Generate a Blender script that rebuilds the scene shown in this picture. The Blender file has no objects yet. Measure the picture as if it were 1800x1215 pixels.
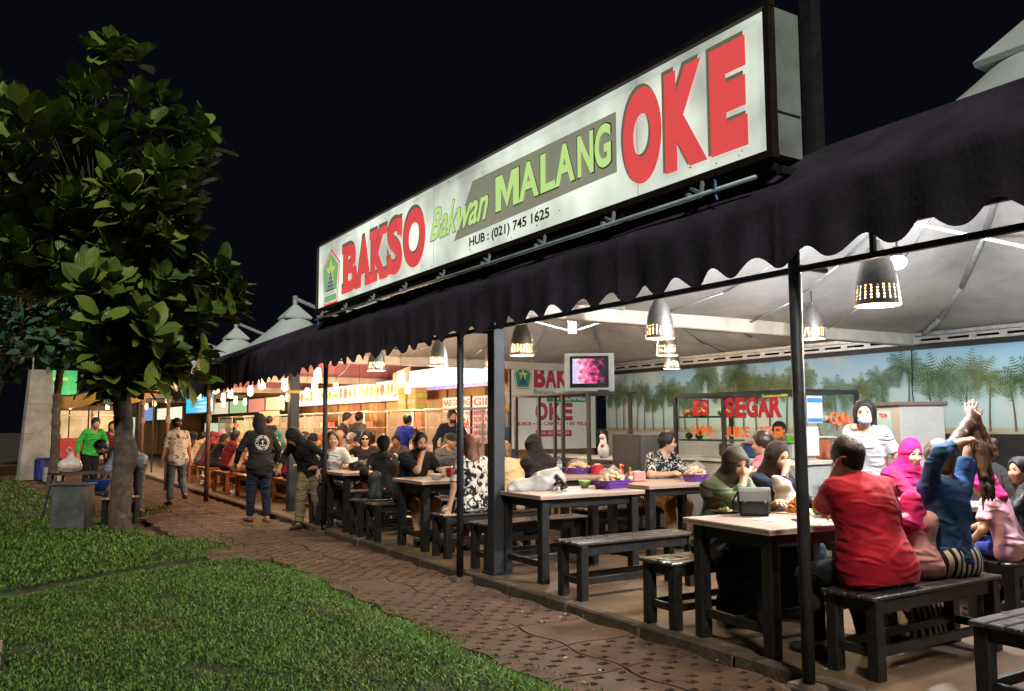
import bpy, math, random
import numpy as np
from mathutils import Vector, Matrix
R = math.radians
random.seed(7); rng = np.random.default_rng(11)
scene = bpy.context.scene
col = scene.collection

# ------------------------------------------------------------------ camera
cam_d = bpy.data.cameras.new('camera'); cam = bpy.data.objects.new('camera', cam_d); col.objects.link(cam)
cam_d.sensor_width = 36.0; cam_d.lens = 1480.0 / 1800.0 * 36.0; cam_d.clip_start = 0.05; cam_d.clip_end = 500
_y, _p, _r = R(31.944), R(5.335), R(-0.238)
_f = Vector((math.sin(_y) * math.cos(_p), math.cos(_y) * math.cos(_p), math.sin(_p)))
_rt = Vector((math.cos(_y), -math.sin(_y), 0)); _up = _rt.cross(_f)
_rt, _up = _rt * math.cos(_r) + _up * math.sin(_r), _up * math.cos(_r) - _rt * math.sin(_r)
cam.matrix_world = Matrix(((_rt.x, _up.x, -_f.x, 0), (_rt.y, _up.y, -_f.y, 0), (_rt.z, _up.z, -_f.z, 1.5), (0, 0, 0, 1)))
scene.camera = cam

# ------------------------------------------------------------------ night sky, street light, exposure
world = bpy.data.worlds.new('World'); scene.world = world; world.use_nodes = True
wn = world.node_tree; wn.nodes.clear()
wo = wn.nodes.new('ShaderNodeOutputWorld'); wb = wn.nodes.new('ShaderNodeBackground')
wb.inputs['Color'].default_value = (0.5, 0.6, 1.0, 1); wb.inputs['Strength'].default_value = 0.0048
wn.links.new(wb.outputs[0], wo.inputs[0])
SUN_DIR = Vector((0.30, 0.62, -0.62)).normalized()      # the way the light travels: a high street light behind the lawn
sun_d = bpy.data.lights.new('street_light', 'SUN'); sun_d.energy = 2.3; sun_d.angle = R(6); sun_d.color = (1.0, 0.97, 0.84)
sun = bpy.data.objects.new('street_light', sun_d); col.objects.link(sun)
sun.rotation_euler = SUN_DIR.to_track_quat('-Z', 'Y').to_euler()
vs = scene.view_settings; vs.view_transform = 'Standard'; vs.look = 'None'; vs.exposure = 0.0; vs.gamma = 1.0
vs.use_curve_mapping = False
scene.cycles.use_denoising = True
scene.cycles.max_bounces = 5; scene.cycles.diffuse_bounces = 3; scene.cycles.glossy_bounces = 2
scene.cycles.transparent_max_bounces = 12; scene.cycles.transmission_bounces = 4
scene.cycles.caustics_reflective = False; scene.cycles.caustics_refractive = False
scene.cycles.sample_clamp_indirect = 4.0

# ------------------------------------------------------------------ materials
MATS = {}
def mat(name, rgb, rough=0.6, metal=0.0, var=0.18, scale=6.0, bump=0.0, bscale=60.0, emit=0.0, alpha=1.0, trans=0.0, spec=0.4, rgb2=None, coord='Object', sheen=0.0):
    if name in MATS: return MATS[name]
    m = bpy.data.materials.new(name); m.use_nodes = True; MATS[name] = m
    nt = m.node_tree; b = nt.nodes['Principled BSDF']; L = nt.links
    b.inputs['Roughness'].default_value = rough; b.inputs['Metallic'].default_value = metal
    b.inputs['Specular IOR Level'].default_value = spec
    b.inputs['Alpha'].default_value = alpha; b.inputs['Transmission Weight'].default_value = trans
    if sheen: b.inputs['Sheen Weight'].default_value = sheen
    c1 = tuple(rgb) + (1,)
    tc = nt.nodes.new('ShaderNodeTexCoord')
    if var > 0 or rgb2:
        n = nt.nodes.new('ShaderNodeTexNoise'); n.inputs['Scale'].default_value = scale; n.inputs['Detail'].default_value = 6
        n.inputs['Roughness'].default_value = 0.62
        L.new(tc.outputs[coord], n.inputs['Vector'])
        r = nt.nodes.new('ShaderNodeValToRGB'); r.color_ramp.elements[0].position = 0.32; r.color_ramp.elements[1].position = 0.68
        d = tuple(max(0, c * (1 - var)) for c in rgb) + (1,); e = tuple(min(1, c * (1 + var)) for c in rgb) + (1,)
        if rgb2: d = c1; e = tuple(rgb2) + (1,)
        r.color_ramp.elements[0].color = d; r.color_ramp.elements[1].color = e
        L.new(n.outputs['Fac'], r.inputs[0]); L.new(r.outputs[0], b.inputs['Base Color'])
        if emit: L.new(r.outputs[0], b.inputs['Emission Color'])
        if rough < 0.95 and metal < 0.9:
            mr = nt.nodes.new('ShaderNodeMapRange'); mr.inputs[3].default_value = max(0.05, rough - 0.12); mr.inputs[4].default_value = min(1, rough + 0.12)
            L.new(n.outputs['Fac'], mr.inputs[0]); L.new(mr.outputs[0], b.inputs['Roughness'])
    else:
        b.inputs['Base Color'].default_value = c1
        if emit: b.inputs['Emission Color'].default_value = c1
    if emit: b.inputs['Emission Strength'].default_value = emit
    if bump > 0:
        n2 = nt.nodes.new('ShaderNodeTexNoise'); n2.inputs['Scale'].default_value = bscale; n2.inputs['Detail'].default_value = 4
        L.new(tc.outputs[coord], n2.inputs['Vector'])
        bp = nt.nodes.new('ShaderNodeBump'); bp.inputs['Strength'].default_value = bump; bp.inputs['Distance'].default_value = 0.01
        L.new(n2.outputs['Fac'], bp.inputs['Height']); L.new(bp.outputs[0], b.inputs['Normal'])
    return m

def pattern_mat(name, base, spot, scale=30, thr=0.52, kind='noise', rough=0.8, soft=0.03, spot2=None):
    """cloth with a printed pattern: blotches, stripes or flowers"""
    if name in MATS: return MATS[name]
    m = bpy.data.materials.new(name); m.use_nodes = True; MATS[name] = m
    nt = m.node_tree; b = nt.nodes['Principled BSDF']; L = nt.links
    b.inputs['Roughness'].default_value = rough; b.inputs['Specular IOR Level'].default_value = 0.25
    tc = nt.nodes.new('ShaderNodeTexCoord')
    if kind == 'noise':
        n = nt.nodes.new('ShaderNodeTexNoise'); n.inputs['Scale'].default_value = scale; n.inputs['Detail'].default_value = 1.5; n.inputs['Distortion'].default_value = 1.2; fac = n.outputs['Fac']
        L.new(tc.outputs['Object'], n.inputs['Vector'])
    elif kind == 'flower':
        n = nt.nodes.new('ShaderNodeTexVoronoi'); n.inputs['Scale'].default_value = scale; fac = n.outputs['Distance']
        L.new(tc.outputs['Object'], n.inputs['Vector'])
    else:
        n = nt.nodes.new('ShaderNodeTexWave'); n.wave_type = 'BANDS'; n.bands_direction = {'stripex': 'X', 'stripez': 'Z', 'stripey': 'Y'}[kind]
        n.inputs['Scale'].default_value = scale; n.inputs['Distortion'].default_value = 1.2; n.inputs['Detail'].default_value = 0.5; n.inputs['Detail Scale'].default_value = 0.7; fac = n.outputs['Fac']
        L.new(tc.outputs['Object'], n.inputs['Vector'])
    r = nt.nodes.new('ShaderNodeValToRGB'); e = r.color_ramp.elements
    e[0].position = thr - soft; e[1].position = thr + soft; e[0].color = tuple(base) + (1,); e[1].color = tuple(spot) + (1,)
    if spot2:
        x = r.color_ramp.elements.new(min(0.99, thr + 0.16)); x.color = tuple(spot2) + (1,)
    L.new(fac, r.inputs[0]); L.new(r.outputs[0], b.inputs['Base Color'])
    n2 = nt.nodes.new('ShaderNodeTexNoise'); n2.inputs['Scale'].default_value = 14; L.new(tc.outputs['Object'], n2.inputs['Vector'])
    bp = nt.nodes.new('ShaderNodeBump'); bp.inputs['Strength'].default_value = 0.35; bp.inputs['Distance'].default_value = 0.02
    L.new(n2.outputs['Fac'], bp.inputs['Height']); L.new(bp.outputs[0], b.inputs['Normal'])
    return m

def emit_mat(name, rgb, strength, var=0.0, scale=1.5):
    if name in MATS: return MATS[name]
    m = bpy.data.materials.new(name); m.use_nodes = True; MATS[name] = m
    nt = m.node_tree; b = nt.nodes['Principled BSDF']
    b.inputs['Base Color'].default_value = tuple(c * 0.4 for c in rgb) + (1,); b.inputs['Roughness'].default_value = 0.35
    b.inputs['Emission Color'].default_value = tuple(rgb) + (1,); b.inputs['Emission Strength'].default_value = strength
    if var:
        tc = nt.nodes.new('ShaderNodeTexCoord'); n = nt.nodes.new('ShaderNodeTexNoise'); n.inputs['Scale'].default_value = scale; n.inputs['Detail'].default_value = 2
        nt.links.new(tc.outputs['Object'], n.inputs['Vector'])
        mr = nt.nodes.new('ShaderNodeMapRange'); mr.inputs[1].default_value = 0.3; mr.inputs[2].default_value = 0.7
        mr.inputs[3].default_value = strength * (1 - var); mr.inputs[4].default_value = strength * (1 + var)
        nt.links.new(n.outputs['Fac'], mr.inputs[0]); nt.links.new(mr.outputs[0], b.inputs['Emission Strength'])
    return m

def glass_mat(name, tint=(0.9, 0.95, 0.95), alpha=0.12):
    if name in MATS: return MATS[name]
    m = bpy.data.materials.new(name); m.use_nodes = True; MATS[name] = m
    nt = m.node_tree; b = nt.nodes['Principled BSDF']; out = nt.nodes['Material Output']
    b.inputs['Base Color'].default_value = tuple(tint) + (1,); b.inputs['Roughness'].default_value = 0.08
    gl_ = nt.nodes.new('ShaderNodeBsdfGlossy'); gl_.inputs['Roughness'].default_value = 0.06
    if alpha < .1: b = gl_
    t = nt.nodes.new('ShaderNodeBsdfTransparent'); t.inputs[0].default_value = tuple(tint) + (1,)
    mx = nt.nodes.new('ShaderNodeMixShader')
    fr = nt.nodes.new('ShaderNodeLayerWeight'); fr.inputs[0].default_value = 0.5
    pw = nt.nodes.new('ShaderNodeMath'); pw.operation = 'POWER'; pw.inputs[1].default_value = 5; nt.links.new(fr.outputs['Facing'], pw.inputs[0])
    ad = nt.nodes.new('ShaderNodeMath'); ad.operation = 'MULTIPLY_ADD'; ad.inputs[1].default_value = .6; ad.inputs[2].default_value = alpha; nt.links.new(pw.outputs[0], ad.inputs[0])
    nt.links.new(ad.outputs[0], mx.inputs[0]); nt.links.new(t.outputs[0], mx.inputs[1]); nt.links.new(b.outputs[0], mx.inputs[2]); nt.links.new(mx.outputs[0], out.inputs[0])
    return m

# ------------------------------------------------------------------ object helpers
def tag(o, label=None, cat=None, group=None, kind=None):
    if label: o['label'] = label
    if cat: o['category'] = cat
    if group: o['group'] = group
    if kind: o['kind'] = kind
    return o
def thing(name, label, cat, loc=(0, 0, 0), rz=0.0, group=None):
    o = bpy.data.objects.new(name, None); o.empty_display_size = 0.1; col.objects.link(o)
    o.location = loc; o.rotation_euler = (0, 0, R(rz)); return tag(o, label, cat, group)
def link(name, me, parent=None, loc=None, rot=None, scl=None):
    o = bpy.data.objects.new(name, me); col.objects.link(o)
    if parent is not None: o.parent = parent
    if loc is not None: o.location = loc
    if rot is not None: o.rotation_euler = rot
    if scl is not None: o.scale = scl
    return o
def copy_tree(o, parent=None, **kw):
    c = o.copy(); col.objects.link(c)
    if parent is not None: c.parent = parent
    for ch in o.children: copy_tree(ch, c)
    return c

class MB:
    """collects shapes into one mesh"""
    def __init__(s): s.v = []; s.f = []
    def add(s, vs, fs):
        n = len(s.v); s.v += [tuple(map(float, v)) for v in vs]; s.f += [tuple(i + n for i in f) for f in fs]; return s
    def box(s, c, d, rz=0.0, rot=None, bev=0.0):
        x, y, z = (d[0] / 2, d[1] / 2, d[2] / 2)
        if bev > 0:
            b = min(bev, x * .9, y * .9, z * .9); P = []
            for sx in (-1, 1):
                for sy in (-1, 1):
                    for sz in (-1, 1):
                        P += [(sx * x, sy * (y - b), sz * (z - b)), (sx * (x - b), sy * y, sz * (z - b)), (sx * (x - b), sy * (y - b), sz * z)]
            def I(a, bb, cc, k): return ((a * 2 + bb) * 2 + cc) * 3 + k
            F = []
            for a in (0, 1):
                F.append([I(a, 0, 0, 0), I(a, 1, 0, 0), I(a, 1, 1, 0), I(a, 0, 1, 0)]); F.append([I(0, a, 0, 1), I(1, a, 0, 1), I(1, a, 1, 1), I(0, a, 1, 1)]); F.append([I(0, 0, a, 2), I(1, 0, a, 2), I(1, 1, a, 2), I(0, 1, a, 2)])
                for bb in (0, 1):
                    F.append([I(a, bb, 0, 0), I(a, bb, 1, 0), I(a, bb, 1, 1), I(a, bb, 0, 1)]); F.append([I(a, 0, bb, 0), I(a, 1, bb, 0), I(a, 1, bb, 2), I(a, 0, bb, 2)]); F.append([I(0, a, bb, 1), I(1, a, bb, 1), I(1, a, bb, 2), I(0, a, bb, 2)])
                    for cc in (0, 1): F.append([I(a, bb, cc, 0), I(a, bb, cc, 1), I(a, bb, cc, 2)])
            ctr = np.array(P).mean(0); G = []
            for f in F:
                a_, b_, c_ = (np.array(P[f[0]]), np.array(P[f[1]]), np.array(P[f[2]])); nrm = np.cross(b_ - a_, c_ - a_)
                G.append(f if np.dot(nrm, (a_ + c_) / 2 - ctr) > 0 else f[::-1])
            F = G
        else:
            P = [(-x, -y, -z), (x, -y, -z), (x, y, -z), (-x, y, -z), (-x, -y, z), (x, -y, z), (x, y, z), (-x, y, z)]
            F = [(0, 3, 2, 1), (4, 5, 6, 7), (0, 1, 5, 4), (1, 2, 6, 5), (2, 3, 7, 6), (3, 0, 4, 7)]
        M = rot if rot is not None else Matrix.Rotation(R(rz), 3, 'Z')
        return s.add([tuple(M @ Vector(p) + Vector(c)) for p in P], F)
    def beam(s, a, b, w, h=None, bev=0.0):
        a, b = Vector(a), Vector(b); d = b - a; h = h or w
        q = d.to_track_quat('Z', 'Y').to_matrix() if abs(d.normalized().z) < .999 else Matrix.Identity(3)
        return s.box((a + b) / 2, (w, h, d.length), rot=q, bev=bev)
    def tube(s, a, b, r, r2=None, n=10, cap=True):
        a, b = Vector(a), Vector(b); r2 = r if r2 is None else r2; d = (b - a).normalized()
        u = d.orthogonal().normalized(); w = d.cross(u); P = []
        for c, q in ((a, r), (b, r2)):
            for i in range(n):
                t = 2 * math.pi * i / n; P.append(c + (u * math.cos(t) + w * math.sin(t)) * q)
        F = [(i, (i + 1) % n, n + (i + 1) % n, n + i) for i in range(n)]
        if cap: F += [tuple(range(n - 1, -1, -1)), tuple(range(n, 2 * n))]
        return s.add(P, F)
    def path(s, pts, r, n=8):
        for a, b in zip(pts[:-1], pts[1:]): s.tube(a, b, r, n=n)
        return s
    def lathe(s, prof, n=24, c=(0, 0, 0), skip=None, close=False):
        P = []; F = []
        for (r, z) in prof:
            for i in range(n): t = 2 * math.pi * i / n; P.append((c[0] + r * math.cos(t), c[1] + r * math.sin(t), c[2] + z))
        for k in range(len(prof) - 1):
            for i in range(n):
                if skip and skip(k, i): continue
                F.append((k * n + i, k * n + (i + 1) % n, (k + 1) * n + (i + 1) % n, (k + 1) * n + i))
        if close: F += [tuple(range(n - 1, -1, -1)), tuple(range((len(prof) - 1) * n, len(prof) * n))]
        return s.add(P, F)
    def prism(s, poly, h, M=None):
        n = len(poly); P = [(x, y, 0) for x, y in poly] + [(x, y, h) for x, y in poly]
        F = [tuple(range(n - 1, -1, -1)), tuple(range(n, 2 * n))] + [(i, (i + 1) % n, n + (i + 1) % n, n + i) for i in range(n)]
        if M is not None: P = [tuple(M @ Vector(p)) for p in P]
        return s.add(P, F)
    def ball(s, c, r, nu=12, nv=8, sq=(1, 1, 1)):
        P = []; F = []
        for j in range(nv + 1):
            ph = math.pi * j / nv
            for i in range(nu): t = 2 * math.pi * i / nu; P.append((c[0] + r * sq[0] * math.sin(ph) * math.cos(t), c[1] + r * sq[1] * math.sin(ph) * math.sin(t), c[2] + r * sq[2] * math.cos(ph)))
        for j in range(nv):
            for i in range(nu): F.append((j * nu + i, (j + 1) * nu + i, (j + 1) * nu + (i + 1) % nu, j * nu + (i + 1) % nu))
        return s.add(P, F)
    def mesh(s, name, m, smooth=False):
        me = bpy.data.meshes.new(name); me.from_pydata(s.v, [], s.f); me.update()
        if m is not None: me.materials.append(m)
        if smooth: me.polygons.foreach_set('use_smooth', [True] * len(me.polygons))
        return me
    def build(s, name, m, parent=None, smooth=False, **kw): return link(name, s.mesh(name, m, smooth), parent, **kw)

def np_mesh(name, V, F, m, smooth=False):
    """V (n,3), F (k,4) or (k,3) arrays"""
    me = bpy.data.meshes.new(name); V = np.asarray(V, np.float32); F = np.asarray(F, np.int32); k = F.shape[1]
    me.vertices.add(len(V)); me.vertices.foreach_set('co', V.ravel())
    me.loops.add(F.size); me.loops.foreach_set('vertex_index', F.ravel())
    me.polygons.add(len(F)); me.polygons.foreach_set('loop_start', np.arange(0, F.size, k, dtype=np.int32))
    try: me.polygons.foreach_set('loop_total', np.full(len(F), k, np.int32))
    except Exception: pass
    if smooth: me.polygons.foreach_set('use_smooth', np.ones(len(F), bool))
    me.update(calc_edges=True); me.validate()
    if m is not None: me.materials.append(m)
    return me

def text_mesh(txt, m, w=None, h=None, off=0.0, extr=0.002, shear=0.0, name='lettering'):
    """flat raised lettering in the XY plane, lower-left at the origin, fitted to w x h"""
    cu = bpy.data.curves.new('t', 'FONT'); cu.body = txt; cu.size = 1.0; cu.offset = off; cu.extrude = 0.5; cu.shear = shear; cu.resolution_u = 8
    o = bpy.data.objects.new('t', cu); col.objects.link(o)
    dg = bpy.context.evaluated_depsgraph_get(); me = bpy.data.meshes.new_from_object(o.evaluated_get(dg))
    bpy.data.objects.remove(o); bpy.data.curves.remove(cu)
    n = len(me.vertices); a = np.zeros(n * 3, np.float32); me.vertices.foreach_get('co', a); a = a.reshape(-1, 3)
    lo, hi = a.min(0), a.max(0); a -= lo; sz = hi - lo
    sx = (w / sz[0]) if w else (h / sz[1]); sy = (h / sz[1]) if h else sx
    a *= np.array([sx, sy, extr / sz[2]], np.float32); me.vertices.foreach_set('co', a.ravel()); me.update()
    me.name = name; me.materials.clear(); me.materials.append(m); return me
def basis(right, up, loc):
    r, u = Vector(right).normalized(), Vector(up).normalized(); n = r.cross(u)
    return Matrix(((r.x, u.x, n.x, loc[0]), (r.y, u.y, n.y, loc[1]), (r.z, u.z, n.z, loc[2]), (0, 0, 0, 1)))
def put_text(parent, txt, m, loc, right, up, w=None, h=None, off=0.0, extr=0.002, shear=0.0, name='lettering'):
    """loc is the lower-left corner in the parent's space"""
    o = link(name, text_mesh(txt, m, w, h, off, extr, shear, name), parent); o.matrix_local = basis(right, up, loc); return o
# ================================================================== SETTING
FZ = 0.05                                   # level of the eating floor
def inside(px, py, poly):
    c = np.zeros(len(px), bool); n = len(poly)
    for i in range(n):
        x1, y1 = poly[i]; x2, y2 = poly[(i + 1) % n]
        k = ((y1 > py) != (y2 > py)) & (px < (x2 - x1) * (py - y1) / (y2 - y1 + 1e-12) + x1); c ^= k
    return c
def edge_dist(px, py, poly):
    d = np.full(len(px), 9e9); n = len(poly)
    for i in range(n):
        a = np.array(poly[i]); b = np.array(poly[(i + 1) % n]); ab = b - a
        t = np.clip(((px - a[0]) * ab[0] + (py - a[1]) * ab[1]) / (ab @ ab), 0, 1)
        d = np.minimum(d, np.hypot(px - a[0] - t * ab[0], py - a[1] - t * ab[1]))
    return d
def wob(x, y, s=1.0, seed=0):
    return (np.sin(x * 2.1 * s + seed) * np.cos(y * 1.7 * s + seed * 2) + .5 * np.sin(x * 4.7 * s + y * 3.9 * s + seed) + .3 * np.sin(x * 9.1 * s - y * 7.3 * s)) / 1.8

m_ground = mat('dark_soil', (0.045, 0.034, 0.024), .95, var=.5, scale=3, bump=.6, bscale=40)
ground = MB().add([(-120, -60, -.06), (160, -60, -.06), (160, 220, -.06), (-120, 220, -.06)], [(0, 1, 2, 3)]).build('ground', m_ground); tag(ground, kind='structure')
m_dirt = mat('red_dirt_path', (0.10, 0.046, 0.027), .95, var=.45, scale=5, bump=.5, bscale=60)
pb = MB().add([(-2, -2, -.045), (4.16, -2, -.045), (4.16, 40, -.045), (-2, 40, -.045)], [(0, 1, 2, 3)]).build('path', m_dirt); tag(pb, kind='structure')

# platform the tables stand on, with a rough kerb
m_floor = mat('worn_concrete_floor', (0.18, 0.108, 0.056), .5, var=.4, scale=1.7, bump=.25, bscale=35, rgb2=(0.10, 0.066, 0.039))
fl = MB()
for i in range(9):
    for j in range(4):
        y0 = -1.6 + i * 3.55; x0 = 4.16 + j * 1.8
        fl.box((x0 + .9, y0 + 1.775, FZ - .05 - (.0006 if (i + j) % 2 else 0)), (1.796, 3.546, .1))
tag(fl.build('floor', m_floor), kind='structure')
fl2 = MB().box((30, 60, FZ - .06), (51.68, 60, .1)).build('floor_far', m_floor); fl2.location = (-21.68, 0, 0)
fl2.location = (0, 0, 0); bpy.data.objects.remove(fl2)
fl2 = MB().add([(4.16, 30.3, FZ - .004), (30, 30.3, FZ - .004), (30, 90, FZ - .004), (4.16, 90, FZ - .004)], [(0, 1, 2, 3)]).build('far_pavement', m_floor); tag(fl2, kind='structure')
m_kerb = mat('kerb_concrete', (0.085, 0.062, 0.044), .9, var=.45, scale=8, bump=.8, bscale=50)
kroot = thing('kerb', 'low rough concrete kerb along the edge of the eating floor', 'kerb', (0, 0, 0))
for i in range(36):
    y0 = -1.5 + i * .9
    MB().box((4.11 + .006 * math.sin(i * 2.3), y0 + .45, FZ - .052 + .004 * math.sin(i * 1.7)), (.1, .885, .125), bev=.014).build('kerb_stone', m_kerb, kroot)

# grass-block pavers
m_paver = mat('brown_paver', (0.088, 0.048, 0.030), .85, var=.4, scale=3.5, bump=.5, bscale=70)
def paver_mesh(seed, holes=True):
    rr = random.Random(seed); n = 6; w, l = .575, .6; mb = MB(); cx_, cy_ = w / n, l / n; T = .0; B = -.05
    def px(i, j):
        x = (i - n / 2) * cx_; y = (j - n / 2) * cy_
        e = .028 * math.sin(2 * math.pi * (j / n) + .6); x += e if i in (0, n) else e * (1 - abs(i - n / 2) / n) * .5
        y += .022 * math.sin(2 * math.pi * (i / n)); g = .0035
        if i == 0: x += g
        if i == n: x -= g
        if j == 0: y += g
        if j == n: y -= g
        return (x, y)
    for i in range(n):
        for j in range(n):
            q = [px(i, j), px(i + 1, j), px(i + 1, j + 1), px(i, j + 1)]
            if holes and (i + j) % 2 == 0 and rr.random() > .06:
                c = (sum(p[0] for p in q) / 4, sum(p[1] for p in q) / 4)
                k = rr.uniform(.40, .60)
                r_ = [(c[0] + (p[0] - c[0]) * k * 1.25, c[1] + (p[1] - c[1]) * k * .95) for p in q]
                P = [(x, y, T) for x, y in q] + [(x, y, T - .003) for x, y in r_] + [(x, y, B) for x, y in r_]
                F = []
                for a in range(4):
                    b = (a + 1) % 4; F += [(a, b, 4 + b, 4 + a), (4 + a, 4 + b, 8 + b, 8 + a)]
                mb.add(P, F)
            else: mb.add([(x, y, T) for x, y in q], [(0, 1, 2, 3)])
    rim = [px(i, 0) for i in range(n)] + [px(n, j) for j in range(n)] + [px(n - i, n) for i in range(n)] + [px(0, n - j) for j in range(n)]
    k = len(rim); mb.add([(x, y, T) for x, y in rim] + [(x, y, B) for x, y in rim], [(a, k + a, k + (a + 1) % k, (a + 1) % k) for a in range(k)])
    return mb.mesh('paver', m_paver)
PV = [paver_mesh(s) for s in range(4)] + [paver_mesh(9, False)]
rr = random.Random(3)
for c_, x0 in enumerate((2.505, 3.09, 3.675)):
    for i in range(44):
        y = -1 + i * .607
        if c_ == 0 and y < 9.6: continue
        k = rr.randrange(4) if rr.random() > .05 else 4
        link('paver', PV[k], pb, (x0 + .0, y, .012 + rr.uniform(-.003, .003)), (rr.uniform(-.004, .004), rr.uniform(-.004, .004), rr.uniform(-.008, .008)))
for c_, x0 in enumerate((1.33, 1.92)):
    for i in range(16):
        y = 15.2 + i * .607
        link('paver', PV[rr.randrange(5)], pb, (x0, y, .004 + rr.uniform(-.012, .004)), (0, 0, rr.uniform(-.03, .03)))
lf = MB()
for k in range(90):                                             # litter: dry leaves and scraps on the path
    x, y = rr.uniform(2.9, 4.0), 3 + 14 * rr.random() ** 1.4; a = rr.uniform(0, 6.3); s = rr.uniform(.01, .024)
    lf.add([(x + s * math.cos(a), y + s * math.sin(a), .024), (x - .35 * s * math.sin(a), y + .35 * s * math.cos(a), .03), (x - s * math.cos(a), y - s * math.sin(a), .025), (x + .35 * s * math.sin(a), y - .35 * s * math.cos(a), .022)], [(0, 1, 2, 3)])
tag(lf.build('leaf_litter', mat('dry_leaf', (.3, .22, .1), .8, var=.5, scale=20)), 'dry leaf scraps scattered over the paving blocks', 'litter', kind='stuff')

# lawns -------------------------------------------------------------
MOUND = [(-6, 8.2), (.18, 8.47), (.79, 8.96), (1.5, 9.31), (2.19, 9.48), (2.7, 9.45), (2.83, 8.72), (2.9, 7.77), (2.84, 6.6), (2.82, 5.9), (2.87, 5.35), (2.89, 4.67), (2.96, 3.94), (3.0, 2), (3.0, -3), (-6, -3)]
LAWN2 = [(-6, 8.9), (.18, 9.15), (1.14, 9.7), (2.2, 10.15), (2.74, 10.65), (2.62, 11.6), (2.0, 12.6), (1.95, 13.9), (1.35, 15.5), (1.2, 22.8), (.6, 30), (-6, 32)]
LAWN3 = [(2.05, 15.0), (2.75, 15.6), (2.85, 16.5), (2.3, 16.9), (1.95, 16.2)]
def lawn_z(x, y, poly, hh):
    d = edge_dist(x, y, poly); t = np.clip(d / .7, 0, 1); s = t * t * (3 - 2 * t)
    return -.035 + .03 + hh * s + .018 * wob(x, y, 1.3)
m_turf = mat('turf_soil', (0.035, 0.045, 0.014), 1.0, var=.5, scale=9, bump=.8, bscale=90)
m_grass = bpy.data.materials.new('grass_blades'); m_grass.use_nodes = True
def _grass(m):
    nt = m.node_tree; b = nt.nodes['Principled BSDF']; L = nt.links; b.inputs['Roughness'].default_value = .55; b.inputs['Specular IOR Level'].default_value = .35
    g = nt.nodes.new('ShaderNodeNewGeometry'); r = nt.nodes.new('ShaderNodeValToRGB'); e = r.color_ramp.elements
    e[0].color = (.022, .058, .008, 1); e[0].position = 0; e[1].color = (.22, .31, .055, 1); e[1].position = 1
    x = e.new(.5); x.color = (.085, .18, .022, 1); x = e.new(.92); x.color = (.11, .18, .03, 1)
    L.new(g.outputs['Random Per Island'], r.inputs[0])
    tc = nt.nodes.new('ShaderNodeTexCoord'); n = nt.nodes.new('ShaderNodeTexNoise'); n.inputs['Scale'].default_value = .9; n.inputs['Detail'].default_value = 5; L.new(tc.outputs['Object'], n.inputs['Vector'])
    r2 = nt.nodes.new('ShaderNodeValToRGB'); r2.color_ramp.elements[0].position = .56; r2.color_ramp.elements[1].position = .74
    L.new(n.outputs['Fac'], r2.inputs[0]); mx = nt.nodes.new('ShaderNodeMix'); mx.data_type = 'RGBA'
    L.new(r2.outputs[0], mx.inputs[0]); L.new(r.outputs[0], mx.inputs[6]); mx.inputs[7].default_value = (.15, .13, .045, 1); L.new(mx.outputs[2], b.inputs['Base Color'])
_grass(m_grass)
def lawn(name, poly, hh, x0, x1, y0, y1, step):
    xs = np.arange(x0, x1 + step, step); ys = np.arange(y0, y1 + step, step); X, Y = np.meshgrid(xs, ys, indexing='ij'); x, y = X.ravel(), Y.ravel()
    ins = inside(x, y, poly); z = np.where(ins, lawn_z(x, y, poly, hh), -.052)
    nx, ny = len(xs), len(ys); I = np.arange(nx * ny).reshape(nx, ny)
    F = np.stack([I[:-1, :-1], I[1:, :-1], I[1:, 1:], I[:-1, 1:]], -1).reshape(-1, 4)
    keep = ins[F].any(1); F = F[keep]; o = link(name, np_mesh(name, np.stack([x, y, z], 1), F, m_turf, True)); tag(o, kind='structure'); return o
lawn('lawn_mound', MOUND, .17, -6, 3.2, -3, 9.6, .1)
lawn('lawn', LAWN2, .04, -6, 3, 8.4, 32, .2)
lawn('lawn_patch', LAWN3, .03, 1.9, 3, 14.9, 17, .1)
def blades(poly, hh, n, x0, x1, y0, y1, ln, wd, fall=1.0):
    x = rng.uniform(x0, x1, n); y = y0 + (y1 - y0) * rng.random(n) ** fall
    jx, jy = rng.normal(0, .035, n), rng.normal(0, .035, n); k = inside(x + jx, y + jy, poly); bare = wob(x, y, 1.9, 3) + .45 * wob(x, y, 5.3, 1) < -.62; k &= ~(bare & (rng.random(n) < .8)); x, y = x[k], y[k]; n = len(x)
    z = np.where(inside(x, y, poly), lawn_z(x, y, poly, hh) - .004, .012); a = rng.uniform(0, 6.283, n); L_ = ln * rng.uniform(.55, 1.25, n); W = wd * rng.uniform(.7, 1.3, n); t = rng.uniform(.35, 1.25, n)
    d = np.stack([np.cos(a), np.sin(a), np.zeros(n)], 1); s = np.stack([-np.sin(a), np.cos(a), np.zeros(n)], 1); p = np.stack([x, y, z], 1); up = np.array([0, 0, 1.])
    ct, st = np.cos(t)[:, None], np.sin(t)[:, None]; L_, W = L_[:, None], W[:, None]
    v0 = p; v1 = p + (up * ct + d * st) * L_ * .5 + s * W; v2 = p + up * ct * L_ * .88 + d * st * L_ * 1.05; v3 = p + (up * ct + d * st) * L_ * .5 - s * W
    V = np.stack([v0, v1, v2, v3], 1).reshape(-1, 3); return V
V = np.concatenate([blades(MOUND, .17, 138000, -.6, 3.05, 3.0, 9.5, .036, .0042, 1.15), blades(MOUND, .17, 14000, -4, -.6, 1, 9, .05, .006),
                    blades(LAWN2, .04, 46000, -.4, 2.8, 8.6, 16, .055, .0065, 1.2), blades(LAWN2, .04, 24000, -5, 1.6, 8.6, 31, .085, .011), blades(LAWN3, .03, 3500, 1.9, 2.9, 14.9, 17, .06, .008)])
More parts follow.
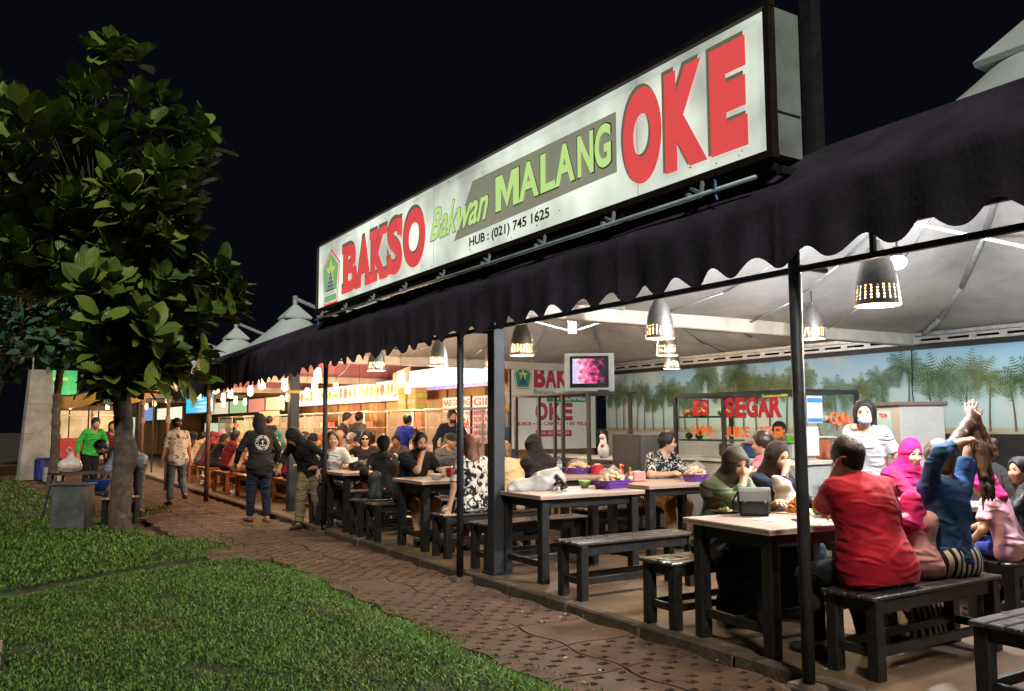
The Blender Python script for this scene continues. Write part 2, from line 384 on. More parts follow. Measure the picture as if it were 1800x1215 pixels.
F = np.arange(len(V), dtype=np.int32).reshape(-1, 4)
tag(link('grass', np_mesh('grass', V, F, m_grass, True)), 'short green lawn grass with dry brown patches', 'grass', kind='stuff')

# ================================================================== TENT ROOFS
TH = 3.575; TX = 7.85
def canopy_z(dx, dy, z0=2.78, hh=2.3):
    u, v = dx / TH, dy / TH; i = np.maximum(np.abs(u), np.abs(v)); c = np.hypot(u, v); rho = np.clip(i * i + (1 - i) * np.minimum(c, 1), 0, 1)
    return z0 + hh * (1 - rho) ** 1.6
def canopy_mesh(name, m, dz=0.0, n=64, rings=16):
    V = []; F = []
    for k in range(rings + 1):
        rho = .05 + .95 * k / rings
        for a in range(n):
            t = 2 * math.pi * a / n; c, s_ = math.cos(t), math.sin(t); q = 1 / max(abs(c), abs(s_)); b = rho ** 1.5
            r_ = TH * rho * (1 - b + b * q); x, y = r_ * c, r_ * s_
            ed = (1 - min(1, abs(abs(x) - abs(y)) / TH)) if k == rings else 0
            V.append((x, y, float(canopy_z(x, y)) + dz + .012 * math.sin(7 * t + k) * (k / rings)))
    for k in range(rings):
        for a in range(n): F.append((k * n + a, (k + 1) * n + a, (k + 1) * n + (a + 1) % n, k * n + (a + 1) % n))
    mb = MB(); mb.add(V, F); return mb.mesh(name, m, True)
m_fab = mat('white_tent_fabric', (.5, .55, .56), .7, var=.12, scale=1.2, bump=.1, bscale=9)
m_lin = mat('grey_tent_lining', (.47, .445, .43), .8, var=.28, scale=1.1, bump=.3, bscale=14)
m_pink = mat('maroon_tent_lining', (.34, .13, .17), .8, var=.2, scale=1.0, bump=.15, bscale=10)
m_steel = mat('pale_steel', (.55, .57, .58), .45, .6, var=.2, scale=12)
m_gut = mat('cream_gutter', (.60, .565, .49), .6, var=.22, scale=3, bump=.15, bscale=20)
m_black = mat('black_steel_paint', (.017, .018, .021), .5, var=.4, scale=9, bump=.12, bscale=60)
out_me = canopy_mesh('canopy', m_fab); lin_g = canopy_mesh('lining', m_lin, -.035); lin_p = canopy_mesh('lining', m_pink, -.035)
TY = [3.62 + 7.15 * k for k in range(7)]
tl = ['pale grey tent roof above the palm mural, nearest the end of the row', 'grey lined tent roof over the corner with the television', 'maroon lined tent roof over the food counters', 'white cone tent roof behind the end of the lit sign', 'second white cone tent roof beyond the lit sign', 'third white cone tent roof beyond the lit sign', 'last white tent roof at the far end of the row']
for k, y in enumerate(TY):
    t = thing('tent_roof', tl[k], 'tent', (TX, y, 0), group='tent roofs in a row')
    link('canopy', out_me, t); link('lining', lin_p if k in (2, 3) else lin_g, t)
    MB().tube((0, 0, 2.92), (0, 0, 5.42), .075, n=14).build('mast', m_steel, t, True)
    c = MB(); n = 4; zt, zb = 5.14, 4.74                     # four-sided rain cap
    P = [(.09 * math.cos(math.pi / 4 + i * math.pi / 2), .09 * math.sin(math.pi / 4 + i * math.pi / 2), zt) for i in range(4)] + [(.58 * math.cos(math.pi / 4 + i * math.pi / 2), .58 * math.sin(math.pi / 4 + i * math.pi / 2), zb) for i in range(4)]
    P += [(x * .97, y_ * .97, zb - .05) for x, y_, _ in P[4:8]]
    c.add(P, [(i, 4 + i, 4 + (i + 1) % 4, (i + 1) % 4) for i in range(4)] + [(4 + i, 8 + i, 8 + (i + 1) % 4, 4 + (i + 1) % 4) for i in range(4)] + [(11, 10, 9, 8)])
    c.build('rain_cap', m_fab, t)
    MB().beam((.06, 0, 5.32), (3.4, -.1, 4.1), .09).build('strut', m_steel, t)
    for sx, sy in ((1, 1), (1, -1), (-1, 1), (-1, -1)):
        d = 1.35; MB().tube((0, 0, 2.96), (sx * d, sy * d, float(canopy_z(d, d)) - .08), .018, n=8).build('brace', m_steel, t, True)
        pts = [(sx * q, sy * q, float(canopy_z(q, q)) - .075) for q in (3.5, 2.7, 2.0, 1.35, .8, .3)]
        MB().path(pts, .03, 8).build('ridge_pole', m_steel, t, True)
    for i in range(12):
        a_ = math.pi / 4 + (i // 3) * math.pi / 2 + (i % 3 + 1) * math.pi / 8; q_ = 1 / max(abs(math.cos(a_)), abs(math.sin(a_))); pts = []
        for rho in (.97, .8, .6, .4, .2, .08): b_ = rho ** 1.5; r_ = TH * rho * (1 - b_ + b_ * q_); x_, y_ = r_ * math.cos(a_), r_ * math.sin(a_); pts.append((x_, y_, float(canopy_z(x_, y_)) - .06))
        MB().path(pts, .016 if i % 3 == 1 else .010, 6).build('seam_rod', m_steel, t, True)
for k in range(6):                                                 # white gutter beams between neighbouring tents
    y = TY[k] + TH
    g = thing('gutter_beam', ['cream roof gutter beam over the front column', 'cream gutter beam above the television banner', 'cream gutter beam over the food counters', 'fourth gutter beam along the tents', 'fifth gutter beam along the tents', 'sixth gutter beam along the tents'][k], 'beam', (TX, y, 0), group='gutter beams between the tents')
    MB().box((0, 0, 2.68), (7.0, .16, .17), bev=.012).build('channel', m_gut, g)
    MB().beam((-3.5, -.11, 2.785), (3.5, -.11, 2.785), .035).beam((-3.5, .11, 2.785), (3.5, .11, 2.785), .035).build('edge_rail', m_steel, g)

# back edge truss and slotted channel over the mural
tr = thing('slotted_channel', 'long grey slotted steel channel above the palm mural', 'channel', (11.2, 0, 0))
for k in range(4):
    y0 = -.2 + k * 3.6
    mb = MB()
    for j in range(9):
        a = y0 + j * .4
        mb.box((-.03, a + .05, 2.655), (.02, .1, .1)); mb.box((-.03, a + .25, 2.622), (.02, .3, .034)); mb.box((-.03, a + .25, 2.688), (.02, .3, .034))
    mb.build('slot_strip', m_steel, tr)
MB().box((.02, 7, 2.74), (.09, 14.6, .05)).build('top_rail', m_steel, tr)
MB().box((.06, 7, 2.57), (.06, 14.6, .07)).build('cable_tray', m_black, tr)

# ================================================================== AWNING
def awn_z(y, a, b): return a + b * y
m_awn = mat('dark_maroon_awning_cloth', (.033, .026, .045), .75, var=.45, scale=2.6, bump=.4, bscale=30)
aw = thing('awning', 'dark maroon street awning with a scalloped valance under the lit sign', 'awning', (4.0, 0, 0))
V = []; F = []; ny = 1100; Y0, Y1 = -1.2, 21.4
prof_n = 12
for i in range(ny + 1):
    y = Y0 + (Y1 - Y0) * i / ny; ph = (y - 2.03) / .352
    sc = abs(math.cos(math.pi * ph)); zb = 2.562 - .020 * y - .092 * (1 - sc ** 2.3) + .012 * math.sin(y * 1.3)
    zf = 2.86 - .009 * y + .012 * math.sin(y * 2.7) + .008 * math.sin(y * 7.1); zt = 3.24 - .0125 * y
    wv = .014 * math.sin(y * 3.1) + .011 * math.sin(y * 9.7 + 1) + .007 * math.sin(y * 21)
    sm_ = .010 * math.exp(-(((y + .3) % 1.45 - .7) / .018) ** 2); wv -= sm_
    row = [(.35, y, zt + .012), (.22, y, zt - .10 + .01 * math.sin(y * 4.1)), (.06, y, zt - .22 + .012 * math.sin(y * 3.3)), (-.06, y, zf + .05), (-.115, y, zf), (-.125 + wv * .4, y, zf - .06)]
    for q in (.3, .55, .8, 1.0): row.append((-.125 + wv * (.4 + q), y, zf - .06 + (zb - zf + .06) * q))
    V += row
k = 10
for i in range(ny):
    for j in range(k - 1): F.append((i * k + j, (i + 1) * k + j, (i + 1) * k + j + 1, i * k + j + 1))
mb = MB(); mb.v = V; mb.f = F; mb.build('awning_cloth', m_awn, aw, True)
rl = MB(); 
for i in range(12):
    ya, yb = -1 + i * 1.9, -1 + (i + 1) * 1.9; rl.beam((.0, ya, 2.385 + .004 * i), (.0, yb, 2.385 + .004 * (i + 1)), .034)
rl.build('rail', m_black, aw)
MB().beam((.0, 2.0, 2.545), (.0, 3.35, 2.545), .03).build('rail', m_black, aw)
for y in (2.75, 5.2, 9.4, 10.6, 13.5): MB().beam((0, y, 2.4), (0, y, 2.68), .026).build('upright', m_black, aw)
for y in (1.0, 3.28, 5.2, 7.28, 9.4, 11.5, 13.6, 15.6, 17.6, 19.6):
    MB().beam((0, y, 2.7 - .01 * y), (.34, y, 3.16 - .0125 * y), .03).build('bracket', m_black, aw)
    MB().beam((0, y, 2.42), (.3, y, 2.42), .026).build('bracket', m_black, aw)
def pole(y, x, r, lab, top):
    p = thing('awning_pole', lab, 'pole', (x, y, 0), group='awning poles along the kerb')
    MB().tube((0, 0, .02), (0, 0, top), r, n=16).build('post', m_black if y > 4 else mat('worn_black_pole', (.035, .039, .043), .5, var=.5, scale=7, bump=.2, bscale=40), p, True)
    MB().box((0, 0, .0), (.2, .2, .08), bev=.02).build('footing', m_kerb, p)
pole(3.28, 4.01, .036, 'thick worn black pole beside the red shirted diner', 2.74)
pole(7.3, 3.95, .034, 'round black pole on a square concrete footing beside the paving', 2.7)
pole(11.55, 4.08, .034, 'round black pole beside the smiling man in white', 2.66)
def column(x, y, w, lab, h=2.72):
    p = thing('roof_column', lab, 'column', (x, y, FZ), group='square columns under the gutter beams')
    MB().box((0, 0, h / 2), (w, w, h), bev=.008).build('shaft', mat('charcoal_column_paint', (.03, .032, .038), .5, var=.3, scale=5, bump=.1, bscale=40), p)
    MB().box((0, 0, .01), (w + .08, w + .08, .02)).build('base_plate', m_black, p)
column(4.30, 7.2, .13, 'square charcoal column at the corner of the table with the plastic bag')
column(4.50, 14.35, .16, 'square charcoal column with a yellow band, beside the walking hooded woman')
MB().box((0, 0, 2.02), (.168, .168, .05)).build('yellow_band', mat('yellow_tape', (.5, .38, .04), .6), bpy.data.objects['roof_column.001'])
for yy, lab in ((17.4, 'slim timber pole wrapped in string, beside the white shirted walker'), (20.9, 'slim rusty pole at the far end of the awning'), (24.6, 'slim rusty pole beyond the end of the awning')):
    p = thing('timber_pole', lab, 'pole', (3.75 if yy < 18 else 3.6, yy, 0), group='slim poles of the far stalls')
    MB().tube((0, 0, 0), (.0, 0, 3.1 if yy < 18 else 2.6), .045, .038, n=10).build('post', mat('rusty_pole', (.16, .075, .04), .8, var=.5, scale=8, bump=.4), p, True)
    MB().lathe([(.052, 1.55), (.062, 1.62), (.052, 1.72)], 10).lathe([(.052, 2.05), (.06, 2.12), (.052, 2.2)], 10).build('string_wrap', mat('string', (.25, .19, .12), .9), p, True)

# ================================================================== LIT SIGN
SGN = thing('shop_sign', 'long backlit white sign board with big red lettering above the awning', 'sign', (4.0, 7.55, 3.13))
SY0, SY1 = 3.39, 11.70; SH = .955; yc = 7.55
m_cab = mat('dark_brown_sign_frame', (.022, .014, .012), .5, var=.3, scale=6)
m_zinc = mat('zinc_sheet', (.33, .37, .34), .5, .3, var=.25, scale=3)
MB().box((.15, 0, SH / 2), (.27, SY1 - SY0 - .03, SH - .03)).build('cabinet', m_zinc, SGN)
fr = MB(); hy = (SY1 - SY0) / 2
fr.box((-.006, 0, .0), (.06, 2 * hy + .05, .05)).box((-.006, 0, SH), (.06, 2 * hy + .05, .04)).box((-.006, -hy, SH / 2), (.06, .045, SH - .05)).box((-.006, hy, SH / 2), (.06, .03, SH - .05))
fr.build('frame', m_cab, SGN)
m_face = emit_mat('backlit_white_acrylic', (.86, .93, .81), .72, .45, 1.5)
MB().box((.004, 0, SH / 2), (.01, 2 * hy - .045, SH - .05)).build('face_panel', m_face, SGN)
m_red = emit_mat('backlit_red_vinyl', (.80, .085, .085), .86, .12, .8); m_brn = emit_mat('backlit_brown_vinyl', (.23, .185, .115), .55); m_lime = emit_mat('backlit_lime_vinyl', (.56, .84, .27), .85, .12, .9)
m_olive = emit_mat('backlit_olive_vinyl', (.36, .37, .27), .55, .2, .8); m_dk = emit_mat('backlit_black_vinyl', (.05, .045, .04), .3); m_grn = emit_mat('backlit_green_vinyl', (.28, .62, .26), .6); m_yel = emit_mat('backlit_yellow_vinyl', (.75, .80, .18), .7); m_gry = emit_mat('backlit_grey_vinyl', (.33, .36, .42), .6)
def slab(ch, w, h, m, off=.05, serif=True):
    """one heavy letter with slab serifs, lower-left at the origin"""
    me = text_mesh(ch, m, w, h, off, .002, name='letter')
    return me
def letter(ch, ya, yb, za, zb, m, x, off=.05, serifs=()):
    """letter between street positions ya (left) and yb (right)"""
    o = link('letter', text_mesh(ch, m, abs(ya - yb), zb - za, off, .002, name='letter'), SGN); o.matrix_local = basis((0, -1, 0), (0, 0, 1), (x, ya - yc, za - 3.13)); return o
def letter_m(ya, yb, za, zb, m, x, t=.24):
    w, h = ya - yb, zb - za; P = [(0, 0), (0, 1), (t * 1.25, 1), (.5, .42), (1 - t * 1.25, 1), (1, 1), (1, 0), (1 - t, 0), (1 - t, .62), (.5, .02), (t, .62), (t, 0)]
    o = MB().prism([(a * w, b * h) for a, b in P], .002).build('letter', m, SGN); o.matrix_local = basis((0, -1, 0), (0, 0, 1), (x, ya - yc, za - 3.13)); return o
def serif_boxes(spec, m, x):
    mb = MB()
    for ya, yb, za, zb in spec: mb.box((x - .001, (ya + yb) / 2 - yc, (za + zb) / 2 - 3.13), (.002, abs(ya - yb), zb - za))
    return mb
# BAKSO: heavy slab letters
spans = {'B': (10.66, 10.17), 'A': (10.19, 9.70), 'K': (9.70, 9.22), 'S': (9.19, 8.78), 'O': (8.74, 8.18)}
zz = {'B': (3.24, 3.88), 'A': (3.245, 3.885), 'K': (3.25, 3.895), 'S': (3.25, 3.915), 'O': (3.25, 3.92)}
for ch in 'BAKSO':
    ya, yb = spans[ch]; za, zb = zz[ch]
    letter(ch, ya + .035, yb + .02, za + .015, zb + .05, m_brn, -.006, .055); letter(ch, ya, yb, za, zb, m_red, -.010, .05)
sf = []
sh = .10
def S(a, b, z0, z1): sf.append((a, b, z0, z1))
S(10.71, 10.45, 3.24, 3.24 + sh); S(10.71, 10.45, 3.78, 3.88); S(10.24, 10.03, 3.245, 3.345); S(9.89, 9.66, 3.245, 3.345); S(9.74, 9.50, 3.25, 3.35); S(9.74, 9.50, 3.795, 3.895); S(9.42, 9.19, 3.25, 3.35); S(9.45, 9.2, 3.795, 3.895)
S(9.21, 9.09, 3.27, 3.46); S(8.90, 8.78, 3.70, 3.895)
for a, b, c, d in sf:
    serif_boxes([(a + .035, b + .02, c + .015, d + .05)], m_brn, -.0045).build('letter_serif', m_brn, SGN); serif_boxes([(a, b, c, d)], m_red, -.0115).build('letter_serif', m_red, SGN)
# lime script, olive band, MALANG, phone number, OKE
MB().add([(-.0025, 7.53 - yc, 3.37 - 3.13), (-.0025, 4.89 - yc, 3.41 - 3.13), (-.0025, 4.89 - yc, 3.885 - 3.13), (-.0025, 7.14 - yc, 3.905 - 3.13)], [(3, 2, 1, 0)]).build('olive_band', m_olive, SGN)
def word(txt, ya, yb, za, zb, m, x, off=0, shear=0): return put_text(SGN, txt, m, (x, ya - yc, za - 3.13), (0, -1, 0), (0, 0, 1), abs(ya - yb), zb - za, off, .002, shear, 'lettering')
word('Bakwan', 8.08, 6.80, 3.455, 3.81, m_brn, -.006, .03, .45); word('Bakwan', 8.06, 6.82, 3.465, 3.80, m_lime, -.010, .012, .45)
for ch, a, b in (('M', 6.68, 6.27), ('A', 6.27, 5.95), ('L', 5.92, 5.70), ('A', 5.70, 5.42), ('N', 5.38, 5.17), ('G', 5.15, 4.95)):
    q = (6.68 - a) / 1.7
    if ch == 'M': letter_m(a + .012, b - .010, 3.475, 3.83, m_dk, -.0055, .25); letter_m(a, b, 3.485, 3.82, m_lime, -.010); continue
    letter(ch, a + .015, b - .012, 3.475 + .0 * q, 3.83 + .01 * q, m_dk, -.0055, .015 if ch == 'M' else .03); letter(ch, a, b, 3.485, 3.82 + .01 * q, m_lime, -.010, .012 if ch == 'M' else .03)
word('HUB : (021) 745 1625', 7.20, 5.80, 3.225, 3.345, m_dk, -.004, .02)
for ch, a, b in (('O', 4.80, 4.375), ('K', 4.34, 3.935), ('E', 3.90, 3.58)):
    letter(ch, a + .03, b + .02, 3.26, 4.0, m_brn, -.006, .075); letter(ch, a, b, 3.245, 3.965, m_red, -.010, .07)
# city crest: green five-sided shield with star and monument
def poly_sign(pts, m, x, name): MB().add([(x, -(a - 11.17) * -1 + (11.17 - yc) - 2 * (a - 11.17) if False else a - yc, z - 3.13) for a, z in pts], [tuple(range(len(pts)))]).build(name, m, SGN)
def crest(cx_, cz, w, h): return [(cx_, cz + h * .5), (cx_ - w * .5, cz + h * .2), (cx_ - w * .38, cz - h * .5), (cx_ + w * .38, cz - h * .5), (cx_ + w * .5, cz + h * .2)]
poly_sign(crest(11.17, 3.555, .70, .80), m_red, -.004, 'crest_border'); poly_sign(crest(11.17, 3.555, .64, .73), m_face, -.006, 'crest_border'); poly_sign(crest(11.17, 3.555, .60, .68), m_grn, -.008, 'crest_field')
star = [(11.17 + (.19 if i % 2 == 0 else .075) * math.sin(i * math.pi / 5), 3.63 + (.19 if i % 2 == 0 else .075) * math.cos(i * math.pi / 5)) for i in range(10)]
poly_sign(star, m_yel, -.010, 'crest_star'); poly_sign([(11.17, 3.68), (11.02, 3.36), (11.32, 3.36)], m_gry, -.012, 'crest_monument')
for i in range(5): MB().box((-.0125, 11.17 - yc, .24 + i * .055), (.001, .28 - i * .05, .012)).build('crest_step', m_dk, SGN)
MB().box((-.012, 11.17 - yc, .195), (.002, .46, .05)).build('crest_ribbon', m_face, SGN)
put_text(SGN, 'MALANG KUCECWARA', m_gry, (-.0135, 11.37 - yc, .182), (0, -1, 0), (0, 0, 1), .4, .028)
for q in (-2.9, .45, 2.2): MB().box((-.0018, q, SH / 2), (.0012, .006, SH - .06)).build('panel_seam', m_gry, SGN)
rq = random.Random(2)
for q in range(26): MB().box((-.0025, rq.uniform(-hy + .1, hy - .1), rq.choice((rq.uniform(.05, .12), rq.uniform(.8, .9), rq.uniform(.1, .9)))), (.001, rq.uniform(.008, .02), rq.uniform(.006, .016))).build('fly_speck', m_dk, SGN)
# carrying frame below and side post
m_pipe = mat('pale_blue_pipe', (.42, .5, .56), .45, .4, var=.2, scale=9)
MB().tube((-.05, -hy + .1, -.125), (-.05, hy - .05, -.125), .017, n=8).build('pipe', m_pipe, SGN, True)
for i in range(9):
    y = -hy + .55 + i * .93; br = MB(); br.beam((-.05, y, -.125), (-.02, y + .14, -.05), .02).beam((-.06, y + .14, -.10), (.30, y + .14, -.10), .025).beam((-.05, y + .02, -.125), (-.03, y + .02, -.03), .02); br.build('pipe_bracket', m_pipe, SGN)
MB().beam((.02, -hy, -.07), (.02, hy, -.07), .04).beam((.3, -hy, -.07), (.3, hy, -.07), .04).build('base_rail', m_cab, SGN)
for y in (-hy - .02, -1.2, 1.6, hy - .02):
    MB().beam((.36, y, -.26), (.36, y, 1.25 if y < -3 else .95), .09).build('post', m_black, SGN)
    MB().beam((.02, y, -.1), (.34, y, -.1), .05).build('crossbar', m_black, SGN)
MB().box((.16, -hy + .008, .62), (.22, .012, .66)).build('side_panel', m_zinc, SGN)
MB().box((.16, -hy + .02, .21), (.20, .008, .13)).build('side_light_gap', emit_mat('light_gap', (.85, .92, 1), .8), SGN)
for k, (py, pz) in enumerate(((-3.72, -.13), (3.98, -.15))):
    tie = MB(); tie.path([(-.06, py, pz), (-.08, py - .02, pz + .06), (-.04, py + .01, pz + .07), (-.05, py, pz - .03), (-.07, py - .03, pz - .07)], .006, 6); tie.build('cable_tie', mat('blue_string', (.2, .3, .6), .6), SGN)
# ================================================================== MURAL WALL
mw = thing('mural_wall', 'back wall with a printed beach mural of coconut palms under blue sky', 'wall', (11.32, 7, FZ))
m_mur = bpy.data.materials.new('mural_sky_print'); m_mur.use_nodes = True
def _mural(m):
    nt = m.node_tree; b = nt.nodes['Principled BSDF']; L = nt.links; b.inputs['Roughness'].default_value = .45
    tc = nt.nodes.new('ShaderNodeTexCoord'); sp = nt.nodes.new('ShaderNodeSeparateXYZ'); L.new(tc.outputs['Object'], sp.inputs[0])
    mr = nt.nodes.new('ShaderNodeMapRange'); mr.inputs[1].default_value = 1.30; mr.inputs[2].default_value = 2.56; L.new(sp.outputs['Z'], mr.inputs[0])
    r = nt.nodes.new('ShaderNodeValToRGB'); e = r.color_ramp.elements; e[0].color = (.40, .34, .20, 1); e[0].position = 0; e[1].color = (.22, .46, .68, 1); e[1].position = 1
    for p, c in ((.055, (.50, .44, .28)), (.06, (.46, .64, .60)), (.25, (.60, .78, .76)), (.5, (.55, .76, .80)), (.72, (.40, .66, .80))): x = e.new(p); x.color = c + (1,)
    L.new(mr.outputs[0], r.inputs[0])
    n = nt.nodes.new('ShaderNodeTexNoise'); n.inputs['Scale'].default_value = 1.1; n.inputs['Detail'].default_value = 6; L.new(tc.outputs['Object'], n.inputs['Vector'])
    r2 = nt.nodes.new('ShaderNodeValToRGB'); r2.color_ramp.elements[0].position = .5; r2.color_ramp.elements[1].position = .72; L.new(n.outputs['Fac'], r2.inputs[0])
    mx = nt.nodes.new('ShaderNodeMix'); mx.data_type = 'RGBA'; L.new(r2.outputs[0], mx.inputs[0]); L.new(r.outputs[0], mx.inputs[6]); mx.inputs[7].default_value = (.66, .66, .56, 1); L.new(mx.outputs[2], b.inputs['Base Color'])
_mural(m_mur)
MB().box((0, 0, 1.93), (.06, 14.6, 1.27)).build('mural_sheet', m_mur, mw)
m_lw = mat('pale_wall_panel', (.52, .51, .47), .55, var=.15, scale=2); m_bw = mat('black_wall_panel', (.02, .02, .022), .4, var=.3, scale=4)
MB().box((.01, 3.9, .64), (.07, 6.7, 1.3)).build('lower_panel', m_lw, mw); MB().box((.01, -3.4, .64), (.07, 7.7, 1.3)).build('lower_panel', m_bw, mw)
for i in range(5): MB().box((-.032, 1.2 + i * 1.35, .64), (.006, .012, 1.28)).build('panel_joint', m_bw, mw)
m_pg = [mat('palm_print_green', (.11, .19, .085), .5, var=.5, scale=10), mat('palm_print_olive', (.19, .26, .11), .5, var=.4, scale=10), mat('palm_print_blue_green', (.17, .30, .19), .5, var=.5, scale=10)]
m_pt = mat('palm_print_trunk', (.16, .14, .10), .6, var=.4, scale=14)
def palm_print(seed, hgt, m):
    rr = random.Random(seed); t = MB(); n = 8; lean = rr.uniform(-.08, .08); P = []
    for i in range(n + 1):
        q = i / n; c = lean * q * q; w = .016 * (1 - .5 * q); P += [(0, c - w, hgt * q), (0, c + w, hgt * q)]
    t.add(P, [(2 * i, 2 * i + 1, 2 * i + 3, 2 * i + 2) for i in range(n)]); f = MB(); nf = 17
    for k in range(nf):
        a = math.pi * (-.28 + 1.56 * k / (nf - 1)) + rr.uniform(-.1, .1); L_ = rr.uniform(.22, .34); y, z = lean, hgt; dy, dz = math.cos(a), math.sin(a); S = 9; pts = []
        for s_ in range(S + 1): pts.append((y, z)); y += dy * L_ / S; z += dz * L_ / S; dz -= .17; q = math.hypot(dy, dz); dy /= q; dz /= q
        for s_ in range(S):
            (ya, za), (yb, zb) = pts[s_], pts[s_ + 1]; ty, tz = yb - ya, zb - za; q = math.hypot(ty, tz); ty /= q; tz /= q
            for sd in (-1, 1):
                ll = .085 * math.sin(math.pi * (s_ + .8) / (S + 1)) + .015; e = (ya + ty * .5 * ll - tz * sd * ll * .85, za + tz * .5 * ll + ty * sd * ll * .85 - ll * .35)
                w = .0085; f.add([(0, ya - ty * w, za - tz * w), (0, ya + ty * w, za + tz * w), (0, e[0], e[1])], [(0, 1, 2)])
            f.add([(0, ya, za - .003), (0, yb, zb - .003), (0, yb, zb + .003), (0, ya, za + .003)], [(0, 1, 2, 3)])
    return t.mesh('palm_trunk_print', m_pt), f.mesh('palm_print', m)
PALMS = [palm_print(s, h, m_pg[s % 3]) for s, h in enumerate((.62, .72, .55, .8, .66, .5))]
rr = random.Random(21)
ys = list(np.linspace(-6.6, 6.95, 46))
for i, y in enumerate(ys):
    k = rr.randrange(6); y += rr.uniform(-.12, .12); far = (y > 0); s = rr.uniform(.85, 1.25)
    t = link('palm_trunk_print', PALMS[k][0], mw, (-.0325 - .0004 * i, y, 1.325), scl=(1, 1, s)); link('palm_print', PALMS[k][1], mw, (-.033 - .0004 * i, y, 1.325), scl=(1, s * rr.choice((-1, 1)), s))
MB().path([(-.05, .2, 2.62), (-.055, .22, 1.9), (-.05, .18, 1.3)], .008, 6).path([(-.05, -2.4, 2.62), (-.055, -2.42, 1.9), (-.05, -2.38, 1.3)], .006, 6).build('cable', m_black, mw)

# banner on the end wall
bn = thing('shop_banner', 'white vinyl banner with crest and red lettering behind the television', 'banner', (8.9, 14.28, FZ))
m_ban = mat('banner_vinyl', (.70, .70, .65), .45, var=.06, scale=2)
m_br = mat('banner_red', (.45, .035, .06), .5, var=.08); m_bk = mat('banner_black', (.02, .025, .02), .5); m_bg = mat('banner_green', (.02, .26, .14), .5, var=.06); m_by = mat('banner_yellow', (.65, .62, .08), .5); m_bb = mat('banner_blue', (.02, .09, .25), .5)
MB().box((1.05, .03, 1.8), (2.1, .02, 1.72)).build('vinyl_sheet', m_ban, bn)
MB().beam((-.02, .05, 0), (-.02, .05, 2.7), .05).beam((2.12, .05, 0), (2.12, .05, 2.7), .05).beam((-.02, .05, 2.68), (2.12, .05, 2.68), .045).build('frame', m_black, bn)
def bt(txt, x, z, w, h, m, y=.017, off=.05): return put_text(bn, txt, m, (x, y, z), (1, 0, 0), (0, 0, 1), w, h, off)
def bpoly(pts, m, y, name): MB().add([(x, y, z) for x, z in pts], [tuple(range(len(pts)))]).build(name, m, bn)
def pent(cx_, cz, w, h): return [(cx_, cz + h * .5), (cx_ - w * .5, cz + h * .18), (cx_ - w * .36, cz - h * .5), (cx_ + w * .36, cz - h * .5), (cx_ + w * .5, cz + h * .18)]
for k, (w, h, m) in enumerate(((.44, .48, m_br), (.41, .45, m_ban), (.37, .41, m_bg))): bpoly(pent(.27, 2.40, w, h), m, .0185 - .002 * k, 'crest_field')
bpoly([(.27 + (.12 if i % 2 == 0 else .05) * math.sin(i * math.pi / 5), 2.44 + (.12 if i % 2 == 0 else .05) * math.cos(i * math.pi / 5)) for i in range(10)], m_by, .0125, 'crest_star')
bpoly([(.27, 2.47), (.36, 2.24), (.18, 2.24)], m_bb, .011, 'crest_monument')
for i, (ch, x) in enumerate(zip('BAKSO', (.55, .83, 1.12, 1.41, 1.67))):
    bt(ch, x - .012, 2.19, .28, .45, m_bk, .0178, .045); bt(ch, x, 2.205, .25, .42, m_br, .015, .035)
bt('Bakwan', .53, 2.03, .5, .13, m_bg, .017, .01); MB().box((1.35, .0165, 1.99), (1.0, .003, .17)).build('green_band', m_bg, bn); bt('MALANG', 1.1, 1.94, .72, .11, m_ban, .013, .02)
for ch, x in zip('OKE', (.58, .92, 1.21)): bt(ch, x - .012, 1.525, .30, .36, m_bk, .0178, .05); bt(ch, x, 1.54, .27, .33, m_br, .015, .04)
bt('JUICE • ES CAMPUR • ES TELER', .13, 1.40, 1.83, .095, m_br, .017, .03)
MB().box((1.02, .0185, 1.26), (.9, .003, .13)).build('red_band', m_br, bn); bt('HUB : (021) 745 1625', .64, 1.225, .76, .07, m_ban, .014, .01)

# ================================================================== FURNITURE
m_top = mat('pale_laminate', (.44, .33, .275), .32, var=.10, scale=4, spec=.5); m_edge = mat('laminate_edge', (.38, .26, .20), .4, var=.15, scale=10)
m_bl = mat('black_painted_wood', (.016, .015, .015), .42, var=.5, scale=14, bump=.25, bscale=50)
m_slat = mat('worn_black_slat', (.035, .028, .026), .3, var=.55, scale=9, bump=.35, bscale=40, spec=.6)
def make_table(w=1.24, d=.82, h=.80):
    t = thing('dining_table', '', 'table')
    MB().box((0, 0, h - .009), (w, d, .018), bev=.003).build('tabletop', m_top, t)
    MB().box((0, 0, h - .0275), (w - .004, d - .004, .019)).build('top_edging', m_edge, t)
    for sx in (-1, 1):
        for sy in (-1, 1): MB().box((sx * (w / 2 - .09), sy * (d / 2 - .09), (h - .037) / 2), (.085, .085, h - .037), bev=.006).build('leg', m_bl, t)
        MB().box((sx * (w / 2 - .09), 0, h - .08), (.03, d - .27, .085)).build('apron', m_bl, t); MB().box((sx * (w / 2 - .09), 0, .17), (.035, d - .27, .055)).build('stretcher', m_bl, t)
    for sy in (-1, 1): MB().box((0, sy * (d / 2 - .09), h - .08), (w - .27, .03, .085)).build('apron', m_bl, t)
    MB().box((0, 0, .17), (w - .22, .04, .055)).build('stretcher', m_bl, t)
    return t
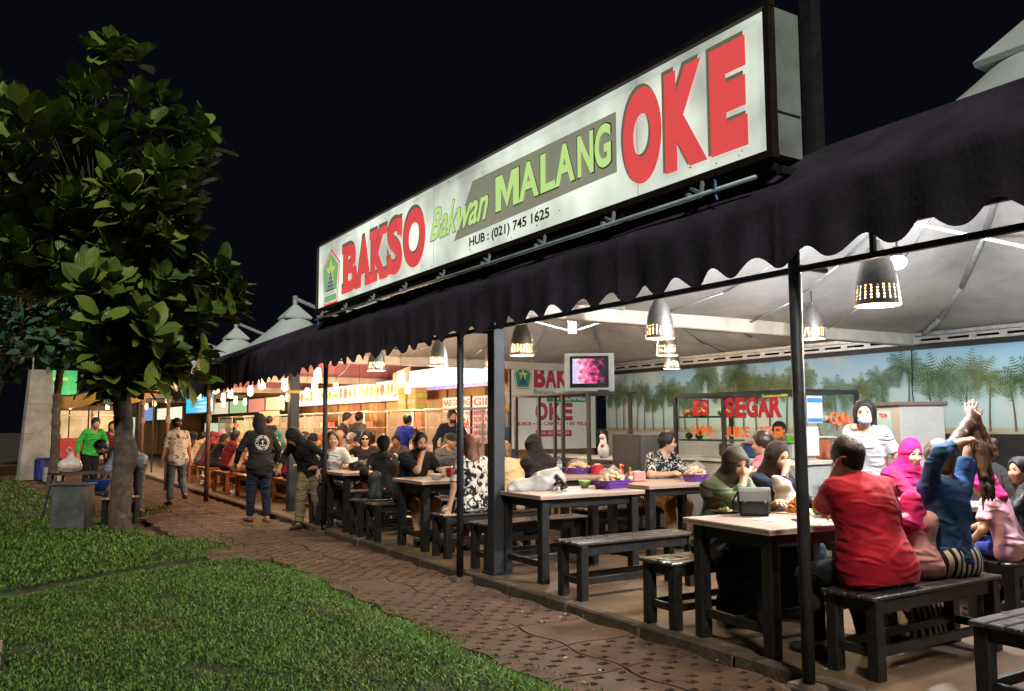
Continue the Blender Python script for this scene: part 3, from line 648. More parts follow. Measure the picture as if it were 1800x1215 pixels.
def make_bench(L_=1.34, W=.37, h=.47, m1=None, m2=None, nm='slatted_bench', ns=4):
    m1 = m1 or m_slat; m2 = m2 or m_bl; t = thing(nm, '', 'bench'); sw = (W + .0) / ns
    for i in range(ns): MB().box((0, -W / 2 + sw * (i + .5), h - .0125), (L_, sw - .014, .025), bev=.006).build('slat', m1, t)
    for sx in (-1, 1):
        for sy in (-1, 1): MB().box((sx * (L_ / 2 - .07), sy * (W / 2 - .05), (h - .026) / 2), (.075, .075, h - .026), bev=.006).build('leg', m2, t)
        MB().box((sx * (L_ / 2 - .07), 0, h - .065), (.035, W - .17, .07)).build('apron', m2, t); MB().box((sx * (L_ / 2 - .07), 0, .15), (.035, W - .17, .05)).build('stretcher', m2, t)
    for sy in (-1, 1): MB().box((0, sy * (W / 2 - .05), h - .07), (L_ - .21, .035, .07)).build('apron', m2, t); MB().box((0, sy * (W / 2 - .05), .15), (L_ - .21, .03, .05)).build('stretcher', m2, t)
    return t
T0 = make_table(); B0 = make_bench()
used = {}
def place(proto, x, y, rz, label, group, z=FZ):
    o = proto if proto.name not in used else copy_tree(proto)
    used[proto.name] = 1; o.location = (x, y, z); o.rotation_euler = (0, 0, R(rz)); o['label'] = label; o['group'] = group; return o
GT, GB = 'pale topped dining tables with black legs', 'black slatted dining benches'
for x, y, rz, lab in ((4.74, 3.97, -4, 'pale topped table with a black handbag and bowls, before the green shirted woman'),
                      (4.92, 6.83, 0, 'empty seated pale table with a grey plastic bag and purple cracker basket'),
                      (4.88, 9.2, 0, 'pale topped table where the masked man in shorts leans'),
                      (4.75, 11.36, 0, 'pale topped table in front of the smiling man in white'),
                      (4.95, 13.35, 0, 'pale topped table beyond the smiling man'),
                      (6.75, 4.12, 0, 'pale topped table between the pink hatted child and the pink headscarf woman'),
                      (6.55, 7.22, 0, 'pale topped table under the forearm of the man in the black and white shirt'),
                      (6.6, 8.85, 0, 'pale topped table with a purple cracker basket and water bottle'),
                      (6.6, 11.3, 0, 'pale topped table beneath the television side, row of the capped diner'),
                      (6.7, 13.3, 0, 'pale topped table beside the woman with glasses')):
    place(T0, x, y, rz, lab, GT)
for x, y, rz, lab in ((4.87, 2.28, 0, 'black slatted bench standing empty, cut off beside the red shirted man\'s bench'),
                      (4.94, 3.21, 0, 'black slatted bench under the red shirted man and denim jacket woman'),
                      (4.80, 4.70, 0, 'black slatted bench under the green shirted woman'),
                      (4.84, 5.85, 0, 'empty black slatted bench on the near side of the table with the grey bag'),
                      (4.88, 7.45, 0, 'empty black slatted bench on the far side of the table with the grey bag'),
                      (4.92, 8.40, 0, 'black slatted bench under the woman in the zebra print blouse'),
                      (4.78, 10.0, 0, 'black slatted bench under the masked man in shorts'),
                      (4.80, 10.62, 0, 'black slatted bench under the woman in the dark flowered jacket'),
                      (4.75, 12.1, 0, 'black slatted bench under the smiling man in white'),
                      (6.75, 3.40, 0, 'black slatted bench under the pink hatted child and the boy'),
                      (6.75, 4.82, 0, 'black slatted bench under the pink headscarf woman'),
                      (6.75, 6.15, 0, 'black slatted bench under the man in the striped pink shirt'),
                      (6.55, 7.95, 0, 'black slatted bench under the man in the black and white shirt'),
                      (6.5, 9.6, 0, 'black slatted bench beyond the table with the water bottle'),
                      (6.5, 10.55, 0, 'black slatted bench on the near side of the capped diner'),
                      (6.6, 12.1, 0, 'black slatted bench under the capped diner')):
    place(B0, x, y, rz, lab, GB)
m_or = mat('orange_varnished_wood', (.36, .125, .045), .4, var=.3, scale=8)
B1 = make_bench(1.3, .32, .46, m_or, m_or, 'varnished_bench', 3)
for k, (x, y, rz, lab) in enumerate(((4.85, 15.6, 90, 'orange varnished bench beside the hooded walker'), (4.55, 17.2, 90, 'orange varnished bench under the woman in red and black'), (4.5, 19.0, 90, 'orange varnished bench under the beige headscarf diner'), (4.6, 21.2, 90, 'orange varnished bench behind the white shirted walker'), (4.6, 23.4, 90, 'orange varnished bench at the far end of the row'))):
    place(B1, x, y, rz, lab, 'orange varnished benches of the far stall')
T1 = make_table(.8, 1.3, .76)
for k, y in enumerate((16.3, 18.2, 20.3, 22.6)): place(T1, 5.45, y, 0, ['pale table behind the hooded walker', 'pale table among the crowded diners', 'pale table beyond the crowded diners', 'pale table at the far end of the diners'][k], 'tables of the far stall')

# ================================================================== LAMPS
m_al = mat('brushed_aluminium_shade', (.30, .285, .265), .42, .75, var=.2, scale=30); m_in = mat('pale_shade_lining', (.42, .30, .17), .6, var=.05)
m_bulb = emit_mat('warm_bulb', (1, .72, .38), 9.0)
prof = [(.028, .42), (.032, .39), (.045, .375), (.075, .33), (.10, .27), (.118, .2), (.128, .13)]
hz = [.13, .124, .115, .104, .095, .084, .075, .064, .055, .044, .035, .024, 0]
prof += [(.128 + .012 * (1 - z / .13), z) for z in hz[1:]]
k0 = 6
def skiphole(k, i): return k >= k0 and (k - k0) % 2 == 1 and i % 3 == 0 and k < len(prof) - 2
sh = MB(); sh.lathe(prof, 66, skip=skiphole); SH_ME = sh.mesh('shade', m_al, True)
sh = MB(); sh.lathe([(r - .004, z) for r, z in prof], 66, skip=skiphole); SI_ME = sh.mesh('shade_lining', m_in, True)
BU_ME = MB().ball((0, 0, .10), .032, 14, 10).mesh('bulb', m_bulb, True)
SK_ME = MB().tube((0, 0, .13), (0, 0, .40), .02, n=10).mesh('socket', m_black, True)
def canopy_at(x, y):
    k = min(range(7), key=lambda k: abs(y - TY[k])); return float(canopy_z(x - TX, y - TY[k]))
def point(parent, loc, e, c, r=.04, name='bulb_light'):
    d = bpy.data.lights.new(name, 'POINT'); d.energy = e; d.color = c; d.shadow_soft_size = r
    o = bpy.data.objects.new(name, d); col.objects.link(o); o.parent = parent; o.location = loc; return o
def pendant(x, y, z, lab, e=105, s=1.0):
    t = thing('pendant_lamp', lab, 'lamp', (x, y, z), group='perforated metal pendant lamps')
    so_ = link('shade', SH_ME, t, scl=(s, s, s)); link('shade_lining', SI_ME, so_)
    for nm, me in (('bulb', BU_ME), ('socket', SK_ME)): link(nm, me, t, scl=(s, s, s))
    top = canopy_at(x, y) - z - .03; MB().tube((0, 0, .40 * s), (0, 0, top), .006, n=6).build('cord', m_black, t)
    point(t, (0, 0, .06 * s), e, (1, .72, .42), .03)
for a in ((4.78, 3.27, 2.24, 'perforated metal pendant lamp above the red shirted man, beside the white flood lamp'), (5.45, 6.06, 2.31, 'perforated metal pendant lamp above the table with the grey bag, first of three in line'), (7.40, 8.10, 2.37, 'perforated metal pendant lamp in the middle of the line of three'), (9.6, 10.4, 2.40, 'perforated metal pendant lamp at the mural end of the line of three'), (5.17, 8.08, 2.28, 'perforated metal pendant lamp hanging beside the front column'), (7.95, 6.28, 2.45, 'perforated metal pendant lamp hanging in front of the mural behind the thick pole'), (5.46, 10.74, 2.33, 'perforated metal pendant lamp above the masked man in shorts'), (5.02, 11.96, 2.32, 'perforated metal pendant lamp above the smiling man'), (7.1, 12.0, 2.42, 'perforated metal pendant lamp in front of the glowing white stall sign')):
    pendant(*a)
fl_ = thing('flood_lamp', 'bright white flood lamp hanging under the tent behind the awning', 'lamp', (5.91, 3.86, 2.73))
MB().tube((0, 0, .10), (0, 0, canopy_at(5.91, 3.86) - 2.73), .008, n=6).build('cord', m_black, fl_)
MB().lathe([(.03, .12), (.035, .05), (.05, .03)], 14).build('socket', m_black, fl_, True)
MB().ball((0, 0, 0), .068, 16, 10, (1, 1, .8)).build('bulb', emit_mat('white_led', (.82, .92, 1), 30), fl_, True)
point(fl_, (0, 0, -.10), 520, (.86, .94, 1.0), .05)

for k, (x, y, z, e, lab) in enumerate(((7.72, 3.45, 2.66, 230, 'added white strip lamp, out of view on the first tent mast, lighting the mural'), (7.72, 10.6, 2.98, 130, 'white strip lamp on the mast above the television rack'))):  # the first lamp is added out of view to light mural and ceiling
    t = thing('strip_lamp', lab, 'lamp', (x, y, z), group='strip lamps on the tent masts'); MB().box((.06, .08, .2), (.09, .09, .5)).build('housing', m_gut, t); MB().tube((-.01, .0, .0), (-.01, .0, .4), .02, n=10).build('tube', emit_mat('white_tube', (.9, .97, 1), 5), t, True); point(t, (-.28, -.28, -.08), e, (.93, .97, 1), .12, 'tube_light')
# ================================================================== TELEVISION RACK, CART, COUNTERS
rk = thing('steel_rack', 'tall black steel rack carrying the television', 'rack', (7.15, 9.45, FZ)); m_rk = mat('brown_black_steel', (.035, .028, .024), .5, var=.3, scale=8)
for x, y in ((0, 0), (0, .62), (0, 1.25), (0, 1.9), (.75, 0), (.75, 1.9)): MB().beam((x, y, 0), (x, y, 1.88), .045).build('leg', m_rk, rk)
MB().box((.375, .95, 1.89), (.86, 2.0, .03)).build('shelf', m_rk, rk); MB().box((.375, .95, .9), (.8, 1.92, .025)).build('shelf', m_rk, rk)
tv = thing('television', 'silver box television playing a stage show on top of the rack', 'television', (7.42, 9.78, FZ + 1.91), rz=-38)
m_tv = mat('silver_tv_plastic', (.52, .54, .52), .4, var=.06); m_tvb = mat('black_tv_bezel', (.015, .016, .02), .25)
MB().box((0, 0, .28), (.72, .12, .56), bev=.015).build('casing', m_tv, tv)
bk = MB(); bk.add([(-.33, .06, .04), (.33, .06, .04), (.33, .06, .53), (-.33, .06, .53), (-.2, .42, .10), (.2, .42, .10), (.2, .42, .44), (-.2, .42, .44)], [(0, 1, 5, 4), (1, 2, 6, 5), (2, 3, 7, 6), (3, 0, 4, 7), (4, 5, 6, 7)]); bk.build('rear_casing', m_tvb, tv)
MB().box((0, -.063, .29), (.56, .012, .46), bev=.004).build('bezel', m_tvb, tv)
m_scr = bpy.data.materials.new('tv_picture'); m_scr.use_nodes = True
def _scr(m):
    nt = m.node_tree; b = nt.nodes['Principled BSDF']; L = nt.links; tc = nt.nodes.new('ShaderNodeTexCoord'); v = nt.nodes.new('ShaderNodeTexNoise'); v.inputs['Scale'].default_value = 13; v.inputs['Detail'].default_value = 4; L.new(tc.outputs['Object'], v.inputs['Vector'])
    sp = nt.nodes.new('ShaderNodeSeparateXYZ'); L.new(tc.outputs['Object'], sp.inputs[0]); ad = nt.nodes.new('ShaderNodeMath'); ad.operation = 'MULTIPLY_ADD'; ad.inputs[1].default_value = 1.3; L.new(sp.outputs['X'], ad.inputs[0]); L.new(v.outputs['Fac'], ad.inputs[2])
    r = nt.nodes.new('ShaderNodeValToRGB'); e = r.color_ramp.elements; e[0].color = (.35, .45, .95, 1); e[0].position = .0; e[1].color = (.01, .01, .015, 1); e[1].position = .78
    for p, c in ((.28, (.95, .75, .95)), (.42, (.9, .25, .45)), (.56, (.8, .03, .2)), (.66, (.05, .03, .06))): x = e.new(p); x.color = c + (1,)
    L.new(ad.outputs[0], r.inputs[0]); L.new(r.outputs[0], b.inputs['Emission Color']); b.inputs['Emission Strength'].default_value = 1.0; b.inputs['Base Color'].default_value = (.02, .02, .02, 1); b.inputs['Roughness'].default_value = .15
_scr(m_scr); MB().box((0, -.071, .30), (.48, .006, .36)).build('screen', m_scr, tv)
MB().box((.2, -.13, .012), (.16, .05, .02)).build('remote_control', m_tvb, tv)

ct = thing('juice_cart', 'black framed glass juice cart with red and orange cut out lettering', 'cart', (7.55, 6.18, FZ)); m_ct = mat('cart_body_panel', (.42, .43, .40), .5, var=.12, scale=3)
CW, CL, CZ0, CZ1 = 1.0, 1.95, 1.03, 1.80
MB().box((CW / 2, CL / 2, .5), (CW - .04, CL - .04, .96), bev=.01).build('cabinet', m_ct, ct); MB().box((CW / 2, CL / 2, CZ0 - .02), (CW + .04, CL + .04, .035)).build('counter_top', m_lw, ct)
for x, y in ((0, 0), (0, CL), (CW, 0), (CW, CL), (0, CL * .57)): MB().beam((x, y, CZ0), (x, y, CZ1), .042).build('post', m_black, ct)
for a, b in (((0, 0), (0, CL)), ((0, 0), (CW, 0)), ((CW, 0), (CW, CL)), ((0, CL), (CW, CL))): MB().beam((*a, CZ1), (*b, CZ1), .045).build('top_rail', m_black, ct)
m_gl = glass_mat('cart_glass', (.93, .97, .96), .04)
MB().box((0, CL * .785, (CZ0 + CZ1) / 2), (.006, CL * .41, CZ1 - CZ0 - .05)).build('glass_pane', m_gl, ct); MB().box((0, CL * .285, (CZ0 + CZ1) / 2), (.006, CL * .54, CZ1 - CZ0 - .05)).build('glass_pane', m_gl, ct); MB().box((CW / 2, 0, (CZ0 + CZ1) / 2), (CW - .05, .006, CZ1 - CZ0 - .05)).build('glass_pane', m_gl, ct)
m_gs = mat('green_glass_shelf', (.03, .10, .075), .25); MB().box((.2, CL * .785, 1.53), (.36, CL * .4, .022)).build('shelf', m_gs, ct); MB().box((.2, CL * .785, 1.24), (.36, CL * .4, .022)).build('shelf', m_gs, ct)
m_cr = mat('red_cutout_vinyl', (.50, .015, .03), .45, var=.05); m_co = mat('orange_cutout_vinyl', (.80, .17, .03), .45, var=.05)
def cart_word(txt, ya, yb, za, zb, m, b=.045, out=True):
    n = len(txt); w = (ya - yb) / n
    for i, ch in enumerate(txt):
        if ch == ' ': continue
        a = ya - i * w
        if out: put_text(ct, ch, m_bk, (-.007, a + .008, za - .008), (0, -1, 0), (0, 0, 1), w * .92 + .016, zb - za + .016, b + .01, .002, name='letter')
        put_text(ct, ch, m, (-.0105, a, za), (0, -1, 0), (0, 0, 1), w * .92, zb - za, b, .002, name='letter')
cart_word('ES', 1.62, 1.34, 1.545, 1.735, m_cr); cart_word('SEGAR', 1.09, .22, 1.52, 1.755, m_cr)
cart_word('CAMPUR', 1.66, 1.28, 1.30, 1.42, m_co, .03, False); cart_word('JUICE', 1.09, .70, 1.29, 1.41, m_co, .03, False); cart_word('TELER', .55, .2, 1.29, 1.41, m_co, .03, False)
MB().box((-.012, .32, 1.775), (.004, .36, .06)).build('till_plate', m_by, ct); put_text(ct, 'KASSA', m_bk, (-.0145, .46, 1.76), (0, -1, 0), (0, 0, 1), .24, .032, .03)
m_pap = mat('paper', (.62, .64, .64), .7, var=.05); MB().box((.25, -.008, 1.60), (.26, .003, .3)).build('notice', m_pap, ct); MB().box((.25, -.011, 1.70), (.24, .002, .05)).build('notice_band', mat('notice_blue', (.04, .22, .5), .6), ct); MB().box((.25, -.011, 1.48), (.24, .002, .04)).build('notice_band', mat('notice_blue', (.04, .22, .5), .6), ct)
MB().box((.2, -.008, 1.25), (.2, .003, .32)).build('notice', m_pap, ct)
def fruit(x, y, z, r, m, nm, lab): o = MB().ball((0, 0, 0), r, 12, 8, (1.15, 1, .95)).build(nm, m, None, True, loc=(ct.location.x + x, ct.location.y + y, FZ + z + r * .95)); tag(o, lab, 'fruit', 'fruit in the juice cart')
m_org = mat('orange_peel', (.72, .30, .03), .5, var=.15, scale=20); m_mel = mat('pale_melon', (.50, .52, .25), .5, var=.2, scale=15); m_avo = mat('avocado_skin', (.05, .08, .025), .6, var=.3, scale=20)
for i in range(5): fruit(.1 + .12 * (i % 2), 1.86 - i * .055, 1.541, .045, m_org, 'orange_fruit', 'round orange fruit on the upper glass shelf of the juice cart')
for i in range(3): fruit(.12 + .1 * (i % 2), 1.27 - i * .07, 1.541, .045, m_mel, 'melon', 'pale green melon on the upper glass shelf of the juice cart')
for i in range(3): fruit(.12 + .1 * (i % 2), 1.84 - i * .09, 1.251, .045, m_avo, 'avocado', 'dark green avocado on the lower glass shelf of the juice cart')
for k, (x, y, w, h, rgb, lid, lab) in enumerate(((.45, 1.0, .3, .16, (.03, .16, .5), (.5, .04, .05), 'blue food tub with a red lid inside the juice cart'), (.5, .55, .26, .18, (.5, .5, .48), (.1, .35, .1), 'white tub with a green lid inside the juice cart'), (.55, 1.5, .3, .14, (.55, .4, .1), (.5, .5, .5), 'yellow tub inside the juice cart below the shelves'), (.75, .25, .2, .24, (.45, .12, .06), (.6, .6, .55), 'orange syrup jar inside the juice cart'))):
    t = thing('food_tub', lab, 'tub', (7.55 + x, 6.18 + y, FZ + CZ0)); MB().box((0, 0, h / 2), (w * .8, w, h), bev=.02).build('tub', mat('tub_%d' % k, rgb, .4, var=.06), t); MB().box((0, 0, h + .012), (w * .84, w * 1.04, .024), bev=.008).build('lid', mat('tub_lid_%d' % k, lid, .4), t)
for k in range(4): o = MB().lathe([(.05, -.018), (.068, -.018), (.068, .018), (.05, .018), (.05, -.018)], 16).build('orange_ring', mat('orange_ring_plastic', (.75, .18, .06), .4), ct, True); o.rotation_euler = (R(90), 0, R(10 * k)); o.location = (.55 + .09 * k, -.02, 1.50 - .03 * (k % 2))
bl = thing('blender', 'red and grey kitchen blender at the end of the juice cart', 'blender', (8.3, 6.4, FZ + 1.01)); MB().lathe([(.09, 0), (.08, .16), (.05, .19)], 14, close=True).build('base', mat('dark_red_plastic', (.25, .03, .035), .4), bl, True); MB().lathe([(.05, .19), (.085, .42), (.09, .44)], 14).build('jug', glass_mat('jug_glass', (.8, .85, .85), .2), bl, True); MB().lathe([(.088, .44), (.08, .5), (.03, .52)], 14, close=True).build('lid', mat('grey_plastic', (.2, .2, .2), .5), bl, True)
wj = thing('water_jug', 'round red drink cooler beside the masked woman', 'cooler', (8.15, 5.75, FZ + .85)); m_wj = mat('red_plastic', (.5, .03, .04), .4, var=.05); MB().lathe([(.17, 0), (.18, .36)], 20, close=True).build('barrel', m_wj, wj, True); MB().lathe([(.19, .36), (.18, .40), (.05, .42)], 20, close=True).build('lid', mat('pale_red', (.55, .1, .1), .4), wj, True); MB().tube((-.17, -.02, .06), (-.22, -.04, .05), .015, n=8).build('tap', m_black, wj)
st_ = thing('serving_counter', 'low grey counter beneath the red drink cooler', 'counter', (8.2, 5.6, FZ)); MB().box((0, 0, .41), (.9, .9, .8), bev=.01).build('cabinet', m_ct, st_); MB().box((0, 0, .83), (.94, .94, .035)).build('counter_top', m_lw, st_)
ch = thing('drinks_chiller', 'grey drinks chiller with a lit glass front behind the masked woman', 'chiller', (8.85, 5.72, FZ), rz=-30); m_ch = mat('grey_chiller_steel', (.36, .345, .32), .4, var=.08)
MB().box((.0, 0, .83), (.5, .56, 1.6), bev=.01).build('cabinet', m_ch, ch); MB().box((0, 0, 1.655), (.56, .62, .045), bev=.01).build('top', mat('brown_top', (.12, .09, .08), .4), ch)
MB().box((-.253, .08, 1.33), (.012, .34, .52)).build('glass_door', emit_mat('chiller_glow', (.42, .62, .58), .6), ch); MB().box((-.261, .08, 1.53), (.006, .3, .07)).build('brand_strip', m_pap, ch); put_text(ch, 'TRON', m_br, (-.266, .18, 1.505), (0, -1, 0), (0, 0, 1), .2, .05, .03)
MB().box((.02, .31, .83), (.42, .06, 1.5)).build('side_panel', m_gut, ch)
dk = thing('counter_cabinet', 'dark grey cabinet standing behind the man in the black and white shirt', 'cabinet', (7.62, 9.0, FZ)); MB().box((0, 0, .65), (.35, .62, 1.3), bev=.008).build('body', mat('dark_grey_panel', (.07, .07, .075), .5, var=.1), dk); MB().box((-.18, 0, .65), (.012, .5, 1.1)).build('door', mat('dark_grey_panel', (.07, .07, .075), .5), dk)
lc = thing('serving_counter', 'long grey serving counter between the dark cabinet and the juice cart', 'counter', (8.3, 8.6, FZ)); MB().box((0, 0, .38), (.7, .75, .75), bev=.008).build('cabinet', m_ct, lc); MB().box((0, 0, .775), (.76, .8, .035)).build('counter_top', m_lw, lc)
lc2 = thing('serving_counter', 'long dark counter under the television banner', 'counter', (9.2, 11.8, FZ)); MB().box((0, 0, .42), (.7, 3.6, .84), bev=.008).build('cabinet', mat('dark_grey_panel', (.07, .07, .075), .5), lc2); MB().box((0, 0, .86), (.78, 3.7, .035)).build('counter_top', m_lw, lc2)
ck = thing('ceramic_rooster', 'white ceramic rooster figure on the counter below the television', 'figurine', (8.85, 11.3, FZ + .878)); m_ck = mat('white_glaze', (.7, .68, .64), .25); MB().lathe([(.05, 0), (.09, .06), (.10, .16), (.06, .26), (.05, .34), (.02, .40)], 14, close=True).ball((-.05, -.03, .36), .045, 10, 8).build('figure', m_ck, ck, True); MB().ball((-.06, -.05, .20), .03, 8, 6).build('painted_heart', m_br, ck, True); MB().ball((-.05, -.02, .43), .02, 8, 6).build('comb', m_br, ck, True)

# ================================================================== FOOD STALLS FURTHER ALONG
m_ply = mat('warm_plywood', (.46, .27, .11), .6, var=.25, scale=2.5); m_tim = mat('dark_timber', (.14, .075, .04), .6, var=.3, scale=6)
wl = thing('stall_partition', 'warm plywood back wall of the food stalls with framed posters', 'wall', (9.75, 22.4, FZ)); MB().box((0, 0, 1.4), (.08, 15.9, 2.8)).build('panel', m_ply, wl)
for i in range(9): MB().box((-.05, -7.6 + i * 1.9, 1.4), (.03, .06, 2.8)).build('batten', m_tim, wl)
m_yp = mat('yellow_poster', (.62, .36, .06), .5, var=.08); m_pp = mat('pink_poster', (.5, .10, .10), .5, var=.15); m_fl = mat('flame_poster', (.42, .13, .06), .5, rgb2=(.85, .55, .16), scale=5)
for y, z, w, h, m in ((-.4, 1.6, .9, 1.2, m_yp), (.9, 1.7, .6, .8, m_fl), (-1.6, 1.6, 1.5, 1.1, m_fl), (2.2, 1.7, .7, .9, m_pp), (3.4, 1.75, .8, 1.1, m_yp), (5.2, 1.6, .9, 1.3, m_pp)): MB().box((-.046, y, z), (.012, w, h)).build('poster', m, wl)
wl2 = thing('stall_partition', 'plywood partition at the far end of the food stalls', 'wall', (9.4, 37, FZ)); MB().box((0, 0, 1.4), (.08, 12.9, 2.8)).build('panel', m_ply, wl2); MB().box((-.06, 0, 2.2), (.03, 12.9, .5)).build('fascia', m_pp, wl2)
ls = thing('stall_sign', 'glowing white stall sign box with a violet lower edge', 'sign', (8.95, 17.35, 2.32)); MB().box((.08, 0, .25), (.14, 4.3, .52)).build('box', m_gut, ls); MB().box((0, 0, .29), (.012, 4.26, .42)).build('face', emit_mat('white_menu_glow', (.93, .96, 1), 1.5), ls); MB().box((0, 0, .04), (.014, 4.26, .08)).build('violet_edge', emit_mat('violet_glow', (.55, .42, .95), .9), ls)
for i in range(9): MB().box((-.008, -1.9 + i * .47, .05), (.004, .06, .06)).build('blue_mark', emit_mat('blue_glow', (.12, .42, .85), .9), ls)
MB().box((-.008, -1.55, .29), (.004, .9, .34)).build('blue_print', emit_mat('cyan_glow', (.45, .85, .95), 1.1), ls)
def poster(y0, y1, z0, z1, title, lines, lab):
    t = thing('menu_board', lab, 'menu', (8.9, y1, z0)); w = y1 - y0; h = z1 - z0
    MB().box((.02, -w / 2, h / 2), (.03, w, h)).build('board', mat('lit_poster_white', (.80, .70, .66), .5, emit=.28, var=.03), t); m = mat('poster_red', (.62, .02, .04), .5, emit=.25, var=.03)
    put_text(t, title, m, (.004, -.05, h * .80), (0, -1, 0), (0, 0, 1), w - .1, h * .16, .03); MB().box((.003, -w / 2, h * .75), (.004, w * .92, h * .035)).build('blue_rule', mat('poster_blue', (.04, .16, .6), .5, emit=.2), t)
    for i, l in enumerate(lines): put_text(t, l, m, (.004, -.05, h * (.60 - i * .145)), (0, -1, 0), (0, 0, 1), (w - .1) * (1 if len(l) > 4 else .45), h * .10, .02)
    MB().box((.01, -w - .015, h / 2), (.05, .03, h + .06)).build('frame', m_tim, t); return t
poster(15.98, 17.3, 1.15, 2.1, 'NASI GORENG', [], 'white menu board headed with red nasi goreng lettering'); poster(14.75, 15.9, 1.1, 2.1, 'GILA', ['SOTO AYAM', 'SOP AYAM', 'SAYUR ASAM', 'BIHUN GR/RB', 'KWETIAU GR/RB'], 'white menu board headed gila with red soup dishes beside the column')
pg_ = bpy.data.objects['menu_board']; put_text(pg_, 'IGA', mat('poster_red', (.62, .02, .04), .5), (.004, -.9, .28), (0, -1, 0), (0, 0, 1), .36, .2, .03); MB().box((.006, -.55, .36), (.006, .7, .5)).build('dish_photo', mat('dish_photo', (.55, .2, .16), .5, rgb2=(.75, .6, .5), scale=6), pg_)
blp = thing('menu_board', 'pale blue poster with a yellow emblem beside the banner', 'poster', (9.0, 14.72, 1.2)); MB().box((0, -.1, .45), (.02, .4, .95)).build('board', mat('pale_blue_poster', (.45, .6, .75), .5), blp); MB().tube((-.012, -.12, .62), (-.016, -.12, .62), .12, n=20).build('emblem', m_by, blp); MB().box((-.014, -.1, .12), (.006, .4, .24)).build('blue_band', mat('notice_blue', (.04, .22, .5), .6), blp)
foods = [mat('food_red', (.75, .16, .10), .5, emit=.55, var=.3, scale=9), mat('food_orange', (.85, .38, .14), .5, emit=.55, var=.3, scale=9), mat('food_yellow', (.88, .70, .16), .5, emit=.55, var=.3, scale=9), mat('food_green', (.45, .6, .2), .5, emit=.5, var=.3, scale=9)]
for i in range(4):
    y1 = 28.6 - i * 2.36; t = thing('menu_lightbox', ['lit menu panel with dish pictures, at the hooded walker end', 'lit menu panel with dish pictures above the standing men', 'lit menu panel with dish pictures above the plywood posters', 'lit menu panel with dish pictures next to the white stall sign'][i], 'menu', (9.0, y1, 2.12), group='row of lit menu panels')
    MB().box((.06, -1.17, .27), (.1, 2.33, .54)).build('box', m_gut, t); MB().box((0, -1.17, .27), (.012, 2.28, .50)).build('face', emit_mat('menu_face_glow', (.95, .93, .9), 1.05), t)
    for j in range(7):
        n_ = 11; pts_ = [((.10 + .06 * rr.random()) * math.cos(6.283 * a_ / n_) * 1.05, (.13 + .07 * rr.random()) * math.sin(6.283 * a_ / n_)) for a_ in range(n_)]; MB().prism(pts_, .004, basis((0, -1, 0), (0, 0, 1), (-.012, -.2 - j * .32 + rr.uniform(-.04, .04), .30))).build('dish_print', foods[rr.randrange(4)], t)
        if rr.random() < .7: MB().prism([(x_ * .5 + .03, y_ * .5) for x_, y_ in pts_], .003, basis((0, -1, 0), (0, 0, 1), (-.0155, -.2 - j * .32, .30))).build('dish_print', foods[rr.randrange(4)], t)
arch = thing('arch_panel', 'cream curved fascia beside the glowing white sign', 'panel', (8.95, 19.6, 2.2)); MB().prism([(0, 0), (.9, .25), (1.0, .75), (0, .62)], .05, basis((0, -1, 0), (0, 0, 1), (.02, .55, 0))).build('fascia', m_gut, arch)
m_gc = glass_mat('cabinet_glass', (.9, .9, .85), .15)
def stall_cab(x, y, w, lab, m):
    t = thing('food_cabinet', lab, 'cabinet', (x, y, FZ), group='food cabinets of the stalls'); MB().box((0, 0, .5), (.7, w, 1.0), bev=.01).build('base', m, t)
    for sx in (-.33, .33):
        for sy in (-w / 2 + .03, w / 2 - .03): MB().beam((sx, sy, 1), (sx, sy, 1.75), .035).build('post', m_gut, t)
    MB().box((-.33, 0, 1.36), (.006, w - .08, .68)).build('glass_front', m_gc, t); MB().box((0, 0, 1.77), (.76, w + .06, .035)).build('roof', m_gut, t); MB().box((0, 0, 1.38), (.6, w - .1, .02)).build('shelf', m_gut, t)
    for k in range(5): MB().box((-.12 + .1 * (k % 2), -w / 2 + .18 + k * (w - .3) / 5, 1.46), (.14, .14, .13), bev=.01).build('food_tray', foods[k % 4], t)
m_wc = mat('cream_counter', (.6, .48, .36), .5, var=.15, scale=2); m_oc = mat('orange_counter', (.55, .26, .09), .5, var=.2, scale=2)
for y, w, lab, m in ((17.6, 1.4, 'cream food cabinet behind the man in blue', m_wc), (15.6, 1.3, 'cream food cabinet below the gila menu board', m_wc), (20.6, 1.8, 'orange food cabinet in front of the standing men', m_oc), (23.4, 1.9, 'orange food cabinet left of the standing men', m_oc), (26.5, 2.0, 'timber food cabinet behind the crowded diners', m_oc), (30.0, 2.2, 'cream food cabinet with a timber roof behind the crowd', m_wc), (34.0, 2.2, 'cream food cabinet at the far end', m_wc)): stall_cab(8.3, y, w, lab, m)
for j in range(2):
    st = thing('box_stack', ['stack of green and yellow cartons on the cream food cabinet', 'stack of yellow cartons behind the green stack'][j], 'boxes', (8.6, 18.0 + j * .55, FZ + 1.80)); m = mat('green_carton', (.30, .34, .06), .7, var=.2)
    for k in range(4): MB().box((0, .02 * (k % 2), .065 + k * .13), (.3, .42, .125)).build('carton', m if k % 2 == 0 else m_ply, st)
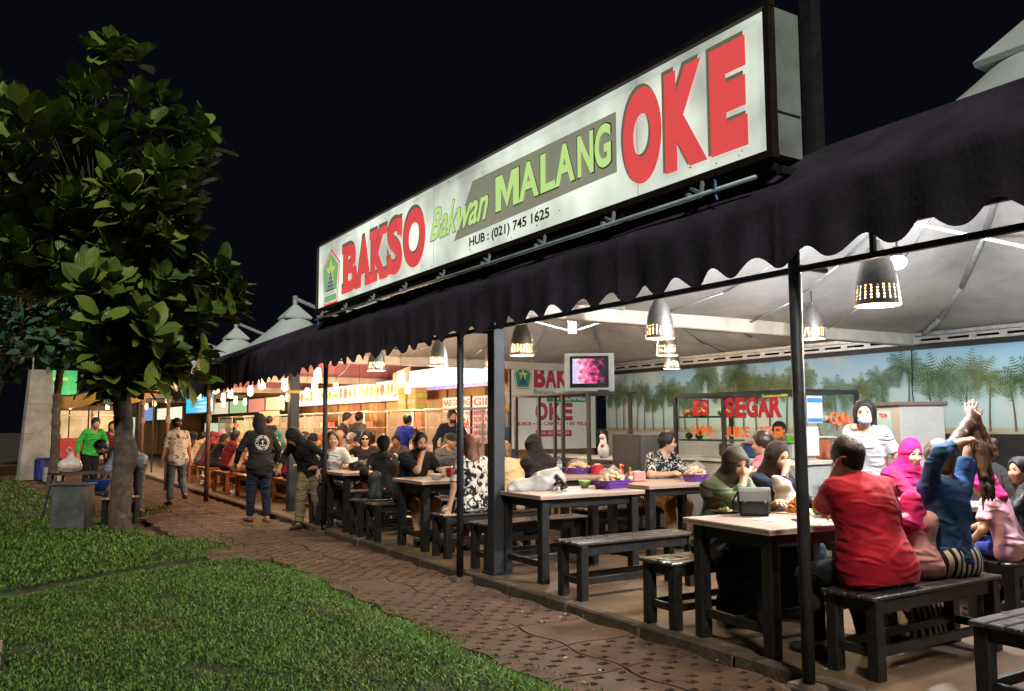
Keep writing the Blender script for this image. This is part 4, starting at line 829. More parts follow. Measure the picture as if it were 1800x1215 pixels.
# far end boards
def board(x, y0, y1, z0, z1, rgb, s, lab, nm='menu_screen', lines=0):
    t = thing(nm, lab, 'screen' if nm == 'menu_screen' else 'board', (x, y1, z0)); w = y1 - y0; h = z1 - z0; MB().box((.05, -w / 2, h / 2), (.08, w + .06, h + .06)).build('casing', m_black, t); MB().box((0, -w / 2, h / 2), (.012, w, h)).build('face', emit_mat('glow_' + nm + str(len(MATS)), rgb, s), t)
    for i in range(lines): MB().box((-.009, -w * (.55 + .12 * (i % 2)), h * (.3 + .2 * i)), (.004, w * .3, h * .05)).build('text_bar', emit_mat('bar_glow', (.75, .95, 1), 1), t)
board(7.0, 31.8, 36.6, 2.0, 2.70, (.03, .55, .85), 1.0, 'bright cyan menu screen hanging over the far stall', lines=3)
board(7.0, 37.5, 43.5, 1.78, 2.3, (.92, .90, .66), 1.0, 'pale yellow lit menu board beside the cyan screen', 'lit_board', 0)
board(7.0, 44.5, 50, 1.75, 2.4, (.25, .45, .85), .7, 'blue lit board at the far end of the stalls', 'lit_board', 0)
for k_, (ya_, yb_, za_, zb_, c_, e_, l_) in enumerate(((28.9, 31.2, 2.0, 2.5, (.95, .75, .45), .8, 'added cream glowing strip after the dish pictures'), (31.4, 33.6, 2.0, 2.5, (.9, .35, .25), .7, 'added red glowing strip over the far counter'), (33.9, 36.6, 2.0, 2.5, (.55, .8, .4), .7, 'added green glowing strip over the far counter'), (36.9, 40, 2.0, 2.5, (.95, .85, .6), .8, 'added pale glowing strip at the far counter end'), (26.0, 28.4, 1.25, 1.75, (.95, .6, .3), .6, 'added amber glowing panel behind the timber food cabinet'))): board(8.75, ya_, yb_, za_, zb_, c_, e_, l_, 'lit_board', 0)  # glowing boards added to brighten the dark wall behind the crowd
w3 = thing('stall_partition', 'plywood end wall closing the far end of the tents', 'wall', (7.2, 47.5, FZ)); MB().box((0, 0, 1.45), (6.5, .08, 2.9)).build('panel', m_ply, w3)
for i_ in range(6): MB().box((-2.7 + i_ * 1.08, -.055, 1.45), (.06, .03, 2.9)).build('batten', m_tim, w3)
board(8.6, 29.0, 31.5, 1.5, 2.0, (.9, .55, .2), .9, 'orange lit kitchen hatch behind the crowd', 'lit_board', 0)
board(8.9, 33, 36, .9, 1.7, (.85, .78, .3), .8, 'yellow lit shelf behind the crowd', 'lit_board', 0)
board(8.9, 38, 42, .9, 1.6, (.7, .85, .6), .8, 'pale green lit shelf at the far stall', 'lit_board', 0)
pr = MB(); PBU = MB().lathe([(.03, .16), (.045, .15), (.06, .02), (.055, -.01), (.02, -.03)], 12, close=True).mesh('glass_shade', emit_mat('jar_bulb_glow', (1, .66, .34), 3.2), True)
BULBS = [(4.09, 18.35), (4.32, 15.72), (5.09, 21.28), (5.05, 19.28), (4.41, 21.65), (4.61, 26.88), (4.81, 30.5), (5.46, 36.5), (6.55, 26.7), (7.32, 28.6), (4.89, 16.17), (4.42, 12.9), (5.48, 16.15), (5.9, 13.0), (6.3, 17.2), (6.6, 20.0), (7.2, 23.5), (7.7, 16.6), (7.7, 19.4), (7.6, 22.2), (7.6, 25.4), (7.3, 31.5), (5.6, 24.2), (6.4, 29.5)]  # the stronger bulbs ending the list are added to brighten the far stalls
bl_names = ['jar shaped warm bulb nearest the cyan menu screen', 'large jar shaped warm bulb right of the cyan screen over the hooded walker', 'small warm bulb above the crowded diners', 'warm bulb over the beige headscarf diner', 'warm bulb beside the cyan screen edge', 'warm bulb above the white shirted walker', 'warm bulb left of the white shirted walker', 'far warm bulb near the tree trunk', 'tiny warm bulb over the kitchen hatch', 'tiny warm bulb beside the kitchen hatch', 'warm bulb against the yellow banded column', 'jar shaped warm bulb right of the yellow banded column', 'warm bulb below the end of the menu panels', 'warm bulb in front of the arch panel', 'warm bulb over the woman with glasses', 'warm bulb above the standing men', 'warm bulb above the orange food cabinet', 'added warm bulb beside the gila menu board', 'added warm bulb in front of the carton stacks', 'added warm bulb over the plywood posters', 'added warm bulb at the end of the menu panels', 'added warm bulb over the far cream cabinet', 'added warm bulb over the far orange bench', 'added warm bulb beyond the crowded diners']
for k, (x, y) in enumerate(BULBS):
    t = thing('hanging_bulb', bl_names[k], 'lamp', (x, y, 2.2), group='warm jar bulbs of the food stalls'); link('glass_shade', PBU, t, scl=(1.15, 1.15, 1.25)); ct_ = canopy_at(x, y) - 2.2 if x > 4.3 else .62
    MB().tube((0, 0, .19), (0, 0, max(.3, ct_ - .03)), .005, n=6).build('cord', m_black, t); point(t, (0, 0, -.12), 60 if k < 17 else 85, (1, .66, .38), .06)
# ================================================================== FIGURES
# every figure is grown from a distance field laid round its posed joints, one continuous surface for the
# body and one for each garment
def _unit(v): v = np.asarray(v, float); n = np.linalg.norm(v); return v / n if n > 1e-9 else v
class Field:
    def __init__(s, vox): s.vox = vox; s.pr = []
    def cone(s, a, b, r1, r2=None, k=.02, flat=None, fs=1.0, cut=(), op='u'):
        s.pr.append(('c', np.array(a, float), np.array(b, float), r1, r1 if r2 is None else r2, k, None if flat is None else _unit(flat), fs, cut, op)); return s
    def ell(s, c, ax, rad, k=.02, op='u', cut=()):
        s.pr.append(('e', np.array(c, float), np.array(ax, float), np.array(rad, float), None, k, None, 1, cut, op)); return s
    def mesh(s, name, m, planes=(), wrinkle=0.0, wscale=1.0, seed=0, hair=0.0):
        lo = np.full(3, 1e9); hi = -lo; vox = s.vox; BB = []
        for p in s.pr:
            if p[0] == 'c':
                r = max(p[3], p[4]) + p[5] * .6; a = np.minimum(p[1], p[2]) - r; b = np.maximum(p[1], p[2]) + r
            else: r = float(p[3].max()) + p[5] * .6; a = p[1] - r; b = p[1] + r
            BB.append((a, b))
            if p[9] == 'u': lo = np.minimum(lo, a); hi = np.maximum(hi, b)
        lo = lo - 3 * vox - wrinkle; hi = hi + 3 * vox + wrinkle; n = np.ceil((hi - lo) / vox).astype(int) + 1
        F = np.full(n, 1.0, np.float32); ax = [(lo[i] + vox * np.arange(n[i])).astype(np.float32) for i in range(3)]
        for p, (a, b) in zip(s.pr, BB):
            i0 = np.clip(np.floor((a - lo) / vox).astype(int) - 2, 0, n); i1 = np.clip(np.ceil((b - lo) / vox).astype(int) + 3, 0, n)
            if (i1 <= i0).any(): continue
            X = ax[0][i0[0]:i1[0], None, None]; Y = ax[1][None, i0[1]:i1[1], None]; Z = ax[2][None, None, i0[2]:i1[2]]
            if p[0] == 'c':
                A, Bv = p[1], p[2]; ba = Bv - A; px, py, pz = X - A[0], Y - A[1], Z - A[2]
                if p[6] is not None:
                    f = p[6]; q = (px * f[0] + py * f[1] + pz * f[2]) * (1 / p[7] - 1); px, py, pz = px + q * f[0], py + q * f[1], pz + q * f[2]
                t = np.clip((px * ba[0] + py * ba[1] + pz * ba[2]) / max(ba @ ba, 1e-9), 0, 1)
                d = np.sqrt((px - t * ba[0]) ** 2 + (py - t * ba[1]) ** 2 + (pz - t * ba[2]) ** 2) - (p[3] + (p[4] - p[3]) * t)
                if p[6] is not None: d = d * (p[7] ** .5)
            else:
                c, E_, rd = p[1], p[2], p[3]; px, py, pz = X - c[0], Y - c[1], Z - c[2]
                u = (px * E_[0][0] + py * E_[0][1] + pz * E_[0][2]) / rd[0]; v = (px * E_[1][0] + py * E_[1][1] + pz * E_[1][2]) / rd[1]; w = (px * E_[2][0] + py * E_[2][1] + pz * E_[2][2]) / rd[2]
                k0 = np.sqrt(u * u + v * v + w * w) + 1e-6; k1 = np.sqrt((u / rd[0]) ** 2 + (v / rd[1]) ** 2 + (w / rd[2]) ** 2) + 1e-6; d = k0 * (k0 - 1) / k1
            for cp, cn in p[8]:
                cn = _unit(cn); d = np.maximum(d, (X - cp[0]) * cn[0] + (Y - cp[1]) * cn[1] + (Z - cp[2]) * cn[2])
            S = F[i0[0]:i1[0], i0[1]:i1[1], i0[2]:i1[2]]; k = p[5]
            if p[9] == 'u': h = np.maximum(k - np.abs(S - d), 0) / k; S[...] = np.minimum(S, d) - h * h * k * .25
            else: e = -d; h = np.maximum(k - np.abs(S - e), 0) / k; S[...] = np.maximum(S, e) + h * h * k * .25
        X = ax[0][:, None, None]; Y = ax[1][None, :, None]; Z = ax[2][None, None, :]
        for cp, cn in planes:
            cn = _unit(cn); F = np.maximum(F, ((X - cp[0]) * cn[0] + (Y - cp[1]) * cn[1] + (Z - cp[2]) * cn[2]).astype(np.float32))
        if wrinkle > 0 or hair > 0:
            I = np.argwhere(np.abs(F) < .05); P = lo + I * vox; r_ = np.random.default_rng(seed); w = np.zeros(len(P))
            if wrinkle > 0:
                for q in range(5):
                    d = _unit(r_.normal(size=3) * np.array([1, 1, 1.3])); d2 = _unit(r_.normal(size=3)); fr = r_.uniform(16, 46) * wscale
                    ph = P @ d * fr + 1.6 * np.sin(P @ d2 * fr * .45 + q) + r_.uniform(0, 6); w += (.5 * np.sin(ph) + .7 * (1 - np.abs(np.sin(ph * .5))) ** 2) * (26 / fr) * r_.uniform(.5, 1)
                w = (w - w.mean()) * wrinkle
            if hair > 0:
                d = _unit(np.array([1, .5, 0])); w = w + hair * np.sin(P[:, 0] * 240 + 3 * np.sin(P[:, 2] * 30)) * np.sin(P[:, 1] * 190 + 2 * np.sin(P[:, 2] * 24)) + hair * 1.5 * np.sin(P[:, 0] * 61 + P[:, 1] * 47)
            F[I[:, 0], I[:, 1], I[:, 2]] -= w.astype(np.float32)
        V, Q = surface_nets(F); V = lo + V * vox
        return np_mesh(name, V, Q, m, True)
_CO = np.array([(i, j, k) for i in (0, 1) for j in (0, 1) for k in (0, 1)])
_ED = [(a, b) for a in range(8) for b in range(a + 1, 8) if np.abs(_CO[a] - _CO[b]).sum() == 1]
def surface_nets(F):
    s = F < 0; nx, ny, nz = F.shape
    c = np.zeros((nx - 1, ny - 1, nz - 1), np.uint8)
    for o in _CO: c += s[o[0]:nx - 1 + o[0], o[1]:ny - 1 + o[1], o[2]:nz - 1 + o[2]]
    I = np.argwhere((c > 0) & (c < 8)); idx = np.full(c.shape, -1, np.int32); idx[I[:, 0], I[:, 1], I[:, 2]] = np.arange(len(I))
    v = np.stack([F[I[:, 0] + o[0], I[:, 1] + o[1], I[:, 2] + o[2]] for o in _CO], 1); acc = np.zeros((len(I), 3)); cnt = np.zeros(len(I))
    for a, b in _ED:
        va, vb = v[:, a], v[:, b]; m = (va < 0) != (vb < 0); t = np.where(m, va / np.where(m, va - vb, 1), 0)
        acc += m[:, None] * (_CO[a] + t[:, None] * (_CO[b] - _CO[a])); cnt += m
    V = I + acc / cnt[:, None]; Q = []
    for ax_ in range(3):
        sl0 = [slice(None)] * 3; sl1 = [slice(None)] * 3; sl0[ax_] = slice(0, -1); sl1[ax_] = slice(1, None)
        A, B = s[tuple(sl0)], s[tuple(sl1)]; E = np.argwhere(A != B); u, w = [(1, 2), (2, 0), (0, 1)][ax_]
        E = E[(E[:, u] > 0) & (E[:, w] > 0) & (E[:, u] < F.shape[u] - 1) & (E[:, w] < F.shape[w] - 1)]
        if not len(E): continue
        du = np.zeros(3, int); du[u] = 1; dw = np.zeros(3, int); dw[w] = 1
        q = np.stack([idx[tuple((E - du - dw).T)], idx[tuple((E - dw).T)], idx[tuple(E.T)], idx[tuple((E - du).T)]], 1)
        f = A[tuple(E.T)]; q[~f] = q[~f][:, ::-1]; Q.append(q)
    return V, np.concatenate(Q)
def _rot(axis, deg):
    return np.array(Matrix.Rotation(R(deg), 3, axis))
def ik(a, t, l1, l2, hint):
    a, t = np.array(a, float), np.array(t, float); d = t - a; L_ = np.linalg.norm(d); mx = (l1 + l2) * .998
    if L_ > mx: t = a + d / L_ * mx; d = t - a; L_ = mx
    u = d / L_; x = (l1 * l1 - l2 * l2 + L_ * L_) / (2 * L_); h = math.sqrt(max(l1 * l1 - x * x, 0)); hn = np.array(hint, float); hn = _unit(hn - u * (hn @ u)); return a + u * x + hn * h, t

SKIN = {'tan': mat('skin_tan', (.44, .235, .14), .5, var=.08, scale=20), 'light': mat('skin_light', (.55, .33, .215), .5, var=.07, scale=20), 'brown': mat('skin_brown', (.30, .15, .085), .5, var=.08, scale=20)}
m_hair = mat('black_hair', (.012, .010, .010), .5, var=.4, scale=40, bump=.6, bscale=120, spec=.35); m_hbr = mat('brown_hair', (.085, .035, .018), .38, var=.4, scale=30, bump=.5, bscale=160, spec=.6)
m_eye = mat('dark_eye', (.012, .009, .008), .2); m_brow = mat('eyebrow', (.02, .014, .012), .7); m_lip = mat('lips', (.38, .12, .09), .45)
m_sole = mat('dark_shoe', (.03, .028, .028), .5, var=.2)
def cloth(n, rgb, v=.12):
    if 'cloth_' + n in MATS: return MATS['cloth_' + n]
    m = mat('cloth_' + n, rgb, .85, var=v, scale=5, bump=.3, bscale=220, spec=.2, sheen=.04); nt = m.node_tree; b = nt.nodes['Principled BSDF']; old = b.inputs['Normal'].links[0].from_socket
    tc = nt.nodes.new('ShaderNodeTexCoord'); mp = nt.nodes.new('ShaderNodeMapping'); mp.inputs['Rotation'].default_value = (.5, .35, .4); mp.inputs['Scale'].default_value = (1.0, 1.0, 2.6); w = nt.nodes.new('ShaderNodeTexNoise'); w.noise_type = 'RIDGED_MULTIFRACTAL'; w.inputs['Scale'].default_value = 5.0; w.inputs['Detail'].default_value = 2.5; w.inputs['Distortion'].default_value = .8
    nt.links.new(tc.outputs['Object'], mp.inputs['Vector']); nt.links.new(mp.outputs[0], w.inputs['Vector']); bp = nt.nodes.new('ShaderNodeBump'); bp.inputs['Strength'].default_value = .8; bp.inputs['Distance'].default_value = .05
    nt.links.new(w.outputs['Fac'], bp.inputs['Height']); nt.links.new(old, bp.inputs['Normal']); nt.links.new(bp.outputs[0], b.inputs['Normal']); return m

def person(label, loc, rz, pose='sit', H=1.6, seat=.47, fat=1.0, lean=(8, 12), side=0, twist=0, head=(0, 0, 0), lh=None, rh=None, le=None, re=None, lf=None, rf=None, lk=None, rk_=None,
           skin='tan', top=None, sleeve=.5, slv=None, hem=-.04, bottom=None, leg='trousers', legw=1.0, hair='short', hm=None, mask=None, shoe=None, vox=.009, cvox=None, face=True, fingers=True, curl=(.5, .5), wr=.006, group=None, extra=None, pz=None, neckopen=True, fold=1.0, name='person'):
    """a figure facing +Y of its own frame; hand and foot targets are given in that frame in metres from the floor"""
    eyes = vox < .012; vox = vox * (1.36 if vox < .016 else 1.45); s = H / 1.65; cv = cvox or vox * 1.1; zp = pz if pz is not None else (seat + .095 * s if pose == 'sit' else .885 * s)
    pel = np.array([0, 0, zp]); fw = np.array([0, 1., 0])
    R1 = _rot('X', -lean[0]) @ _rot('Y', side); R2 = R1 @ _rot('X', -(lean[1])) @ _rot('Z', -twist)
    wai = pel + R1 @ np.array([0, 0, .15 * s]); che = wai + R2 @ np.array([0, 0, .20 * s]); nek = che + R2 @ np.array([0, -.005, .17 * s])
    shw = .165 * s * (.5 + .5 * fat); sh = {q: nek + R2 @ np.array([q * shw, 0, -.045 * s]) for q in (-1, 1)}
    hip = {q: pel + np.array([q * .088 * s * (.6 + .4 * fat), 0, -.01 * s]) for q in (-1, 1)}
    Rh = R1 @ _rot('X', -lean[1] * .3) @ _rot('X', lean[0] * .55 + lean[1] * .15) @ _rot('Z', -head[0]) @ _rot('X', -head[1]) @ _rot('Y', head[2])
    hc = nek + R2 @ np.array([0, .01, .05 * s]) + Rh @ np.array([0, .022, .108]) * s
    HD = lambda x, y, z: hc + Rh @ np.array([x, y, z]) * s * .97
    HA = Rh.T                                              # head axes as rows
    arms = {}
    for q, tg, el in ((-1, lh, le), (1, rh, re)):
        if tg is None: tg = (q * .30, .12, zp - .02) if pose == 'stand' else (q * .16, .36, zp + .10)
        el = el or (q * .8, -.5, -.7); e, w = ik(sh[q], tg, .275 * s, .245 * s, el); arms[q] = (sh[q], e, w)
    legs = {}
    for q, tg, kn in ((-1, lf, lk), (1, rf, rk_)):
        if tg is None: tg = (q * .10, .40, 0) if pose == 'sit' else (q * .09, 0, 0)
        kn = kn or (q * .15, 1, .35); t = np.array(tg, float); t[2] += .075 * s; k_, a_ = ik(hip[q], t, .40 * s, .40 * s, kn); legs[q] = (hip[q], k_, a_)
    dep = R2 @ fw; sm = skin
    # ---- body
    B = Field(vox)
    def torso(Fd, g=0.0, k=.05):
        Fd.cone(hip[-1], hip[1], .098 * s * fat + g, None, k, fw, .92); Fd.cone(pel + np.array([0, -.01, 0]), wai, .118 * s * fat + g, .108 * s * fat + g, k, R1 @ fw, .80)
        Fd.cone(wai, che, .112 * s * fat + g, .135 * s * fat + g, k, dep, .74); Fd.cone(che + R2 @ np.array([-.055, 0, .03]) * s, che + R2 @ np.array([.055, 0, .03]) * s, .105 * s * fat + g, None, k, dep, .80)
        Fd.cone(sh[-1] + R2 @ np.array([.02, 0, 0]), sh[1] - R2 @ np.array([.02, 0, 0]), .056 * s * fat ** .5 + g, None, k); Fd.cone(che + R2 @ np.array([0, -.01, .10]) * s, nek, .09 * s + g, .06 * s + g, k, dep, .8)
        if fat > 1.1: Fd.cone(pel + R1 @ np.array([-.05, .03, .07]) * s, pel + R1 @ np.array([.05, .03, .07]) * s, .125 * s * fat + g, None, k)
    def arm(Fd, q, g=0.0, frac=1.0, k=.025, cut=True):
        a, e, w = arms[q]; f = fat ** .6
        if frac <= .5:
            p = a + (e - a) * frac * 2; Fd.cone(a, p + (e - a) * .08, .050 * s * f + g, (.050 - .012 * frac * 2) * s * f + g * 1.5, k, cut=((p, e - a),))
        else:
            p = e + (w - e) * (frac - .5) * 2; Fd.cone(a, e, .050 * s * f + g, .040 * s * f + g, k); Fd.cone(e, p + (w - e) * .06, .040 * s * f + g, .029 * s * f + g, k, cut=((p, w - e),) if cut else ())
    def legp(Fd, q, g=0.0, frac=1.0, k=.03, wide=1.0):
        h, kn, an = legs[q]; f = fat ** .5
        if frac <= .5: p = h + (kn - h) * frac * 2; Fd.cone(h, p + (kn - h) * .06, .088 * s * f * wide + g, (.088 - .026 * frac * 2) * s * f * wide + g * 1.6, k, cut=((p, kn - h),))
        else: p = kn + (an - kn) * (frac - .5) * 2; Fd.cone(h, kn, .088 * s * f * wide + g, .060 * s * f * wide + g, k); Fd.cone(kn, p + (an - kn) * .05, .058 * s * f * wide + g, (.042 if g else .036) * s * wide + g * 1.2, k, cut=((p, an - kn),))
    torso(B)
    B.cone(nek - R2 @ np.array([0, .005, .02]), HD(0, -.012, -.05), .052 * s, .050 * s, .025)
    B.ell(HD(0, -.012, .028), HA, np.array([.074, .092, .090]) * s, .02); B.ell(HD(0, .026, -.032), HA, np.array([.060, .066, .082]) * s, .03); B.cone(HD(0, .055, -.096), HD(0, .045, -.085), .026 * s, .030 * s, .03)
    if face:
        B.cone(HD(0, .090, .012), HD(0, .104, -.032), .008 * s, .0145 * s, .012); B.ell(HD(0, .089, -.064), HA, np.array([.024, .010, .009]) * s, .008)
        for q in (-1, 1):
            B.ell(HD(q * .031, .099, .010), HA, np.array([.020, .018, .012]) * s, .012, 's'); B.ell(HD(q * .074, -.004, -.012), HA, np.array([.011, .020, .031]) * s, .01); B.ell(HD(q * .038, .070, -.03), HA, np.array([.024, .024, .022]) * s, .02)
    for q in (-1, 1):
        arm(B, q, 0, 1.0, cut=False); legp(B, q)
        a, e, w = arms[q]; d = _unit(w - e); c = curl[0] if q < 0 else curl[1]; up_ = np.array([0, 0, 1.]); nrm = _unit(np.cross(d, np.cross(up_, d))) if abs(d[2]) < .95 else _unit(dep); nrm = -nrm if True else nrm
        sd = _unit(np.cross(d, nrm)); pe = w + d * .075 * s; B.cone(w + d * .015, pe, .033 * s, .036 * s, .015, nrm, .5)
        if fingers:
            for i, (o, ln) in enumerate(((-.033, .066), (-.011, .078), (.011, .074), (.033, .058))):
                b0 = pe + sd * o * s; sp = _unit(d + sd * o * 3.5); m1 = b0 + (sp * math.cos(c * .7) + nrm * math.sin(c * .7)) * ln * .55 * s; m2 = m1 + (sp * math.cos(c * 1.9) + nrm * math.sin(c * 1.9)) * ln * .55 * s
                B.cone(b0 - d * .01, m1, .0098 * s, .0092 * s, .006); B.cone(m1, m2, .0092 * s, .008 * s, .004)
            tb = w + d * .03 * s - sd * q * .03 * s; t1 = tb + (_unit(d * .6 - sd * q * .8 + nrm * .25)) * .042 * s; B.cone(tb, t1, .0135 * s, .011 * s, .01); B.cone(t1, t1 + _unit(d - sd * q * .2 + nrm * .3 * c) * .032 * s, .011 * s, .009 * s, .005)
        else: B.cone(pe, pe + (d * .8 + nrm * .5 * c) * .07 * s, .034 * s, .022 * s, .015, nrm, .5)
        h, kn, an = legs[q]; ft = _unit(np.array([kn[0] * .0 + q * .12, 1, 0])); 
        if pose == 'sit': ft = _unit(np.array([q * .12, 1.0, 0]))
        he = an + np.array([0, 0, -.045 * s]) - ft * .03 * s; to = an + ft * .16 * s + np.array([0, 0, -.052 * s]); B.cone(an, he, .036 * s, .034 * s, .02); B.cone(he, to, .036 * s, .028 * s, .02, (0, 0, 1), .75)
    root = link(name, B.mesh('body', SKIN[sm]), None, loc, (0, 0, R(rz))); tag(root, label, 'person', group)
    # ---- garments
    seed = abs(hash(label)) % 1000 if False else sum(map(ord, label)) % 997
    if top is not None:
        T = Field(cv); torso(T, .016); T.cone(hip[-1] + np.array([.01, 0, .0]), hip[1] - np.array([.01, 0, 0]), .102 * s * fat + .026, None, .04, fw, .94)
        for q in (-1, 1):
            sl_ = slv[0 if q < 0 else 1] if slv else sleeve; arm(T, q, .011 if sl_ > .5 else .015, sl_)
        for q in (-1, 1): T.cone(pel + R1 @ np.array([q * .058, 0, .0]) * s, che + R2 @ np.array([q * .062, 0, .0]) * s, .100 * s * fat + .012, .098 * s * fat + .014, .05, dep, .86)
        if neckopen: T.cone(nek + R2 @ np.array([0, .015, .0]), nek + R2 @ np.array([0, .03, .12]), .062 * s, .075 * s, .01, op='s')
        pl = [(pel + R1 @ np.array([0, 0, hem]), -(R1 @ np.array([0, 0, 1.])))]
        if pose == 'stand': T.cone(pel + R1 @ np.array([0, 0, -.12]), wai, .125 * s * fat + .012, .115 * s * fat + .014, .04, R1 @ fw, .8)
        link('shirt', T.mesh('shirt', top, pl, wr, fold, seed), root)
    if bottom is not None:
        Q = Field(cv); Q.cone(hip[-1], hip[1], .102 * s * fat + .010, None, .04, fw, .94); Q.cone(pel, wai - (wai - pel) * .3, .116 * s * fat + .008, .108 * s * fat + .006, .04, R1 @ fw, .8)
        if leg == 'skirt':
            for q in (-1, 1):
                h, kn, an = legs[q]; Q.cone(h, kn, .10 * s, .10 * s, .12); Q.cone(kn, an + np.array([0, -.02, -.01]), .10 * s, .12 * s * legw, .14)
            h = (legs[-1][1] + legs[1][1]) / 2; a_ = (legs[-1][2] + legs[1][2]) / 2; Q.cone(h, a_, .09 * s, .13 * s * legw, .1); pl = [((0, 0, .045 * s + min(legs[1][2][2], legs[-1][2][2]) - .075 * s), (0, 0, -1))]
        else:
            fr = {'trousers': .97, 'shorts': .46, 'capri': .8}[leg]
            for q in (-1, 1): legp(Q, q, .012, fr, wide=legw)
            pl = []
        link({'trousers': 'trousers', 'shorts': 'shorts', 'capri': 'trousers', 'skirt': 'skirt'}[leg], Q.mesh('bottoms', bottom, pl, wr * .9, fold, seed + 1), root)
    if shoe is not None:
        for q in (-1, 1):
            h, kn, an = legs[q]; ft = _unit(np.array([q * .12, 1.0, 0])); he = an + np.array([0, 0, -.042 * s]) - ft * .032 * s; to = an + ft * .165 * s + np.array([0, 0, -.048 * s]); K = Field(max(cv, .01)); K.cone(he, to, .045 * s, .036 * s, .02, (0, 0, 1), .8); K.cone(an + np.array([0, 0, -.01]), he, .042 * s, .042 * s, .02)
            link('shoe', K.mesh('shoe', shoe, [((0, 0, an[2] - .075 * s), (0, 0, -1)), ((0, 0, an[2] + .01), (0, 0, 1))]), root)
    hv = max(.008, cv * .8); hm_ = hm or m_hair
    if hair in ('short', 'long', 'bun', 'bob', 'pony', 'crop'):
        K = Field(hv); g = .017 if hair != 'crop' else .012
        K.ell(HD(0, -.014, .030), HA, (np.array([.074, .092, .090]) + g) * s, .02)
        if hair in ('short', 'crop'): K.cone(HD(0, -.06, .02), HD(0, -.055, -.06), .062 * s, .045 * s, .03)
        if hair in ('long', 'bob', 'pony', 'bun'): K.cone(HD(0, -.045, .02), HD(0, -.05, -.07), .082 * s, .06 * s, .03)
        if hair == 'long':
            K.cone(HD(0, -.05, -.02), HD(0, -.085, -.20), .085 * s, .080 * s, .04, Rh @ fw, .7); K.cone(HD(0, -.085, -.2), HD(0, -.11, -.42), .078 * s, .055 * s, .05, Rh @ fw, .6)
            for q in (-1, 1): K.cone(HD(q * .070, -.035, .03), HD(q * .085, -.045, -.2), .026 * s, .022 * s, .03)
        if hair == 'bob':
            for q in (-1, 1): K.cone(HD(q * .07, -.015, .03), HD(q * .072, -.01, -.11), .028 * s, .024 * s, .03)
        if hair == 'bun': K.ell(HD(0, -.10, .075), HA, np.array([.045, .045, .04]) * s, .015)
        if hair == 'pony': K.cone(HD(0, -.11, .03), HD(0, -.16, -.18), .032 * s, .02 * s, .02)
        K.ell(HD(0, .096, -.040), HA, np.array([.068, .082, .114]) * s, .010, 's'); K.ell(HD(0, .125, -.045), HA, np.array([.12, .085, .135]) * s, .012, 's')
        if hair in ('short', 'crop'): K.ell(HD(0, .03, -.10), HA, np.array([.12, .055, .085]) * s, .015, 's')
        link('hair', K.mesh('hair', hm_, [], 0, 1, seed, .0018), root)
    if hair == 'hijab':
        K = Field(cv); K.ell(HD(0, -.014, .030), HA, np.array([.090, .108, .106]) * s, .02); K.cone(HD(0, -.0, -.02), HD(0, -.02, -.12), .090 * s, .080 * s, .05); K.cone(HD(0, -.03, -.09), che + R2 @ np.array([0, .0, .06]) * s, .078 * s, .155 * s, .06, dep, .8)
        for q in (-1, 1): K.cone(HD(0, -.03, -.12), sh[q] + R2 @ np.array([0, .0, -.03]) * s, .065 * s, .085 * s, .06)
        K.ell(HD(0, .105, -.018), HA, np.array([.055, .060, .079]) * s, .012, 's')
        link('headscarf', K.mesh('headscarf', hm_, [(che + R2 @ np.array([0, 0, -.06 if neckopen else -.14]) * s, -(R2 @ np.array([0, .15, 1.])))], .007, .9, seed + 3), root)
    if hair == 'cap':
        K = Field(hv); K.ell(HD(0, -.014, .026), HA, np.array([.086, .104, .102]) * s, .02, cut=((HD(0, 0, .022), Rh @ np.array([0, -.12, -1.])),)); K.cone(HD(-.03, .09, .03), HD(.03, .09, .03), .055 * s, None, .01, Rh @ np.array([0, 0, 1.]), .15); link('cap', K.mesh('cap', hm_), root)
        K = Field(hv); K.ell(HD(0, -.016, .0), HA, np.array([.079, .094, .085]) * s, .02, cut=((HD(0, 0, .03), Rh @ np.array([0, 0, 1.])),)); K.ell(HD(0, .07, -.05), HA, np.array([.12, .075, .12]) * s, .01, 's'); link('hair', K.mesh('hair', m_hair, [], 0, 1, 1, .002), root)
    if hair == 'hood':
        K = Field(cv); K.ell(HD(0, -.018, .025), HA, np.array([.098, .115, .115]) * s, .02); K.cone(HD(0, -.02, -.02), nek + R2 @ np.array([0, -.03, .0]), .095 * s, .10 * s, .05); K.ell(HD(0, .125, -.02), HA, np.array([.065, .07, .09]) * s, .012, 's'); link('hood', K.mesh('hood', hm_, [], .006, 1, seed), root)
    if mask is not None:
        K = Field(hv); K.ell(HD(0, .034, -.060), HA, np.array([.066, .074, .058]) * s, .02, cut=((HD(0, .035, 0), Rh @ np.array([0, -1., 0])), (HD(0, 0, -.014), Rh @ np.array([0, -.1, 1.])))); link('face_mask', K.mesh('face_mask', mask, [], .003, 2.2, 5), root)
    if face and eyes:
        for q in (-1, 1):
            link('eye', MB().ball((0, 0, 0), 1, 10, 6).mesh('eye', m_eye, True), root, HD(q * .031, .083, .009), Matrix(Rh.tolist()).to_euler(), (.0145 * s, .006 * s, .0055 * s))
            link('eyebrow', MB().box((0, 0, 0), (.036, .008, .007), bev=.003).mesh('eyebrow', m_brow), root, HD(q * .032, .090, .028), Matrix(Rh.tolist()).to_euler(), (s, s, s))
        if mask is None: link('lips', MB().ball((0, 0, 0), 1, 10, 6).mesh('lips', m_lip, True), root, HD(0, .092, -.064), Matrix(Rh.tolist()).to_euler(), (.023 * s, .009 * s, .0085 * s))
    if extra: extra(root, dict(HD=HD, HA=HA, Rh=Rh, arms=arms, legs=legs, nek=nek, che=che, pel=pel, wai=wai, R1=R1, R2=R2, sh=sh, s=s, dep=dep, hv=hv, cv=cv, seed=seed))
    return root
